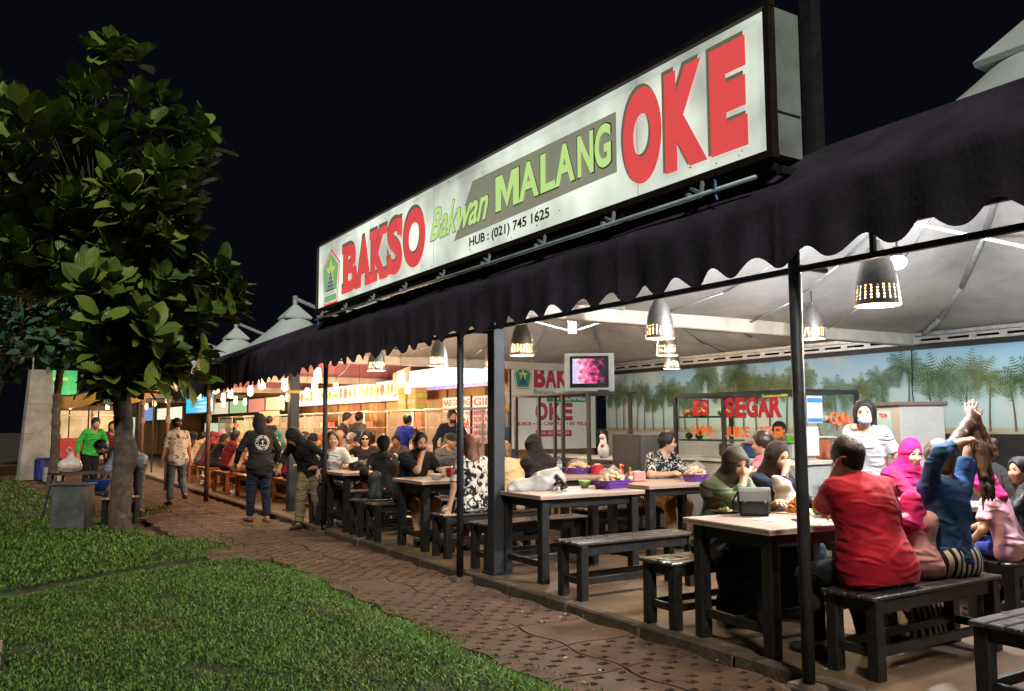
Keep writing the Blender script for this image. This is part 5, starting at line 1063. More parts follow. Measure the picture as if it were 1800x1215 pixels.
# ================================================================== TABLE THINGS
TT = FZ + .80 + .001
m_pur = mat('purple_plastic', (.13, .05, .30), .35, var=.1, alpha=.93); m_cra = mat('cracker', (.74, .50, .26), .7, var=.25, scale=25, bump=.4, bscale=60); m_bagc = glass_mat('clear_bag', (.95, .93, .9), .13)
def cracker_heap(seed, L_=.34, W=.2):
    rr = random.Random(seed); mb = MB()
    for k in range(46):
        a = rr.uniform(0, 6.28); q = rr.random() ** .6; x, y = L_ * .42 * q * math.cos(a), W * .42 * q * math.sin(a); z = .07 + .085 * (1 - q * q) * rr.uniform(.5, 1.15); r = rr.uniform(.026, .04)
        M = (Matrix.Rotation(rr.uniform(0, 6.28), 3, 'Z') @ Matrix.Rotation(rr.uniform(-1.1, 1.1), 3, 'X') @ Matrix.Rotation(rr.uniform(-.8, .8), 3, 'Y')); n = 8; P = []
        for ring, (rq, h) in enumerate(((0.35, .012), (1.0, -.006), (.8, -.014))):
            for i in range(n): t = 6.283 * i / n; rr_ = r * rq * (1 + .22 * math.sin(3 * t + k)); P.append(M @ Vector((rr_ * math.cos(t), rr_ * math.sin(t) * .8, h + .008 * math.sin(2 * t + k))) + Vector((x, y, z)))
        F = [tuple(range(n))] + [(j * n + i, (j + 1) * n + i, (j + 1) * n + (i + 1) % n, j * n + (i + 1) % n) for j in range(2) for i in range(n)] + [tuple(range(3 * n - 1, 2 * n - 1, -1))]
        mb.add(P, F)
    return mb
def basket(x, y, rz, lab, L_=.38, W=.25, seed=1, z=TT):
    t = thing('cracker_basket', lab, 'basket', (x, y, z), rz, 'purple baskets of crackers'); b = MB(); h = .085
    def ring(l, w, z_, c=.035):
        return [(sx * (l / 2) - (sx * c if k else 0), sy * (w / 2) - (0 if k else sy * c), z_) for sx, sy, k in ((1, -1, 0), (1, 1, 0), (1, 1, 1), (-1, 1, 1), (-1, 1, 0), (-1, -1, 0), (-1, -1, 1), (1, -1, 1))]
    P = ring(L_ * .84, W * .8, 0) + ring(L_ * .95, W * .94, h - .012) + ring(L_ + .012, W + .012, h - .01) + ring(L_ + .012, W + .012, h) + ring(L_ * .95, W * .93, h) + ring(L_ * .83, W * .79, .006); F = [tuple(range(7, -1, -1)), tuple(range(40, 48))]
    for j in range(5): F += [(j * 8 + i, j * 8 + (i + 1) % 8, (j + 1) * 8 + (i + 1) % 8, (j + 1) * 8 + i) for i in range(8)]
    b.add(P, F).build('tray', m_pur, t); MB().box((0, W / 2 + .006, h - .03), (L_ * .5, .006, .028)).build('rim_rib', m_pur, t); MB().box((0, -W / 2 - .002, h - .03), (L_ * .9, .004, .012)).build('rim_rib', m_pur, t)
    o = cracker_heap(seed, L_, W).build('crackers', m_cra, t, True); o['kind'] = 'stuff'
    K = Field(.012); K.cone((-.08, 0, .12), (.1, .02, .15), .07, .05, .04); K.cone((.02, 0, .16), (.05, .02, .215), .035, .02, .03); link('clear_wrap', K.mesh('clear_wrap', m_bagc, [((0, 0, .085), (0, 0, -1))], .012, 1.4, seed), t)
basket(5.42, 6.80, 8, 'purple basket of crackers at the end of the table with the grey bag', seed=1); basket(6.62, 8.98, 4, 'purple basket of crackers beside the water bottle', seed=2); basket(6.80, 7.02, 0, 'purple basket of crackers in front of the juice cart', .28, .22, 3); basket(6.85, 4.15, 0, 'purple basket of crackers between the pink hatted child and boy', .3, .22, 4)
def lathe_thing(name, lab, cat, x, y, parts, z=TT, group=None, rz=0):
    t = thing(name, lab, cat, (x, y, z), rz, group)
    for nm, prof, m in parts: MB().lathe(prof, 16, close=True).build(nm, m, t, True)
    return t
m_grp = mat('pale_green_plastic', (.30, .48, .16), .4, var=.05); m_whp = mat('white_ceramic', (.66, .64, .60), .25, var=.04); m_soup = mat('broth', (.40, .22, .08), .25, var=.2, scale=30)
bowlp = lambda r, h: [(r * .5, 0), (r * .55, .01), (r * .95, h * .8), (r, h), (r * .93, h), (r * .5, h * .35)]
lathe_thing('sauce_bowl', 'small pale green bowl beside the purple cracker basket', 'bowl', 5.22, 6.98, [('bowl', bowlp(.065, .075), m_grp)])
for k, (dx, dy, h, m, mc, lab) in enumerate(((0, 0, .20, mat('chilli_sauce', (.5, .05, .02), .3), mat('orange_cap', (.75, .25, .03), .4), 'red sauce bottle with an orange cap beside the pink tissue box'), (.07, .05, .19, mat('soy_sauce', (.02, .01, .008), .2), mat('red_cap', (.5, .03, .03), .4), 'dark soy sauce bottle with a red cap beside the pink tissue box'), (-.03, .10, .17, mat('clear_sauce', (.55, .35, .12), .3), mat('yellow_cap', (.7, .5, .05), .4), 'amber sauce bottle with a yellow cap behind the cracker basket'), (.10, -.04, .16, mat('red_jar', (.45, .10, .05), .3), mat('green_cap', (.1, .3, .08), .4), 'short chilli jar with a green cap beside the bottles'))):
    lathe_thing('sauce_bottle', lab, 'bottle', 6.05 + dx, 7.42 + dy, [('bottle', [(.028, 0), (.032, .01), (.032, h * .55), (.014, h * .75), (.013, h * .86)], m), ('cap', [(.016, h * .86), (.016, h), (.01, h)], mc), ('paper_label', [(.0325, h * .15), (.0325, h * .42)], m_pap)])
tb = thing('tissue_box', 'pink plastic tissue box beside the sauce bottles', 'box', (6.28, 7.42, TT), 10); MB().box((0, 0, .055), (.2, .12, .11), bev=.012).build('box', mat('pink_plastic', (.62, .28, .27), .4, var=.04), tb); MB().box((0, 0, .113), (.1, .03, .008)).build('tissue_slot', m_pap, tb)
wb_ = lathe_thing('water_bottle', 'clear water bottle with a blue cap beside the cracker basket', 'bottle', 6.22, 8.85, [('bottle', [(.03, 0), (.034, .01), (.032, .08), (.034, .16), (.014, .2), (.014, .215)], glass_mat('bottle_water', (.8, .87, .9), .2)), ('cap', [(.016, .215), (.016, .24)], mat('blue_cap', (.05, .08, .3), .4)), ('paper_label', [(.0345, .09), (.0345, .14)], mat('bottle_label', (.35, .5, .65), .5))])
# crumpled plastic bags
def soft_bag(name, lab, x, y, z, parts, m, vox=.011, wr=.014, extra=None, rz=0, fold=1.1):
    K = Field(vox)
    for a, b, r1, r2, fs in parts: K.cone(a, b, r1, r2, .04, (0, 0, 1) if fs < 1 else None, fs)
    t = thing(name, lab, 'bag', (x, y, z), rz); link('bag', K.mesh('bag', m, [((0, 0, .0), (0, 0, -1))], wr, fold, len(lab)), t); return t
m_gbag = mat('grey_plastic_bag', (.42, .41, .39), .3, var=.25, scale=6); m_wbag = mat('white_plastic_bag', (.62, .58, .55), .35, var=.12, scale=8, alpha=.9)
gb = soft_bag('plastic_bag', 'large crumpled grey plastic bag with a dark strap on the table', 4.66, 6.98, TT, [((-.22, .05, .03), (.1, 0, .06), .07, .11, .9), ((.0, 0, .06), (.2, -.02, .12), .10, .09, 1), ((.16, 0, .12), (.24, .02, .2), .08, .03, 1), ((-.3, .05, .02), (-.1, .04, .04), .05, .06, .8)], m_gbag)
MB().path([(.10, -.12, .05), (.16, -.13, .1), (.12, -.12, .15), (.2, -.12, .07), (.25, -.11, .03), (.17, -.14, .02)], .018, 7).build('strap', m_bl, gb, True)
soft_bag('plastic_bag', 'white plastic bag of food on the table in front of the dark headscarf woman', 5.12, 4.34, TT, [((-.03, 0, .05), (.05, 0, .07), .075, .085, 1), ((.0, 0, .10), (-.04, .0, .19), .06, .05, 1), ((-.04, 0, .19), (-.10, .02, .24), .045, .02, 1)], m_wbag, wr=.016)
fb = thing('fruit_bag', 'orange fritters in paper on the table beside the white plastic bag', 'food', (5.02, 4.16, TT)); MB().box((0, 0, .004), (.26, .2, .006), rz=20).build('paper_sheet', mat('brown_paper', (.5, .3, .15), .7), fb); o = cracker_heap(8, .16, .12).build('fritters', mat('fritter', (.6, .22, .06), .6, var=.25, scale=30), fb, True); o.location = (0, 0, -.055); o['kind'] = 'stuff'
hb = thing('handbag', 'black leather handbag with a grey flap standing on the table', 'bag', (4.62, 4.20, TT), -38); m_lea = mat('black_leather', (.012, .012, .014), .3, var=.2, scale=30, bump=.2); MB().box((0, 0, .085), (.22, .10, .17), bev=.022).build('body', m_lea, hb)
fp = MB(); P = []
for i in range(9):
    q = i / 8; y, z = (.055 - .17 * q, .178 + .018 * math.sin(q * 3.0)) if q < .62 else (-.05 - .012 * (q - .62) * 4, .19 - (q - .62) * .22)
    P += [(-.108, y, z), (.108, y, z)]
fp.add(P, [(2 * i, 2 * i + 1, 2 * i + 3, 2 * i + 2) for i in range(8)]); fp.add([(x, y, z + .006) for x, y, z in P], [(2 * i + 2, 2 * i + 3, 2 * i + 1, 2 * i) for i in range(8)]); fp.build('flap', mat('grey_leather', (.16, .17, .19), .35, var=.1), hb, True)
for sx in (-.07, .07): MB().ball((sx, -.056, .10), .008, 8, 6).build('stud', mat('brass', (.6, .45, .2), .3, .9), hb, True)
MB().path([(-.1, .03, .17), (-.13, .08, .10), (-.12, .12, .01), (.02, .15, .008), (.12, .1, .01)], .006, 6).build('strap', m_lea, hb, True)
for k, (x, y, lab) in enumerate(((4.85, 4.42, 'cream bowl in front of the green shirted woman'), (4.98, 3.86, 'cream bowl near the red shirted man'), (4.55, 9.0, 'white bowl in front of the masked man in shorts'))):
    lathe_thing('soup_bowl', lab, 'bowl', x, y, [('bowl', bowlp(.085, .07), mat('cream_ceramic', (.6, .48, .33), .3, var=.05) if k < 2 else m_whp), ('soup', [(.08, .055), (.0, .058)], m_soup)], group='soup bowls')
gx_ = thing('zip_pouch', 'bright green zip pouch on the table behind the pole', 'pouch', (5.10, 3.98, TT), -20); MB().box((0, 0, .06), (.18, .07, .12), bev=.02).build('body', mat('lime_vinyl', (.20, .42, .04), .4, var=.08), gx_); MB().box((0, 0, .122), (.16, .012, .006)).build('zip', m_bl, gx_); MB().tube((.02, -.04, .09), (-.06, -.07, .06), .006, n=6).build('pull', m_bl, gx_)
pl_ = thing('plate', 'flat plate with a spring roll by the green shirted woman', 'plate', (4.62, 4.48, TT)); MB().lathe([(.05, 0), (.10, .012), (.105, .016), (.06, .008)], 20, close=True).build('dish', mat('brown_dish', (.35, .25, .13), .4), pl_, True); MB().tube((-.05, 0, .022), (.05, .02, .022), .014, n=8).build('spring_roll', mat('spring_roll', (.45, .38, .15), .6), pl_, True)
ph = thing('mobile_phone', 'black phone lying flat on the table near the pole', 'phone', (4.62, 3.80, TT), 60); MB().box((0, 0, .005), (.15, .075, .009), bev=.003).build('body', m_tvb, ph)
nk = thing('napkin', 'white paper napkin lying beside the handbag', 'napkin', (4.52, 3.98, TT), 20); MB().box((0, 0, .002), (.2, .13, .003)).build('sheet', m_pap, nk)
cp = lathe_thing('drinking_glass', 'glass of iced tea beside the white bowl', 'glass', 4.75, 9.22, [('glass', [(.03, 0), (.036, .11), (.033, .11), (.028, .01)], glass_mat('tumbler', (.9, .9, .88), .2)), ('tea', [(.027, .012), (.031, .08)], mat('tea', (.35, .15, .04), .2))])
soft_bag('tissue_bag', 'crumpled white tissue bag on the masked man\'s table', 4.86, 9.02, TT, [((0, 0, .04), (.05, 0, .06), .06, .05, 1), ((.03, 0, .07), (.06, .02, .13), .045, .03, 1)], m_wbag, .013)
soft_bag('shoulder_bag', 'black shoulder bag lying on the table before the smiling man', 4.62, 11.45, TT, [((-.14, 0, .04), (.14, 0, .04), .075, .075, 1), ((-.05, 0, .1), (.08, .02, .12), .05, .04, 1)], m_lea, .013)
soft_bag('canvas_bag', 'dark backpack on the bench behind the masked man', 4.42, 10.55, FZ + .471, [((0, 0, .07), (0, 0, .28), .10, .08, 1)], mat('dark_canvas', (.03, .034, .035), .6, var=.4, scale=12), .014)
rr = random.Random(5)
for k, (x, y, lab) in enumerate(((6.55, 11.3, 'white cup on the capped diner\'s table'), (6.9, 11.45, 'red condiment pot on the capped diner\'s table'), (4.95, 13.4, 'orange drink glass beyond the smiling man'), (5.2, 13.25, 'white tissue cup beyond the smiling man'), (6.6, 13.35, 'yellow condiment pot near the woman with glasses'), (5.42, 16.4, 'white cup on the far stall table behind the hooded walker'), (5.4, 18.3, 'white cup among the crowded diners'), (5.45, 20.4, 'red cup among the crowded diners'))):
    lathe_thing('cup', lab, 'cup', x, y, [('cup', [(.035, 0), (.05, .11), (.045, .11), (.03, .01)], [m_whp, mat('red_pot', (.5, .05, .03), .4), mat('orange_drink', (.65, .25, .05), .3), m_whp, mat('yellow_pot', (.65, .5, .06), .4), m_whp, m_whp, mat('red_pot', (.5, .05, .03), .4)][k])], z=TT if k < 5 else FZ + .761)

for k, (x, y, z, tw) in enumerate(((6.45, 4.05, TT, 0), (7.05, 4.3, TT, 0), (6.3, 11.25, TT, 1), (6.85, 11.15, TT, 1), (4.8, 13.2, TT, 2), (5.15, 13.5, TT, 2), (6.5, 13.15, TT, 2), (6.95, 13.4, TT, 2), (5.35, 16.0, FZ + .761, 3), (5.55, 16.7, FZ + .761, 3), (5.35, 17.9, FZ + .761, 3), (5.55, 18.6, FZ + .761, 3), (5.4, 20.0, FZ + .761, 3), (5.5, 20.8, FZ + .761, 3), (5.0, 11.2, TT, 4), (4.95, 8.95, TT, 5), (5.25, 9.35, TT, 5))):
    lathe_thing('soup_bowl', ['white bowl on the table between the children and the magenta headscarf woman', 'white bowl on the capped diner table', 'white bowl on a table beyond the smiling man', 'white bowl on a far stall table', 'white bowl beside the black shoulder bag', 'white bowl on the far half of the masked man table'][tw], 'bowl', x, y, [('bowl', bowlp(.08, .065), m_whp), ('soup', [(.075, .05), (0, .053)], m_soup)], z=z, group='white soup bowls')
for k, (x, y, z, lab) in enumerate(((6.75, 8.75, TT, 'red napkin dispenser beside the purple cracker basket by the water bottle'), (4.95, 9.35, TT, 'red napkin dispenser on the masked man table'), (4.75, 11.6, TT, 'red napkin dispenser on the smiling man table'), (5.05, 6.75, TT, 'red napkin dispenser next to the green bowl') )):
    if k == 3: continue
    t = thing('napkin_dispenser', lab, 'dispenser', (x, y, z), 15 * k); MB().box((0, 0, .06), (.13, .10, .12), bev=.01).build('box', mat('red_plastic', (.5, .03, .04), .4), t); MB().box((0, 0, .125), (.08, .02, .02)).build('napkin', m_pap, t)
# ================================================================== PEOPLE
blk = cloth('black', (.012, .012, .014)); navy = cloth('navy', (.012, .016, .032)); red = cloth('red', (.30, .004, .016), .08); mag = cloth('magenta', (.55, .02, .16), .08); sage = cloth('sage', (.17, .22, .13)); white = cloth('white', (.50, .50, .49), .06)
denim = cloth('denim', (.022, .075, .20), .3); jean = cloth('jean', (.10, .135, .19), .25); khaki = cloth('khaki', (.20, .15, .08)); brown = cloth('brown', (.22, .12, .055)); pinkj = cloth('pale_pink', (.60, .34, .36)); pinkt = cloth('pink_tee', (.66, .34, .40), .06); grey = cloth('grey', (.10, .10, .11)); cream = cloth('cream', (.60, .42, .24)); dkj = cloth('dark_jacket', (.022, .016, .018)); royal = cloth('royal_blue', (.015, .03, .30)); lime = cloth('lime', (.17, .55, .06)); bluesh = cloth('pale_blue_shirt', (.30, .37, .52)); maroon = cloth('maroon', (.16, .018, .03)); olive = cloth('olive_scarf', (.095, .082, .062), .35); dbrown = cloth('dark_brown', (.035, .02, .014)); beige = cloth('beige', (.48, .30, .15)); peach = cloth('peach', (.55, .33, .2)); greenj = cloth('green_jacket', (.04, .42, .06)); gtr = cloth('grey_trousers', (.14, .145, .14))
camo = pattern_mat('dark_camouflage', (.010, .013, .014), (.045, .055, .05), 26, .55, rough=.4); floral = pattern_mat('zebra_print', (.60, .58, .54), (.012, .012, .012), 13, .50); bwshirt = pattern_mat('white_on_black_print', (.012, .012, .012), (.62, .62, .6), 26, .56); stripe = pattern_mat('striped_skirt', (.62, .58, .50), (.016, .012, .012), 6.5, .55, 'stripex'); pstripe = pattern_mat('striped_pink_shirt', (.58, .12, .16), (.40, .016, .05), 2.6, .5, 'stripez', soft=.02, spot2=(.55, .25, .3)); flowj = pattern_mat('orange_flower_print', (.75, .22, .03), (.012, .011, .013), 8, .13, 'flower', soft=.015); blot = pattern_mat('blotched_white_tee', (.58, .52, .48), (.09, .05, .05), 17, .60); dflow = pattern_mat('dark_flower_print', (.012, .011, .012), (.22, .16, .12), 30, .64); skin_m = SKIN['tan']
m_mask = mat('blue_face_mask', (.40, .50, .78), .8, var=.04); m_mskb = mat('black_face_mask', (.012, .012, .014), .7)

person('heavy man in a red shirt seated with his back turned, elbow raised', (4.60, 3.22, FZ), -8, fat=1.34, H=1.70, lean=(9, 10), head=(4, 8, 0), lh=(-.06, .24, 1.14), le=(-.6, -.25, -.85), rh=(.2, .4, .84), top=red, sleeve=.47, hem=-.09, bottom=blk, shoe=m_sole, skin='tan', vox=.008, wr=.006, fold=1.25, lf=(-.18, .34, 0), rf=(.2, .3, 0))
person('small child in a magenta headscarf and pale pink jacket beside the red shirted man', (5.10, 3.24, FZ), -10, H=1.02, lean=(4, 8), hair='hijab', hm=mag, top=pinkj, sleeve=.95, hem=-.06, bottom=pinkj, skin='tan', vox=.010, wr=.009, lf=(-.08, .25, .2), rf=(.08, .25, .2), neckopen=True)
def hairlift(root, d):
    K = Field(.010); h = d['arms'][1][2]; HD = d['HD']
    pts = [HD(.0, -.08, .02), h + np.array([-.02, -.03, .02]), h + np.array([-.02, -.10, -.22]), h + np.array([-.07, -.14, -.44])]
    
    for o_, r_ in [(np.array([random.uniform(-.07, .07), random.uniform(-.05, .02), random.uniform(-.14, .02)]), random.uniform(.009, .013)) for _ in range(9)]: K.cone(pts[1] + o_ * .4, pts[2] + o_, r_, r_, .012); K.cone(pts[2] + o_, pts[3] + o_ * 1.3, r_, r_ * .5, .012)
    K.cone(pts[0], pts[1], .05, .035, .04); K.cone(pts[1], pts[2], .045, .05, .05, (0, 1, 0), .5); K.cone(pts[2], pts[3], .055, .03, .05, (0, 1, 0), .5); K.cone(HD(0, -.07, .05), HD(-.12, -.08, .04), .045, .02, .04)
    link('loose_hair', K.mesh('loose_hair', m_hbr, [], .006, 2.4, 4, .003), root)
person('woman in a denim jacket and striped skirt lifting her long hair with one raised arm', (5.36, 3.22, FZ), -6, H=1.60, lean=(2, 6), side=4, head=(15, 4, 0), rh=(.40, .10, 1.46), re=(1, -.3, -.5), lh=(.06, -.08, 1.32), le=(-1, -.35, .45), slv=(.80, .40), hair='bob', hm=m_hbr, top=denim, sleeve=.80, hem=-.015, bottom=stripe, leg='skirt', skin='tan', vox=.008, wr=.007, fold=1.2, lf=(-.1, .3, 0), rf=(.12, .28, 0), extra=hairlift, curl=(1.0, .1))
def bow(root, d):
    p = d['HD'](.0, -.01, .15); m = mat('lime_plastic', (.22, .60, .06), .4); link('hat_bow', MB().lathe([(.02, 0), (.03, .015), (.05, .05), (.044, .05), (.02, .01)], 12, close=True).mesh('hat_bow', m, True), root, p, Matrix((d['Rh'] @ _rot('X', -25)).tolist()).to_euler())
person('child in a pink tee and magenta hat with a lime green cup on top', (6.28, 3.32, FZ), 8, H=1.18, lean=(12, 8), head=(-10, 10, 0), hair='hood', hm=mag, top=pinkt, sleeve=.34, hem=-.08, bottom=cloth('deep_blue', (.02, .03, .16)), leg='capri', skin='tan', vox=.009, wr=.007, lh=(-.2, .22, .56), lf=(-.1, .1, .26), rf=(.1, .14, .26), extra=bow)
person('boy in a shiny dark camouflage jacket turning his head aside', (6.62, 3.28, FZ), 30, H=1.30, lean=(6, 8), head=(-42, 0, 0), hair='short', top=camo, sleeve=.95, hem=-.10, bottom=navy, shoe=m_sole, skin='tan', vox=.008, wr=.007, pz=.57)
person('diner with tied black hair and dark top behind the boy', (7.32, 3.88, FZ), 10, H=1.62, lean=(8, 10), hair='bun', hm=mat('brown_black_hair', (.03, .014, .012), .4, var=.3), top=dkj, sleeve=.9, bottom=blk, skin='tan', vox=.011)
person('woman in a magenta headscarf and pink jacket looking down at her food', (6.98, 4.70, FZ), 172, H=1.60, lean=(8, 12), head=(14, 10, 0), hair='hijab', hm=mag, top=cloth('rose', (.50, .025, .09)), sleeve=.95, rh=(.02, .50, .92), lh=(-.25, .45, .86), bottom=blk, leg='skirt', skin='light', vox=.008)
person('woman in a sage green blouse and olive headscarf eating with her hand', (4.80, 4.76, FZ), 172, H=1.60, lean=(8, 22), head=(4, 10, 0), hair='hijab', hm=olive, top=sage, sleeve=.80, rh=(-.02, .34, 1.06), re=(.7, .25, -.9), lh=(-.25, .42, .86), hem=-.1, bottom=navy, leg='skirt', skin='light', vox=.008, wr=.009, lf=(-.08, .32, 0), rf=(.08, .3, 0), curl=(.5, 1.0), neckopen=False)
def phone(root, d):
    w = d['arms'][1][2]; o = thing('x', '', '') if False else None
    link('held_napkin', MB().box((0, 0, 0), (.13, .03, .055), bev=.01).mesh('held_napkin', mat('pinkish_paper', (.55, .42, .38), .6, var=.15, scale=20)), root, w + np.array([-.02, .09, .03]), (0, R(20), R(10)))
person('woman in a black headscarf and navy top holding a napkin to her mouth', (5.35, 4.80, FZ), 178, H=1.60, lean=(6, 16), head=(6, 6, 0), hair='hijab', hm=dbrown, top=navy, sleeve=.75, rh=(.02, .30, 1.10), lh=(-.22, .42, .86), bottom=navy, leg='skirt', skin='tan', vox=.008, extra=phone, curl=(.5, 1.2), lf=(-.08, .3, 0), rf=(.1, .32, 0), neckopen=False)
person('man in a pink and red striped shirt seated with his back turned', (7.12, 6.12, FZ), 8, H=1.68, fat=1.08, lean=(7, 10), head=(-24, 4, 0), top=pstripe, sleeve=.45, bottom=navy, shoe=m_sole, hm=mat('brown_black_hair', (.03, .014, .012), .4, var=.3), vox=.010)
person('man in a black shirt with white print leaning his forearm on the table', (7.02, 7.95, FZ), 180, H=1.70, lean=(10, 10), head=(-48, 4, 0), lh=(-.14, .52, .86), rh=(.14, .46, .86), re=(.7, .2, -.6), hair='short', top=bwshirt, sleeve=.42, bottom=brown, shoe=m_sole, skin='light', vox=.010, extra=lambda r, d: link('spectacles', MB().box((0, 0, 0), (.13, .01, .03)).mesh('spectacles', m_tvb), r, d['HD'](0, .095, .01), Matrix(d['Rh'].tolist()).to_euler()))
person('woman in a white tee and pale blue mask standing with a hand at her ear', (7.22, 5.12, FZ), 122, 'stand', H=1.66, fat=.86, hair='long', mask=m_mask, top=white, sleeve=.36, hem=-.1, rh=(.10, .10, 1.42), re=(.7, .2, -.9), lh=(-.24, .1, .86), bottom=navy, shoe=m_sole, skin='light', vox=.009, wr=.007, curl=(.5, 1.1))
person('stall worker in a lime green tee bending inside the juice cart', (9.05, 7.45, FZ), 100, 'stand', H=1.62, lean=(30, 20), top=lime, sleeve=.45, bottom=blk, hair='cap', hm=blk, vox=.012, lh=(-.2, .45, 1.12), rh=(.2, .45, 1.12), shoe=m_sole)
person('woman in a cream blouse with brown hair bowing over her table', (5.24, 8.36, FZ), -6, H=1.58, lean=(10, 22), head=(-20, 16, 0), hair='bob', hm=mat('gold_brown_hair', (.16, .075, .03), .4, var=.35, scale=25), top=cream, sleeve=.92, bottom=blk, skin='light', vox=.010, shoe=m_sole)
person('woman with a long black headscarf seated beside the cream blouse woman', (5.62, 8.38, FZ), 4, H=1.60, lean=(4, 8), head=(-16, 4, 0), hair='hijab', hm=blk, top=dkj, sleeve=.9, bottom=blk, vox=.011, neckopen=False)
person('woman in a zebra print blouse with long auburn hair, back turned', (4.72, 8.36, FZ), 6, H=1.60, lean=(3, 8), head=(-12, 2, 0), hair='long', hm=mat('auburn_hair', (.12, .04, .02), .36, var=.4, scale=25, bump=.5, bscale=150, spec=.6), top=floral, sleeve=.45, hem=-.08, bottom=floral, leg='capri', lh=(-.34, .02, .54), le=(-1, -.5, 0), rh=(.2, .4, .88), skin='tan', vox=.008, wr=.008, lf=(-.15, .32, 0), rf=(.1, .34, 0), shoe=m_sole)
person('man in a black tee, black mask and navy shorts leaning on the table', (4.66, 9.98, FZ), 184, H=1.74, fat=1.1, lean=(10, 16), head=(4, 6, 0), mask=m_mskb, hair='crop', top=blk, sleeve=.46, rh=(.0, .33, 1.10), re=(.35, .6, -.9), lh=(-.2, .45, .88), hem=-.07, bottom=navy, leg='shorts', legw=1.15, rf=(.16, .52, 0), lf=(-.14, .30, 0), shoe=m_sole, skin='tan', vox=.009, curl=(.5, 1.3))
person('diner in a black cap and dark tee seen from the side', (6.30, 12.02, FZ), 158, H=1.6, lean=(6, 10), head=(-30, 6, 0), hair='cap', hm=blk, top=grey, sleeve=.45, bottom=blk, vox=.012)
person('man in a dark jacket and black mask standing before the menu boards', (7.55, 14.35, FZ), 160, 'stand', H=1.72, mask=m_mskb, hair='short', top=navy, sleeve=.96, bottom=blk, shoe=m_sole, vox=.012, head=(-12, 4, 0))
person('woman in a dark jacket with orange flowers, hair in a bun, back turned', (4.62, 10.60, FZ), 4, H=1.58, lean=(4, 10), hair='bun', top=flowj, sleeve=.9, bottom=blk, skin='tan', vox=.011, wr=.009, shoe=m_sole, lh=(-.28, .2, .70))
person('woman with glasses and red lipstick in a dark top raising one hand', (5.66, 13.95, FZ), 158, H=1.6, lean=(6, 8), hair='bob', top=dkj, sleeve=.9, rh=(.26, .24, 1.06), bottom=blk, skin='light', vox=.011, extra=lambda r, d: link('spectacles', MB().box((-.032, 0, 0), (.05, .006, .034)).box((.032, 0, 0), (.05, .006, .034)).mesh('spectacles', m_tvb), r, d['HD'](0, .104, .01), Matrix(d['Rh'].tolist()).to_euler()))
person('man in a royal blue tee standing with his back turned at the counter', (7.5, 16.5, FZ), -70, 'stand', H=1.66, hair='short', top=royal, sleeve=.45, bottom=gtr, shoe=m_sole, vox=.014)
person('masked cook behind the cream food cabinet', (8.9, 18.9, FZ), 110, 'stand', H=1.66, hair='short', mask=m_mskb, top=grey, bottom=blk, vox=.016, shoe=m_sole)
person('man in a dark jacket with red lining standing at the orange cabinet', (6.6, 17.9, FZ), -110, 'stand', H=1.72, hair='short', top=dkj, sleeve=.95, bottom=blk, shoe=m_sole, vox=.014, head=(10, 6, 0))
person('standing customer in dark clothes with his back turned at the plywood posters', (7.1, 18.2, FZ), -60, 'stand', H=1.74, hair='short', top=grey, sleeve=.95, bottom=blk, shoe=m_sole, vox=.014)
person('smiling man in a white tee seated sideways with a moustache of stubble', (4.34, 12.05, FZ), 166, H=1.70, lean=(6, 8), head=(-6, 4, 0), hair='crop', top=white, sleeve=.45, bottom=blk, skin='tan', vox=.010, lh=(-.2, .45, .86), rh=(.2, .36, .84), rf=(.10, .44, 0), lf=(-.12, .3, 0), shoe=m_sole)
person('stooping person in a black jacket and khaki trousers passing the column', (4.05, 12.05, 0), 128, 'stand', H=1.58, lean=(24, 18), head=(20, 34, 0), hair='hood', hm=blk, top=blk, sleeve=.95, hem=-.12, bottom=khaki, legw=1.2, shoe=m_sole, vox=.012, rf=(.1, .12, 0), lf=(-.1, -.12, 0), rh=(.3, .32, .9), lh=(-.3, .25, .85))
def ringprint(root, d):
    m = mat('white_back_print', (.62, .62, .6), .7); t = MB(); c = d['che'] + d['R2'] @ np.array([0, -.128, -.01]); n = 40
    for k in range(n):
        if k % 10 in (8,): continue
        for (r0, r1) in ((.108, .114), (.074, .078)):
            a, b = 6.283 * k / n, 6.283 * (k + .92) / n; t.add([(r0 * math.cos(a), 0, r0 * math.sin(a)), (r1 * math.cos(a), 0, r1 * math.sin(a)), (r1 * math.cos(b), 0, r1 * math.sin(b)), (r0 * math.cos(b), 0, r0 * math.sin(b))], [(0, 1, 2, 3)])
    t.box((0, 0, -.005), (.010, .002, .085)).box((0, 0, .022), (.044, .002, .008)).box((-.026, 0, -.043), (.032, .002, .009), rot=Matrix.Rotation(-.5, 3, 'Y').inverted()).box((.026, 0, -.043), (.032, .002, .009), rot=Matrix.Rotation(-.5, 3, 'Y'))
    for k in range(22):
        if k % 6 == 5: continue
        a = 6.283 * (k + .3) / 22; t.box((.093 * math.cos(a), 0, .093 * math.sin(a)), (.013, .002, .020), rot=Matrix.Rotation(math.pi / 2 - a, 3, 'Y'))
    o = link('back_print', t.mesh('back_print', m), root, c); o['kind'] = 'stuff'
    sm = o.modifiers.new('wrap', 'SHRINKWRAP'); sm.target = [x for x in root.children if x.name.startswith('shirt')][0]; sm.wrap_method = 'PROJECT'; sm.use_project_y = True; sm.use_project_x = False; sm.use_project_z = False; sm.use_positive_direction = True; sm.use_negative_direction = True; sm.offset = .004
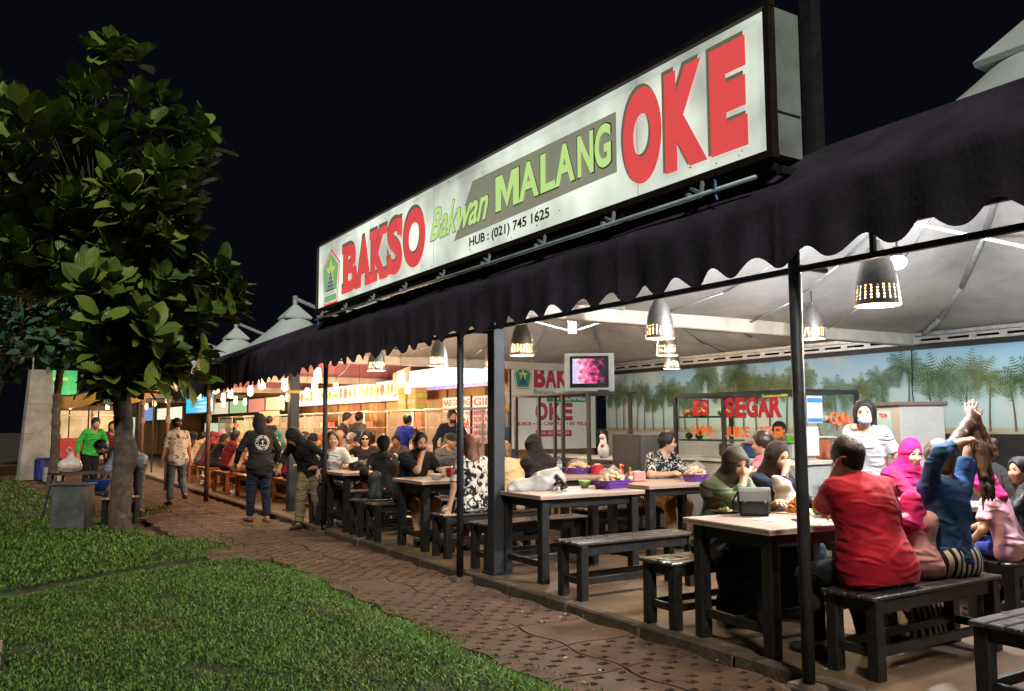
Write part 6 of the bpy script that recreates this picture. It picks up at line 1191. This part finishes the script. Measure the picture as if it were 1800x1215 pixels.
person('woman in a black hooded top with a white anchor ring print walking away', (3.66, 13.30, 0), 4, 'stand', H=1.64, fat=1.08, lean=(2, 4), head=(0, 8, 0), hair='hood', hm=blk, top=blk, sleeve=.97, hem=-.16, bottom=navy, legw=1.05, shoe=cloth('tan_shoe', (.16, .07, .04)), vox=.010, wr=.004, rh=(.32, .18, .92), lh=(-.32, .18, .92), rf=(.11, -.05, .0), lf=(-.10, .12, 0), extra=ringprint)
person('man in a blotched white tee, grey jeans and dark cap walking away', (3.12, 17.05, 0), 6, 'stand', H=1.62, lean=(2, 5), hair='cap', hm=dbrown, top=blot, sleeve=.46, hem=-.13, bottom=jean, shoe=m_sole, vox=.012, rf=(.10, -.24, .13), lf=(-.09, .08, 0), rk_=(.1, 1, .2), lh=(-.27, .05, .82), rh=(.28, .1, .84), face=True)
person('man in a pale blue shirt and grey trousers bending over behind the tree', (2.30, 15.75, 0), 88, 'stand', H=1.66, lean=(58, 18), head=(0, 12, 0), hair='short', top=bluesh, sleeve=.6, hem=-.05, bottom=gtr, shoe=m_sole, vox=.013, rh=(.15, .62, .50), lh=(-.15, .62, .50), mask=m_mskb)
person('man in a bright green rider jacket with mask under his chin', (1.98, 20.6, 0), 196, 'stand', H=1.68, hair='short', top=greenj, sleeve=.95, bottom=blk, shoe=m_sole, vox=.016, head=(0, 10, 0))
person('dark clothed figure standing beside the green rider jacket', (2.55, 21.8, 0), 170, 'stand', H=1.6, hair='bob', top=maroon, sleeve=.95, bottom=blk, vox=.018)
person('distant figure in dark clothes standing under the dark trees', (-.35, 27.0, 0), 170, 'stand', H=1.66, hair='short', top=grey, sleeve=.95, bottom=blk, vox=.018, rh=(.1, .3, 1.1))
GC = 'diners crowded at the far stall'
crowd = [(4.82, 15.5, -82, 'bun', None, red, .9, 'diner in a red top seated behind the hooded walker'), (4.60, 16.7, -96, 'bob', None, blk, .45, 'diner in a black tee with clipped hair bending over food'), (4.62, 17.25, -80, 'long', None, dflow, .9, 'long haired diner in a dark flowered blouse in profile'), (4.58, 18.6, -92, 'hijab', beige, peach, .9, 'diner in a beige headscarf with back turned'), (4.55, 19.3, -84, 'bob', None, maroon, .9, 'diner in a maroon top by the slim timber pole'), (4.62, 20.9, -100, 'long', None, dkj, .9, 'diner in a dark jacket beyond the timber pole'), (4.62, 21.6, -80, 'hijab', maroon, maroon, .9, 'diner in a maroon headscarf beyond the white shirted walker'), (4.62, 23.2, -90, 'short', None, cream, .45, 'diner in a cream shirt near the tree trunk'),
         (6.22, 15.4, 92, 'cap', white, cream, .45, 'diner in a white cap facing out behind the column'), (6.25, 16.2, 84, 'short', None, grey, .45, 'diner in grey facing out next to the white cap'), (6.2, 17.0, 95, 'hijab', cloth('rust', (.28, .10, .03)), dkj, .9, 'diner in a rust headscarf facing out'), (6.2, 18.0, 90, 'bob', None, pinkt, .45, 'diner in pink facing out among the crowd'), (6.22, 19.1, 86, 'short', None, blk, .45, 'diner in black facing out among the crowd'), (6.2, 20.2, 94, 'hijab', cloth('teal', (.03, .20, .16)), grey, .9, 'diner in a teal headscarf facing out'), (6.2, 21.3, 90, 'short', None, white, .45, 'diner in a white tee facing out'), (6.2, 22.6, 90, 'bob', None, red, .45, 'diner in a red tee facing out at the far end'),
         (5.0, 13.95, 186, 'short', None, peach, .45, 'diner in a peach tee facing out beyond the smiling man'), (6.9, 12.7, 8, 'long', None, maroon, .9, 'diner with long hair in maroon by the capped diner'), (6.55, 10.55, 6, 'bob', None, navy, .9, 'diner in navy seated on the near side of the capped diner'),
         (4.62, 22.3, -86, 'bob', None, grey, .45, 'diner in a grey tee near the tree trunk'), (4.6, 24.2, -94, 'hijab', blk, dkj, .9, 'diner in a black headscarf at the last bench'), (4.9, 15.0, -70, 'short', None, mag, .45, 'diner in a magenta tee right of the hooded walker'), (6.2, 23.6, 88, 'hijab', cream, cream, .9, 'diner in a cream headscarf facing out at the far end'), (6.2, 24.6, 92, 'short', None, blot, .45, 'diner in a spotted tee facing out at the far end'), (5.6, 14.75, 120, 'cap', cream, white, .45, 'diner in a cream cap beside the yellow banded column'), (7.2, 13.9, 170, 'hijab', grey, dkj, .9, 'diner in a grey headscarf behind the woman with glasses'), (6.9, 15.0, 120, 'short', None, grey, .45, 'diner in a charcoal tee near the gila menu board'), (7.0, 16.4, 100, 'bob', None, white, .45, 'diner in white behind the rust headscarf'), (7.1, 17.4, 80, 'hijab', navy, navy, .9, 'diner in a navy headscarf behind the crowd'), (7.0, 18.9, 95, 'short', None, red, .45, 'diner in a red shirt behind the crowd'), (7.0, 20.6, 85, 'long', None, cream, .9, 'long haired diner in cream behind the crowd'), (4.66, 25.0, -88, 'bob', None, red, .45, 'diner in a red tee at the last bench'), (4.7, 26.0, -92, 'short', None, bluesh, .45, 'diner in a pale blue shirt beyond the last bench'), (6.2, 25.8, 90, 'hijab', pinkt, pinkt, .9, 'diner in a pink headscarf facing out at the far end'), (5.35, 14.95, -150, 'short', None, maroon, .45, 'diner in a maroon tee beside the yellow banded column')]
for k, (x, y, rz, hr, hmm, tp, sl, lab) in enumerate(crowd):
    person(lab, (x, y, FZ), rz, H=1.58 + .02 * (k % 5), lean=(6 + k % 4 * 3, 10 + k % 3 * 5), head=((k * 37) % 40 - 20, 6 + (k * 13) % 12, 0), hair=hr, hm=hmm, top=tp, sleeve=sl, bottom=[blk, navy, jean, brown][k % 4], skin=['tan', 'light', 'brown'][k % 3], vox=.017, fingers=False, shoe=m_sole, rh=(.12, .34, .95 + .1 * (k % 2)), group=GC)
person('waiter in a grey cap standing at the kitchen hatch', (7.3, 25.5, FZ), 110, 'stand', H=1.68, hair='cap', hm=blk, top=dkj, sleeve=.5, bottom=blk, vox=.018, fingers=False)
person('standing customer in black at the lit kitchen hatch', (6.7, 23.8, FZ), -40, 'stand', H=1.7, hair='short', top=blk, sleeve=.5, bottom=blk, vox=.018, fingers=False)
# ================================================================== TREES AND THE LAWN SIDE
m_bark = mat('grey_bark', (.085, .065, .05), .95, var=.5, scale=9, bump=1.0, bscale=24)
def leaf_mesh(seed, L_=1.0, W=.30):
    rr = random.Random(seed); n = 6; P = []; F = []; dr = rr.uniform(.05, .35); cu = rr.uniform(.10, .22)
    for i in range(n + 1):
        q = i / n; w = W * (math.sin(math.pi * min(1, q * .92 + .06)) ** .75) * (.55 + .75 * q) * (1.0 if i < n else .35); z = -dr * q * q; x = q * L_
        rip = .02 * math.sin(i * 2.2 + seed); P += [(x, -w, z + cu * w / W * .32 + rip), (x, -w * .5, z + .03), (x, 0, z - .015), (x, w * .5, z + .03), (x, w, z + cu * w / W * .32 - rip)]
    for i in range(n):
        for j in range(4): F.append((i * 5 + j, (i + 1) * 5 + j, (i + 1) * 5 + j + 1, i * 5 + j + 1))
    return np.array(P), np.array(F)
def leaf_mat(name, a, b):
    m = bpy.data.materials.new(name); m.use_nodes = True; nt = m.node_tree; p = nt.nodes['Principled BSDF']; L = nt.links; p.inputs['Roughness'].default_value = .42; p.inputs['Specular IOR Level'].default_value = .4
    g = nt.nodes.new('ShaderNodeNewGeometry'); o = nt.nodes.new('ShaderNodeObjectInfo'); ad = nt.nodes.new('ShaderNodeMath'); ad.operation = 'ADD'; L.new(g.outputs['Random Per Island'], ad.inputs[0]); L.new(o.outputs['Random'], ad.inputs[1]); fr = nt.nodes.new('ShaderNodeMath'); fr.operation = 'FRACT'; L.new(ad.outputs[0], fr.inputs[0])
    r = nt.nodes.new('ShaderNodeValToRGB'); r.color_ramp.elements[0].color = a + (1,); r.color_ramp.elements[1].color = b + (1,); L.new(fr.outputs[0], r.inputs[0]); L.new(r.outputs[0], p.inputs['Base Color'])
    tc = nt.nodes.new('ShaderNodeTexCoord'); w = nt.nodes.new('ShaderNodeTexWave'); w.inputs['Scale'].default_value = 9; w.bands_direction = 'X'; w.inputs['Distortion'].default_value = 2; L.new(tc.outputs['Object'], w.inputs['Vector']); bp = nt.nodes.new('ShaderNodeBump'); bp.inputs['Strength'].default_value = .25; bp.inputs['Distance'].default_value = .02; L.new(w.outputs['Fac'], bp.inputs['Height']); L.new(bp.outputs[0], p.inputs['Normal'])
    return m
m_leaf = leaf_mat('broad_leaf', (.04, .085, .012), (.19, .26, .04)); m_leaf_unlit = leaf_mat('unlit_leaf', (.012, .024, .010), (.03, .05, .018)); m_leafb = leaf_mat('blue_green_leaf', (.03, .085, .04), (.07, .16, .07))  # the darkest leaf colour stands in for far trees that get no light
LEAF = [leaf_mesh(s) for s in range(4)]
def tree(name, label, base, trunk_h, trunk_r, tips, ml, leaf_l, per, as_parts, seed, lean=(0, 0), burl=False, top_fork=None, group=None):
    rr = random.Random(seed); t = thing(name, label, 'tree', base, group=group)
    K = Field(.03 if trunk_r > .1 else .025); pts = []; n = 10
    for i in range(n + 1): q = i / n; pts.append(np.array([lean[0] * q + .03 * math.sin(q * 7 + seed), lean[1] * q, -.1 + (trunk_h + .1) * q]))
    for i in range(n): K.cone(pts[i], pts[i + 1], trunk_r * (1.0 - .28 * i / n + (.1 if i == 0 else 0)), trunk_r * (1 - .28 * (i + 1) / n), .05)
    if burl: K.ell(pts[4] + np.array([.10, -.03, .1]), np.eye(3), np.array([.10, .10, .2]), .08); K.ell(pts[8] + np.array([-.05, -.05, 0]), np.eye(3), np.array([.11, .11, .18]), .08)
    link('trunk', K.mesh('trunk', m_bark, [], .007, 1.5, seed), t)
    top = pts[-1]
    br = MB(); hubs = []
    for k in range(7):
        a = 6.283 * k / 7 + rr.uniform(-.3, .3); sub = [p for p in tips if True]; c = np.array(tips)[rr.sample(range(len(tips)), min(14, len(tips)))].mean(0); h = top + (c - top) * rr.uniform(.35, .6) + np.array([math.cos(a) * .45, math.sin(a) * .45, rr.uniform(-.3, .8)]); hubs.append(h)
        b = MB(); mid = (top + h) / 2 + np.array([rr.uniform(-.1, .1), rr.uniform(-.1, .1), .1]); b.tube(top - np.array([0, 0, .2]), mid, trunk_r * .42, trunk_r * .33, 8).tube(mid, h, trunk_r * .33, trunk_r * .25, 8); b.build('branch', m_bark, t, True)
    tw = MB()
    for p in tips: h = min(hubs, key=lambda q: np.linalg.norm(q - np.array(p))); mid = (h + np.array(p)) / 2 + np.array([0, 0, -.12]); tw.tube(h, mid, .009, .008, 5, False).tube(mid, p, .008, .006, 5, False)
    o = tw.build('twigs', m_bark, t, True); o['kind'] = 'stuff'
    recs = []
    ctr = np.array(tips).mean(0)
    for p in tips:
        out = _unit(np.array(p) - ctr) * .75 + np.array([0, 0, .95]); out = _unit(out); npz = per + rr.randrange(-2, 3)
        for k in range(npz):
            az = 2.39996 * k + rr.uniform(-.3, .3); el = R(rr.uniform(18, 42) + 42 * (1 - k / npz)) if rr.random() < .8 else R(rr.uniform(-25, 20)); u = _unit(np.cross(out, [.3, .1, .9])); v = np.cross(out, u); d = _unit((u * math.cos(az) + v * math.sin(az)) * math.cos(el) + out * math.sin(el)); s = leaf_l * rr.uniform(.7, 1.2); pos = np.array(p) - out * (.16 * k / npz) + d * .03
            nz = _unit(out - d * (out @ d)); y = np.cross(nz, d); recs.append((pos, d, y, nz, s, rr.randrange(4)))
    camdir = np.array([-base[0], -base[1], 1.5]); camdir = camdir / np.linalg.norm(camdir); recs.sort(key=lambda r: -(r[0] @ camdir))
    meshes = []
    if as_parts:
        for Pv, Fv in LEAF: meshes.append(np_mesh('leaf', Pv, Fv, ml, True))
    for (pos, d, y, nz, s, k) in recs[:as_parts]:
        o = link('leaf', meshes[k], t); M = Matrix(((d[0] * s, y[0] * s, nz[0] * s, pos[0]), (d[1] * s, y[1] * s, nz[1] * s, pos[1]), (d[2] * s, y[2] * s, nz[2] * s, pos[2]), (0, 0, 0, 1))); o.matrix_local = M
    VV = []; FF = []; c = 0
    for (pos, d, y, nz, s, k) in recs[as_parts:]:
        Pv, Fv = LEAF[k]; VV.append(pos + s * (Pv[:, :1] * d + Pv[:, 1:2] * y + Pv[:, 2:3] * nz)); FF.append(Fv + c); c += len(Pv)
    if VV: o = link('foliage', np_mesh('foliage', np.concatenate(VV), np.concatenate(FF), ml, True), t); o['kind'] = 'stuff'
    return t
def crown(cx_, cy_, cz, rx, ry, rz_, n, seed, shell=.55):
    g = np.random.default_rng(seed); P = []
    while len(P) < n:
        v = g.normal(size=3); v /= np.linalg.norm(v); r = (shell + (1 - shell) * g.random() ** .5); lump = 1 + .22 * math.sin(3 * v[0] + 5 * v[2] + seed) + .13 * math.sin(7 * v[1] - 4 * v[2]); P.append((cx_ + v[0] * rx * r * lump, cy_ + v[1] * ry * r * lump, cz + v[2] * rz_ * r * lump))
    return P
# lateral axis of the view at the tree is close to (.85,-.53); the crown is a broad upright mass, lower lobe to the street side
tips = crown(-.42, .15, 5.1, 1.4, 1.35, 1.6, 130, 3) + crown(.22, -.12, 3.35, 1.12, 1.1, 1.1, 95, 5) + crown(-.8, .35, 4.1, .95, .95, .8, 55, 8) + crown(.1, -.1, 2.35, .75, .75, .45, 34, 9)
tree('broadleaf_tree', 'broad leaved tree with a thick knobbly trunk on the lawn by the small bench', (1.74, 13.3, 0), 2.6, .145, tips, m_leaf, .37, 9, 300, 4, lean=(-.12, .05), burl=True)
tips = crown(-.2, 0, 3.9, .95, .95, 1.0, 60, 13) + crown(-.3, 0, 5.2, .9, .9, .9, 30, 14)
tree('slender_tree', 'slender tree with a pale leaning trunk beside the concrete pylon', (1.42, 23.6, 0), 3.2, .11, tips, m_leafb, .36, 9, 0, 6, lean=(.12, 0))
for k, (x, y, h, lab) in enumerate(((-.9, 31, 5.2, 'dark tree standing behind the concrete pylon'), (.3, 37, 6.0, 'dark tree far behind the pylon'), (-2.6, 26, 5.5, 'dark tree with low branches at the edge of the lawn'), (2.4, 44, 6.5, 'dark tree behind the far tarpaulin stall'))):
    tree('dark_tree', lab, (x, y, 0), 2.6, .14, crown(0, 0, h, 2.0, 2.0, 2.4, 120, 30 + k, .3), m_leaf_unlit, .55, 6, 0, 40 + k, group='dark trees beyond the lawn')
py_ = thing('concrete_pylon', 'tall tapering grey concrete pylon with horizontal joints on the lawn', 'pylon', (1.28, 27.6, 0), 12); m_con = mat('grey_concrete', (.30, .29, .27), .85, var=.35, scale=2.2, bump=.3, bscale=30)
for k, (z0, z1) in enumerate(((0, 1.28), (1.29, 2.12), (2.13, 3.1))):
    w0, w1 = .92 - .12 * z0, .92 - .12 * z1; MB().add([(-w0 / 2, -.15, z0), (w0 / 2, -.15, z0), (w0 / 2, .15, z0), (-w0 / 2, .15, z0), (-w1 / 2, -.15, z1), (w1 / 2, -.15, z1), (w1 / 2, .15, z1), (-w1 / 2, .15, z1)], [(0, 3, 2, 1), (4, 5, 6, 7), (0, 1, 5, 4), (1, 2, 6, 5), (2, 3, 7, 6), (3, 0, 4, 7)]).build('slab', m_con, py_)
MB().tube((-.2, 0, 3.1), (-.2, 0, 3.45), .02, n=6).build('rod', m_steel, py_)
tc_ = thing('tarp_crate', 'blue tarpaulin covered crate at the foot of the pylon', 'crate', (1.52, 26.4, 0), 10); MB().box((0, 0, .32), (.62, .5, .64), bev=.06).build('tarpaulin', mat('blue_tarp', (.025, .03, .22), .5, var=.3, scale=6, bump=.5, bscale=12), tc_); MB().box((.05, -.38, .2), (.5, .25, .38), bev=.02).build('foam_box', mat('dull_foam', (.35, .30, .26), .8), tc_)
ft = thing('folding_table', 'low dark folding table with splayed legs on the lawn', 'table', (1.32, 15.6, 0), 20); MB().box((0, 0, .73), (.75, .5, .03)).build('tabletop', mat('dark_table_top', (.05, .045, .04), .6), ft)
for sx in (-1, 1):
    for sy in (-1, 1): MB().beam((sx * .30, sy * .18, .72), (sx * .42, sy * .24, 0), .03).build('leg', m_black, ft)
MB().beam((-.36, -.21, .35), (-.36, .21, .35), .02).beam((.36, -.21, .35), (.36, .21, .35), .02).build('stretcher', m_black, ft)
wb2 = soft_bag('plastic_bag', 'tied white plastic carrier bag on the folding table', 1.20, 15.6, .746, [((-.06, 0, .10), (.06, 0, .11), .12, .12, 1), ((0, 0, .2), (.02, 0, .3), .07, .04, 1)], mat('white_carrier_bag', (.55, .47, .40), .4, var=.12, scale=7), .014)
MB().path([(-.02, 0, .30), (-.06, 0, .38), (-.01, 0, .41), (.03, 0, .36), (.04, 0, .3)], .012, 6).build('handle', mat('white_carrier_bag', (.55, .47, .40), .4), wb2, True)
bu = thing('bucket', 'blue plastic basin held over a stool by the bending man', 'basin', (1.62, 15.45, .44)); MB().lathe([(.12, 0), (.20, .18), (.21, .19), (.19, .185), (.11, .015)], 18, close=True).build('basin', mat('blue_plastic', (.02, .07, .38), .4), bu, True)
so = thing('stool', 'small dark stool under the blue basin', 'stool', (1.62, 15.45, 0)); MB().box((0, 0, .42), (.3, .3, .035)).build('seat', m_bl, so)
for sx in (-1, 1):
    for sy in (-1, 1): MB().beam((sx * .12, sy * .12, .41), (sx * .13, sy * .13, 0), .035).build('leg', m_bl, so)
gb_ = thing('metal_sheet', 'dented grey metal sheet box standing on the lawn beside the tree', 'box', (1.12, 13.75, 0), -32); m_gal = mat('dull_galvanised', (.13, .135, .14), .5, .4, var=.35, scale=4, bump=.4, bscale=8); K = Field(.02); 
MB().box((0, 0, .33), (.48, .30, .66), bev=.012).build('body', m_gal, gb_); MB().box((0, 0, .672), (.52, .34, .024)).build('lid', m_gal, gb_); MB().box((.0, -.155, .33), (.42, .006, .54)).build('front_sheet', m_gal, gb_)
B2 = make_bench(.62, .30, .43, mat('pale_worn_slat', (.30, .20, .12), .35, var=.3, scale=8), m_bl, 'small_bench', 4); B2.location = (1.78, 14.05, 0); B2.rotation_euler = (0, 0, R(55)); B2['label'] = 'small dark bench with a pale worn top behind the tree trunk'; del B2['category']; B2['category'] = 'bench'
sk = thing('wooden_stake', 'short weathered stake with wire at the edge of the lawn', 'stake', (.10, 5.55, .06)); MB().tube((0, 0, -.08), (.012, .02, .26), .022, .026, n=8).build('stick', mat('pale_stick', (.30, .20, .14), .8, var=.3, scale=20), sk, True); MB().path([(.03, 0, .2), (.05, -.02, .1), (.045, -.03, -.02)], .005, 5).build('wire', m_black, sk)
# tarpaulin stall and lit board behind the trees
tp = thing('tarpaulin_stall', 'dark tarpaulin canopy with a mustard edge behind the green rider', 'stall', (2.6, 29.5, 0)); V = []; n = 16
for i in range(n + 1):
    for j in range(9): x, y = -1.3 + 3.2 * i / n, -1.2 + 3 * j / 8; V.append((x, y, 2.45 + .28 * (x + 1.3) / 3.2 - .13 * math.sin(math.pi * i / n * 2) ** 2 + .05 * math.sin(j)))
F_ = [(i * 9 + j, (i + 1) * 9 + j, (i + 1) * 9 + j + 1, i * 9 + j + 1) for i in range(n) for j in range(8)]; mb = MB(); mb.add(V, F_); mb.build('canopy', mat('dark_tarp', (.03, .033, .04), .6, var=.3), tp, True)
V = []; 
for i in range(n + 1):
    x = -1.3 + 3.2 * i / n; z = 2.43 + .28 * (x + 1.3) / 3.2 - .13 * math.sin(math.pi * i / n * 2) ** 2; V += [(x, -1.21, z), (x, -1.23, z - .3 - .08 * math.sin(math.pi * i / n))]
mb = MB(); mb.add(V, [(2 * i, 2 * i + 2, 2 * i + 3, 2 * i + 1) for i in range(n)]); mb.build('valance', mat('mustard_cloth', (.35, .20, .04), .8, var=.2), tp, True)
for x in (-1.25, .3, 1.85):
    for y in (-1.15, 1.7): MB().tube((x, y, 0), (x, y, 2.5), .025, n=6).build('post', m_black, tp)
for k, (x, y) in enumerate(((2.2, 29.2), (3.3, 29.8))): t = thing('hanging_bulb', ['bare warm bulb under the tarpaulin canopy', 'second bare warm bulb under the tarpaulin canopy'][k], 'lamp', (x, y, 2.05), group='bulbs under the tarpaulin'); link('glass_shade', PBU, t); MB().tube((0, 0, .15), (0, 0, .42), .005, n=5).build('cord', m_black, t); point(t, (0, 0, -.1), 45, (1, .68, .38), .06)
for k, (x, y, rgb, lab) in enumerate(((2.3, 31.2, (.45, .05, .06), 'red food cart under the tarpaulin canopy'), (3.5, 31.0, (.5, .5, .48), 'white food cart under the tarpaulin canopy'))):
    t = thing('food_cart', lab, 'cart', (x, y, 0)); MB().box((0, 0, .75), (.9, .55, .7), bev=.02).build('body', mat('cart_paint_%d' % k, rgb, .5, var=.15), t); MB().box((0, 0, 1.85), (1.0, .65, .05)).build('roof', m_gut, t)
    for sx in (-.42, .42):
        MB().beam((sx, -.25, 1.1), (sx, -.25, 1.83), .03).build('post', m_steel, t); w = MB(); w.lathe([(.0, -.02), (.26, -.02), (.28, 0), (.26, .02), (0, .02)], 16); o = w.build('wheel', m_black, t); o.rotation_euler = (0, R(90), 0); o.location = (sx, 0, .28)
gbd = thing('lit_billboard', 'bright green lit billboard behind the trees', 'billboard', (2.55, 40.5, 0)); MB().box((0, 0, 3.25), (1.5, .12, 1.3)).build('casing', m_black, gbd); MB().box((0, -.07, 3.25), (1.4, .02, 1.2)).build('face', emit_mat('billboard_green', (.12, .70, .22), .9, .3, 2), gbd); MB().box((-.1, -.085, 3.5), (.9, .006, .14)).build('yellow_bar', emit_mat('billboard_yellow', (.65, .85, .12), .9), gbd)
for sx in (-.6, .6): MB().beam((sx, .05, 0), (sx, .05, 2.62), .08).build('post', m_steel, gbd)
for k, (x, y, w, z0, z1, rgb, e, lab) in enumerate(((3.2, 37.5, 3.2, .5, 2.1, (.95, .62, .30), .55, 'warm lit stall front far behind the tarpaulin canopy'), (5.6, 52, 3.5, .6, 2.6, (.9, .55, .42), .5, 'peach lit stall front at the far end of the walk'), (3.9, 47, 1.6, 1.6, 2.5, (.35, .62, .9), .6, 'pale blue lit board at the far end of the walk'), (5.2, 44, 1.8, .7, 1.9, (.85, .88, .6), .55, 'pale yellow lit stall front beyond the white shirted walker'))):
    t = thing('lit_stall_front', lab, 'stall', (x, y, 0)); MB().box((0, .06, (z1 + .2) / 2), (w + .2, .1, z1 + .2)).build('frame', m_tim, t); MB().box((0, -.0, (z0 + z1) / 2), (w, .02, z1 - z0)).build('panel', emit_mat('stall_glow_%d' % k, rgb, e, .5, 1.6), t)
    for j in range(4): MB().box((-w / 2 + w * (j + .5) / 4, -.02, (z0 + z1) / 2), (.05, .03, z1 - z0)).build('mullion', m_tim, t)
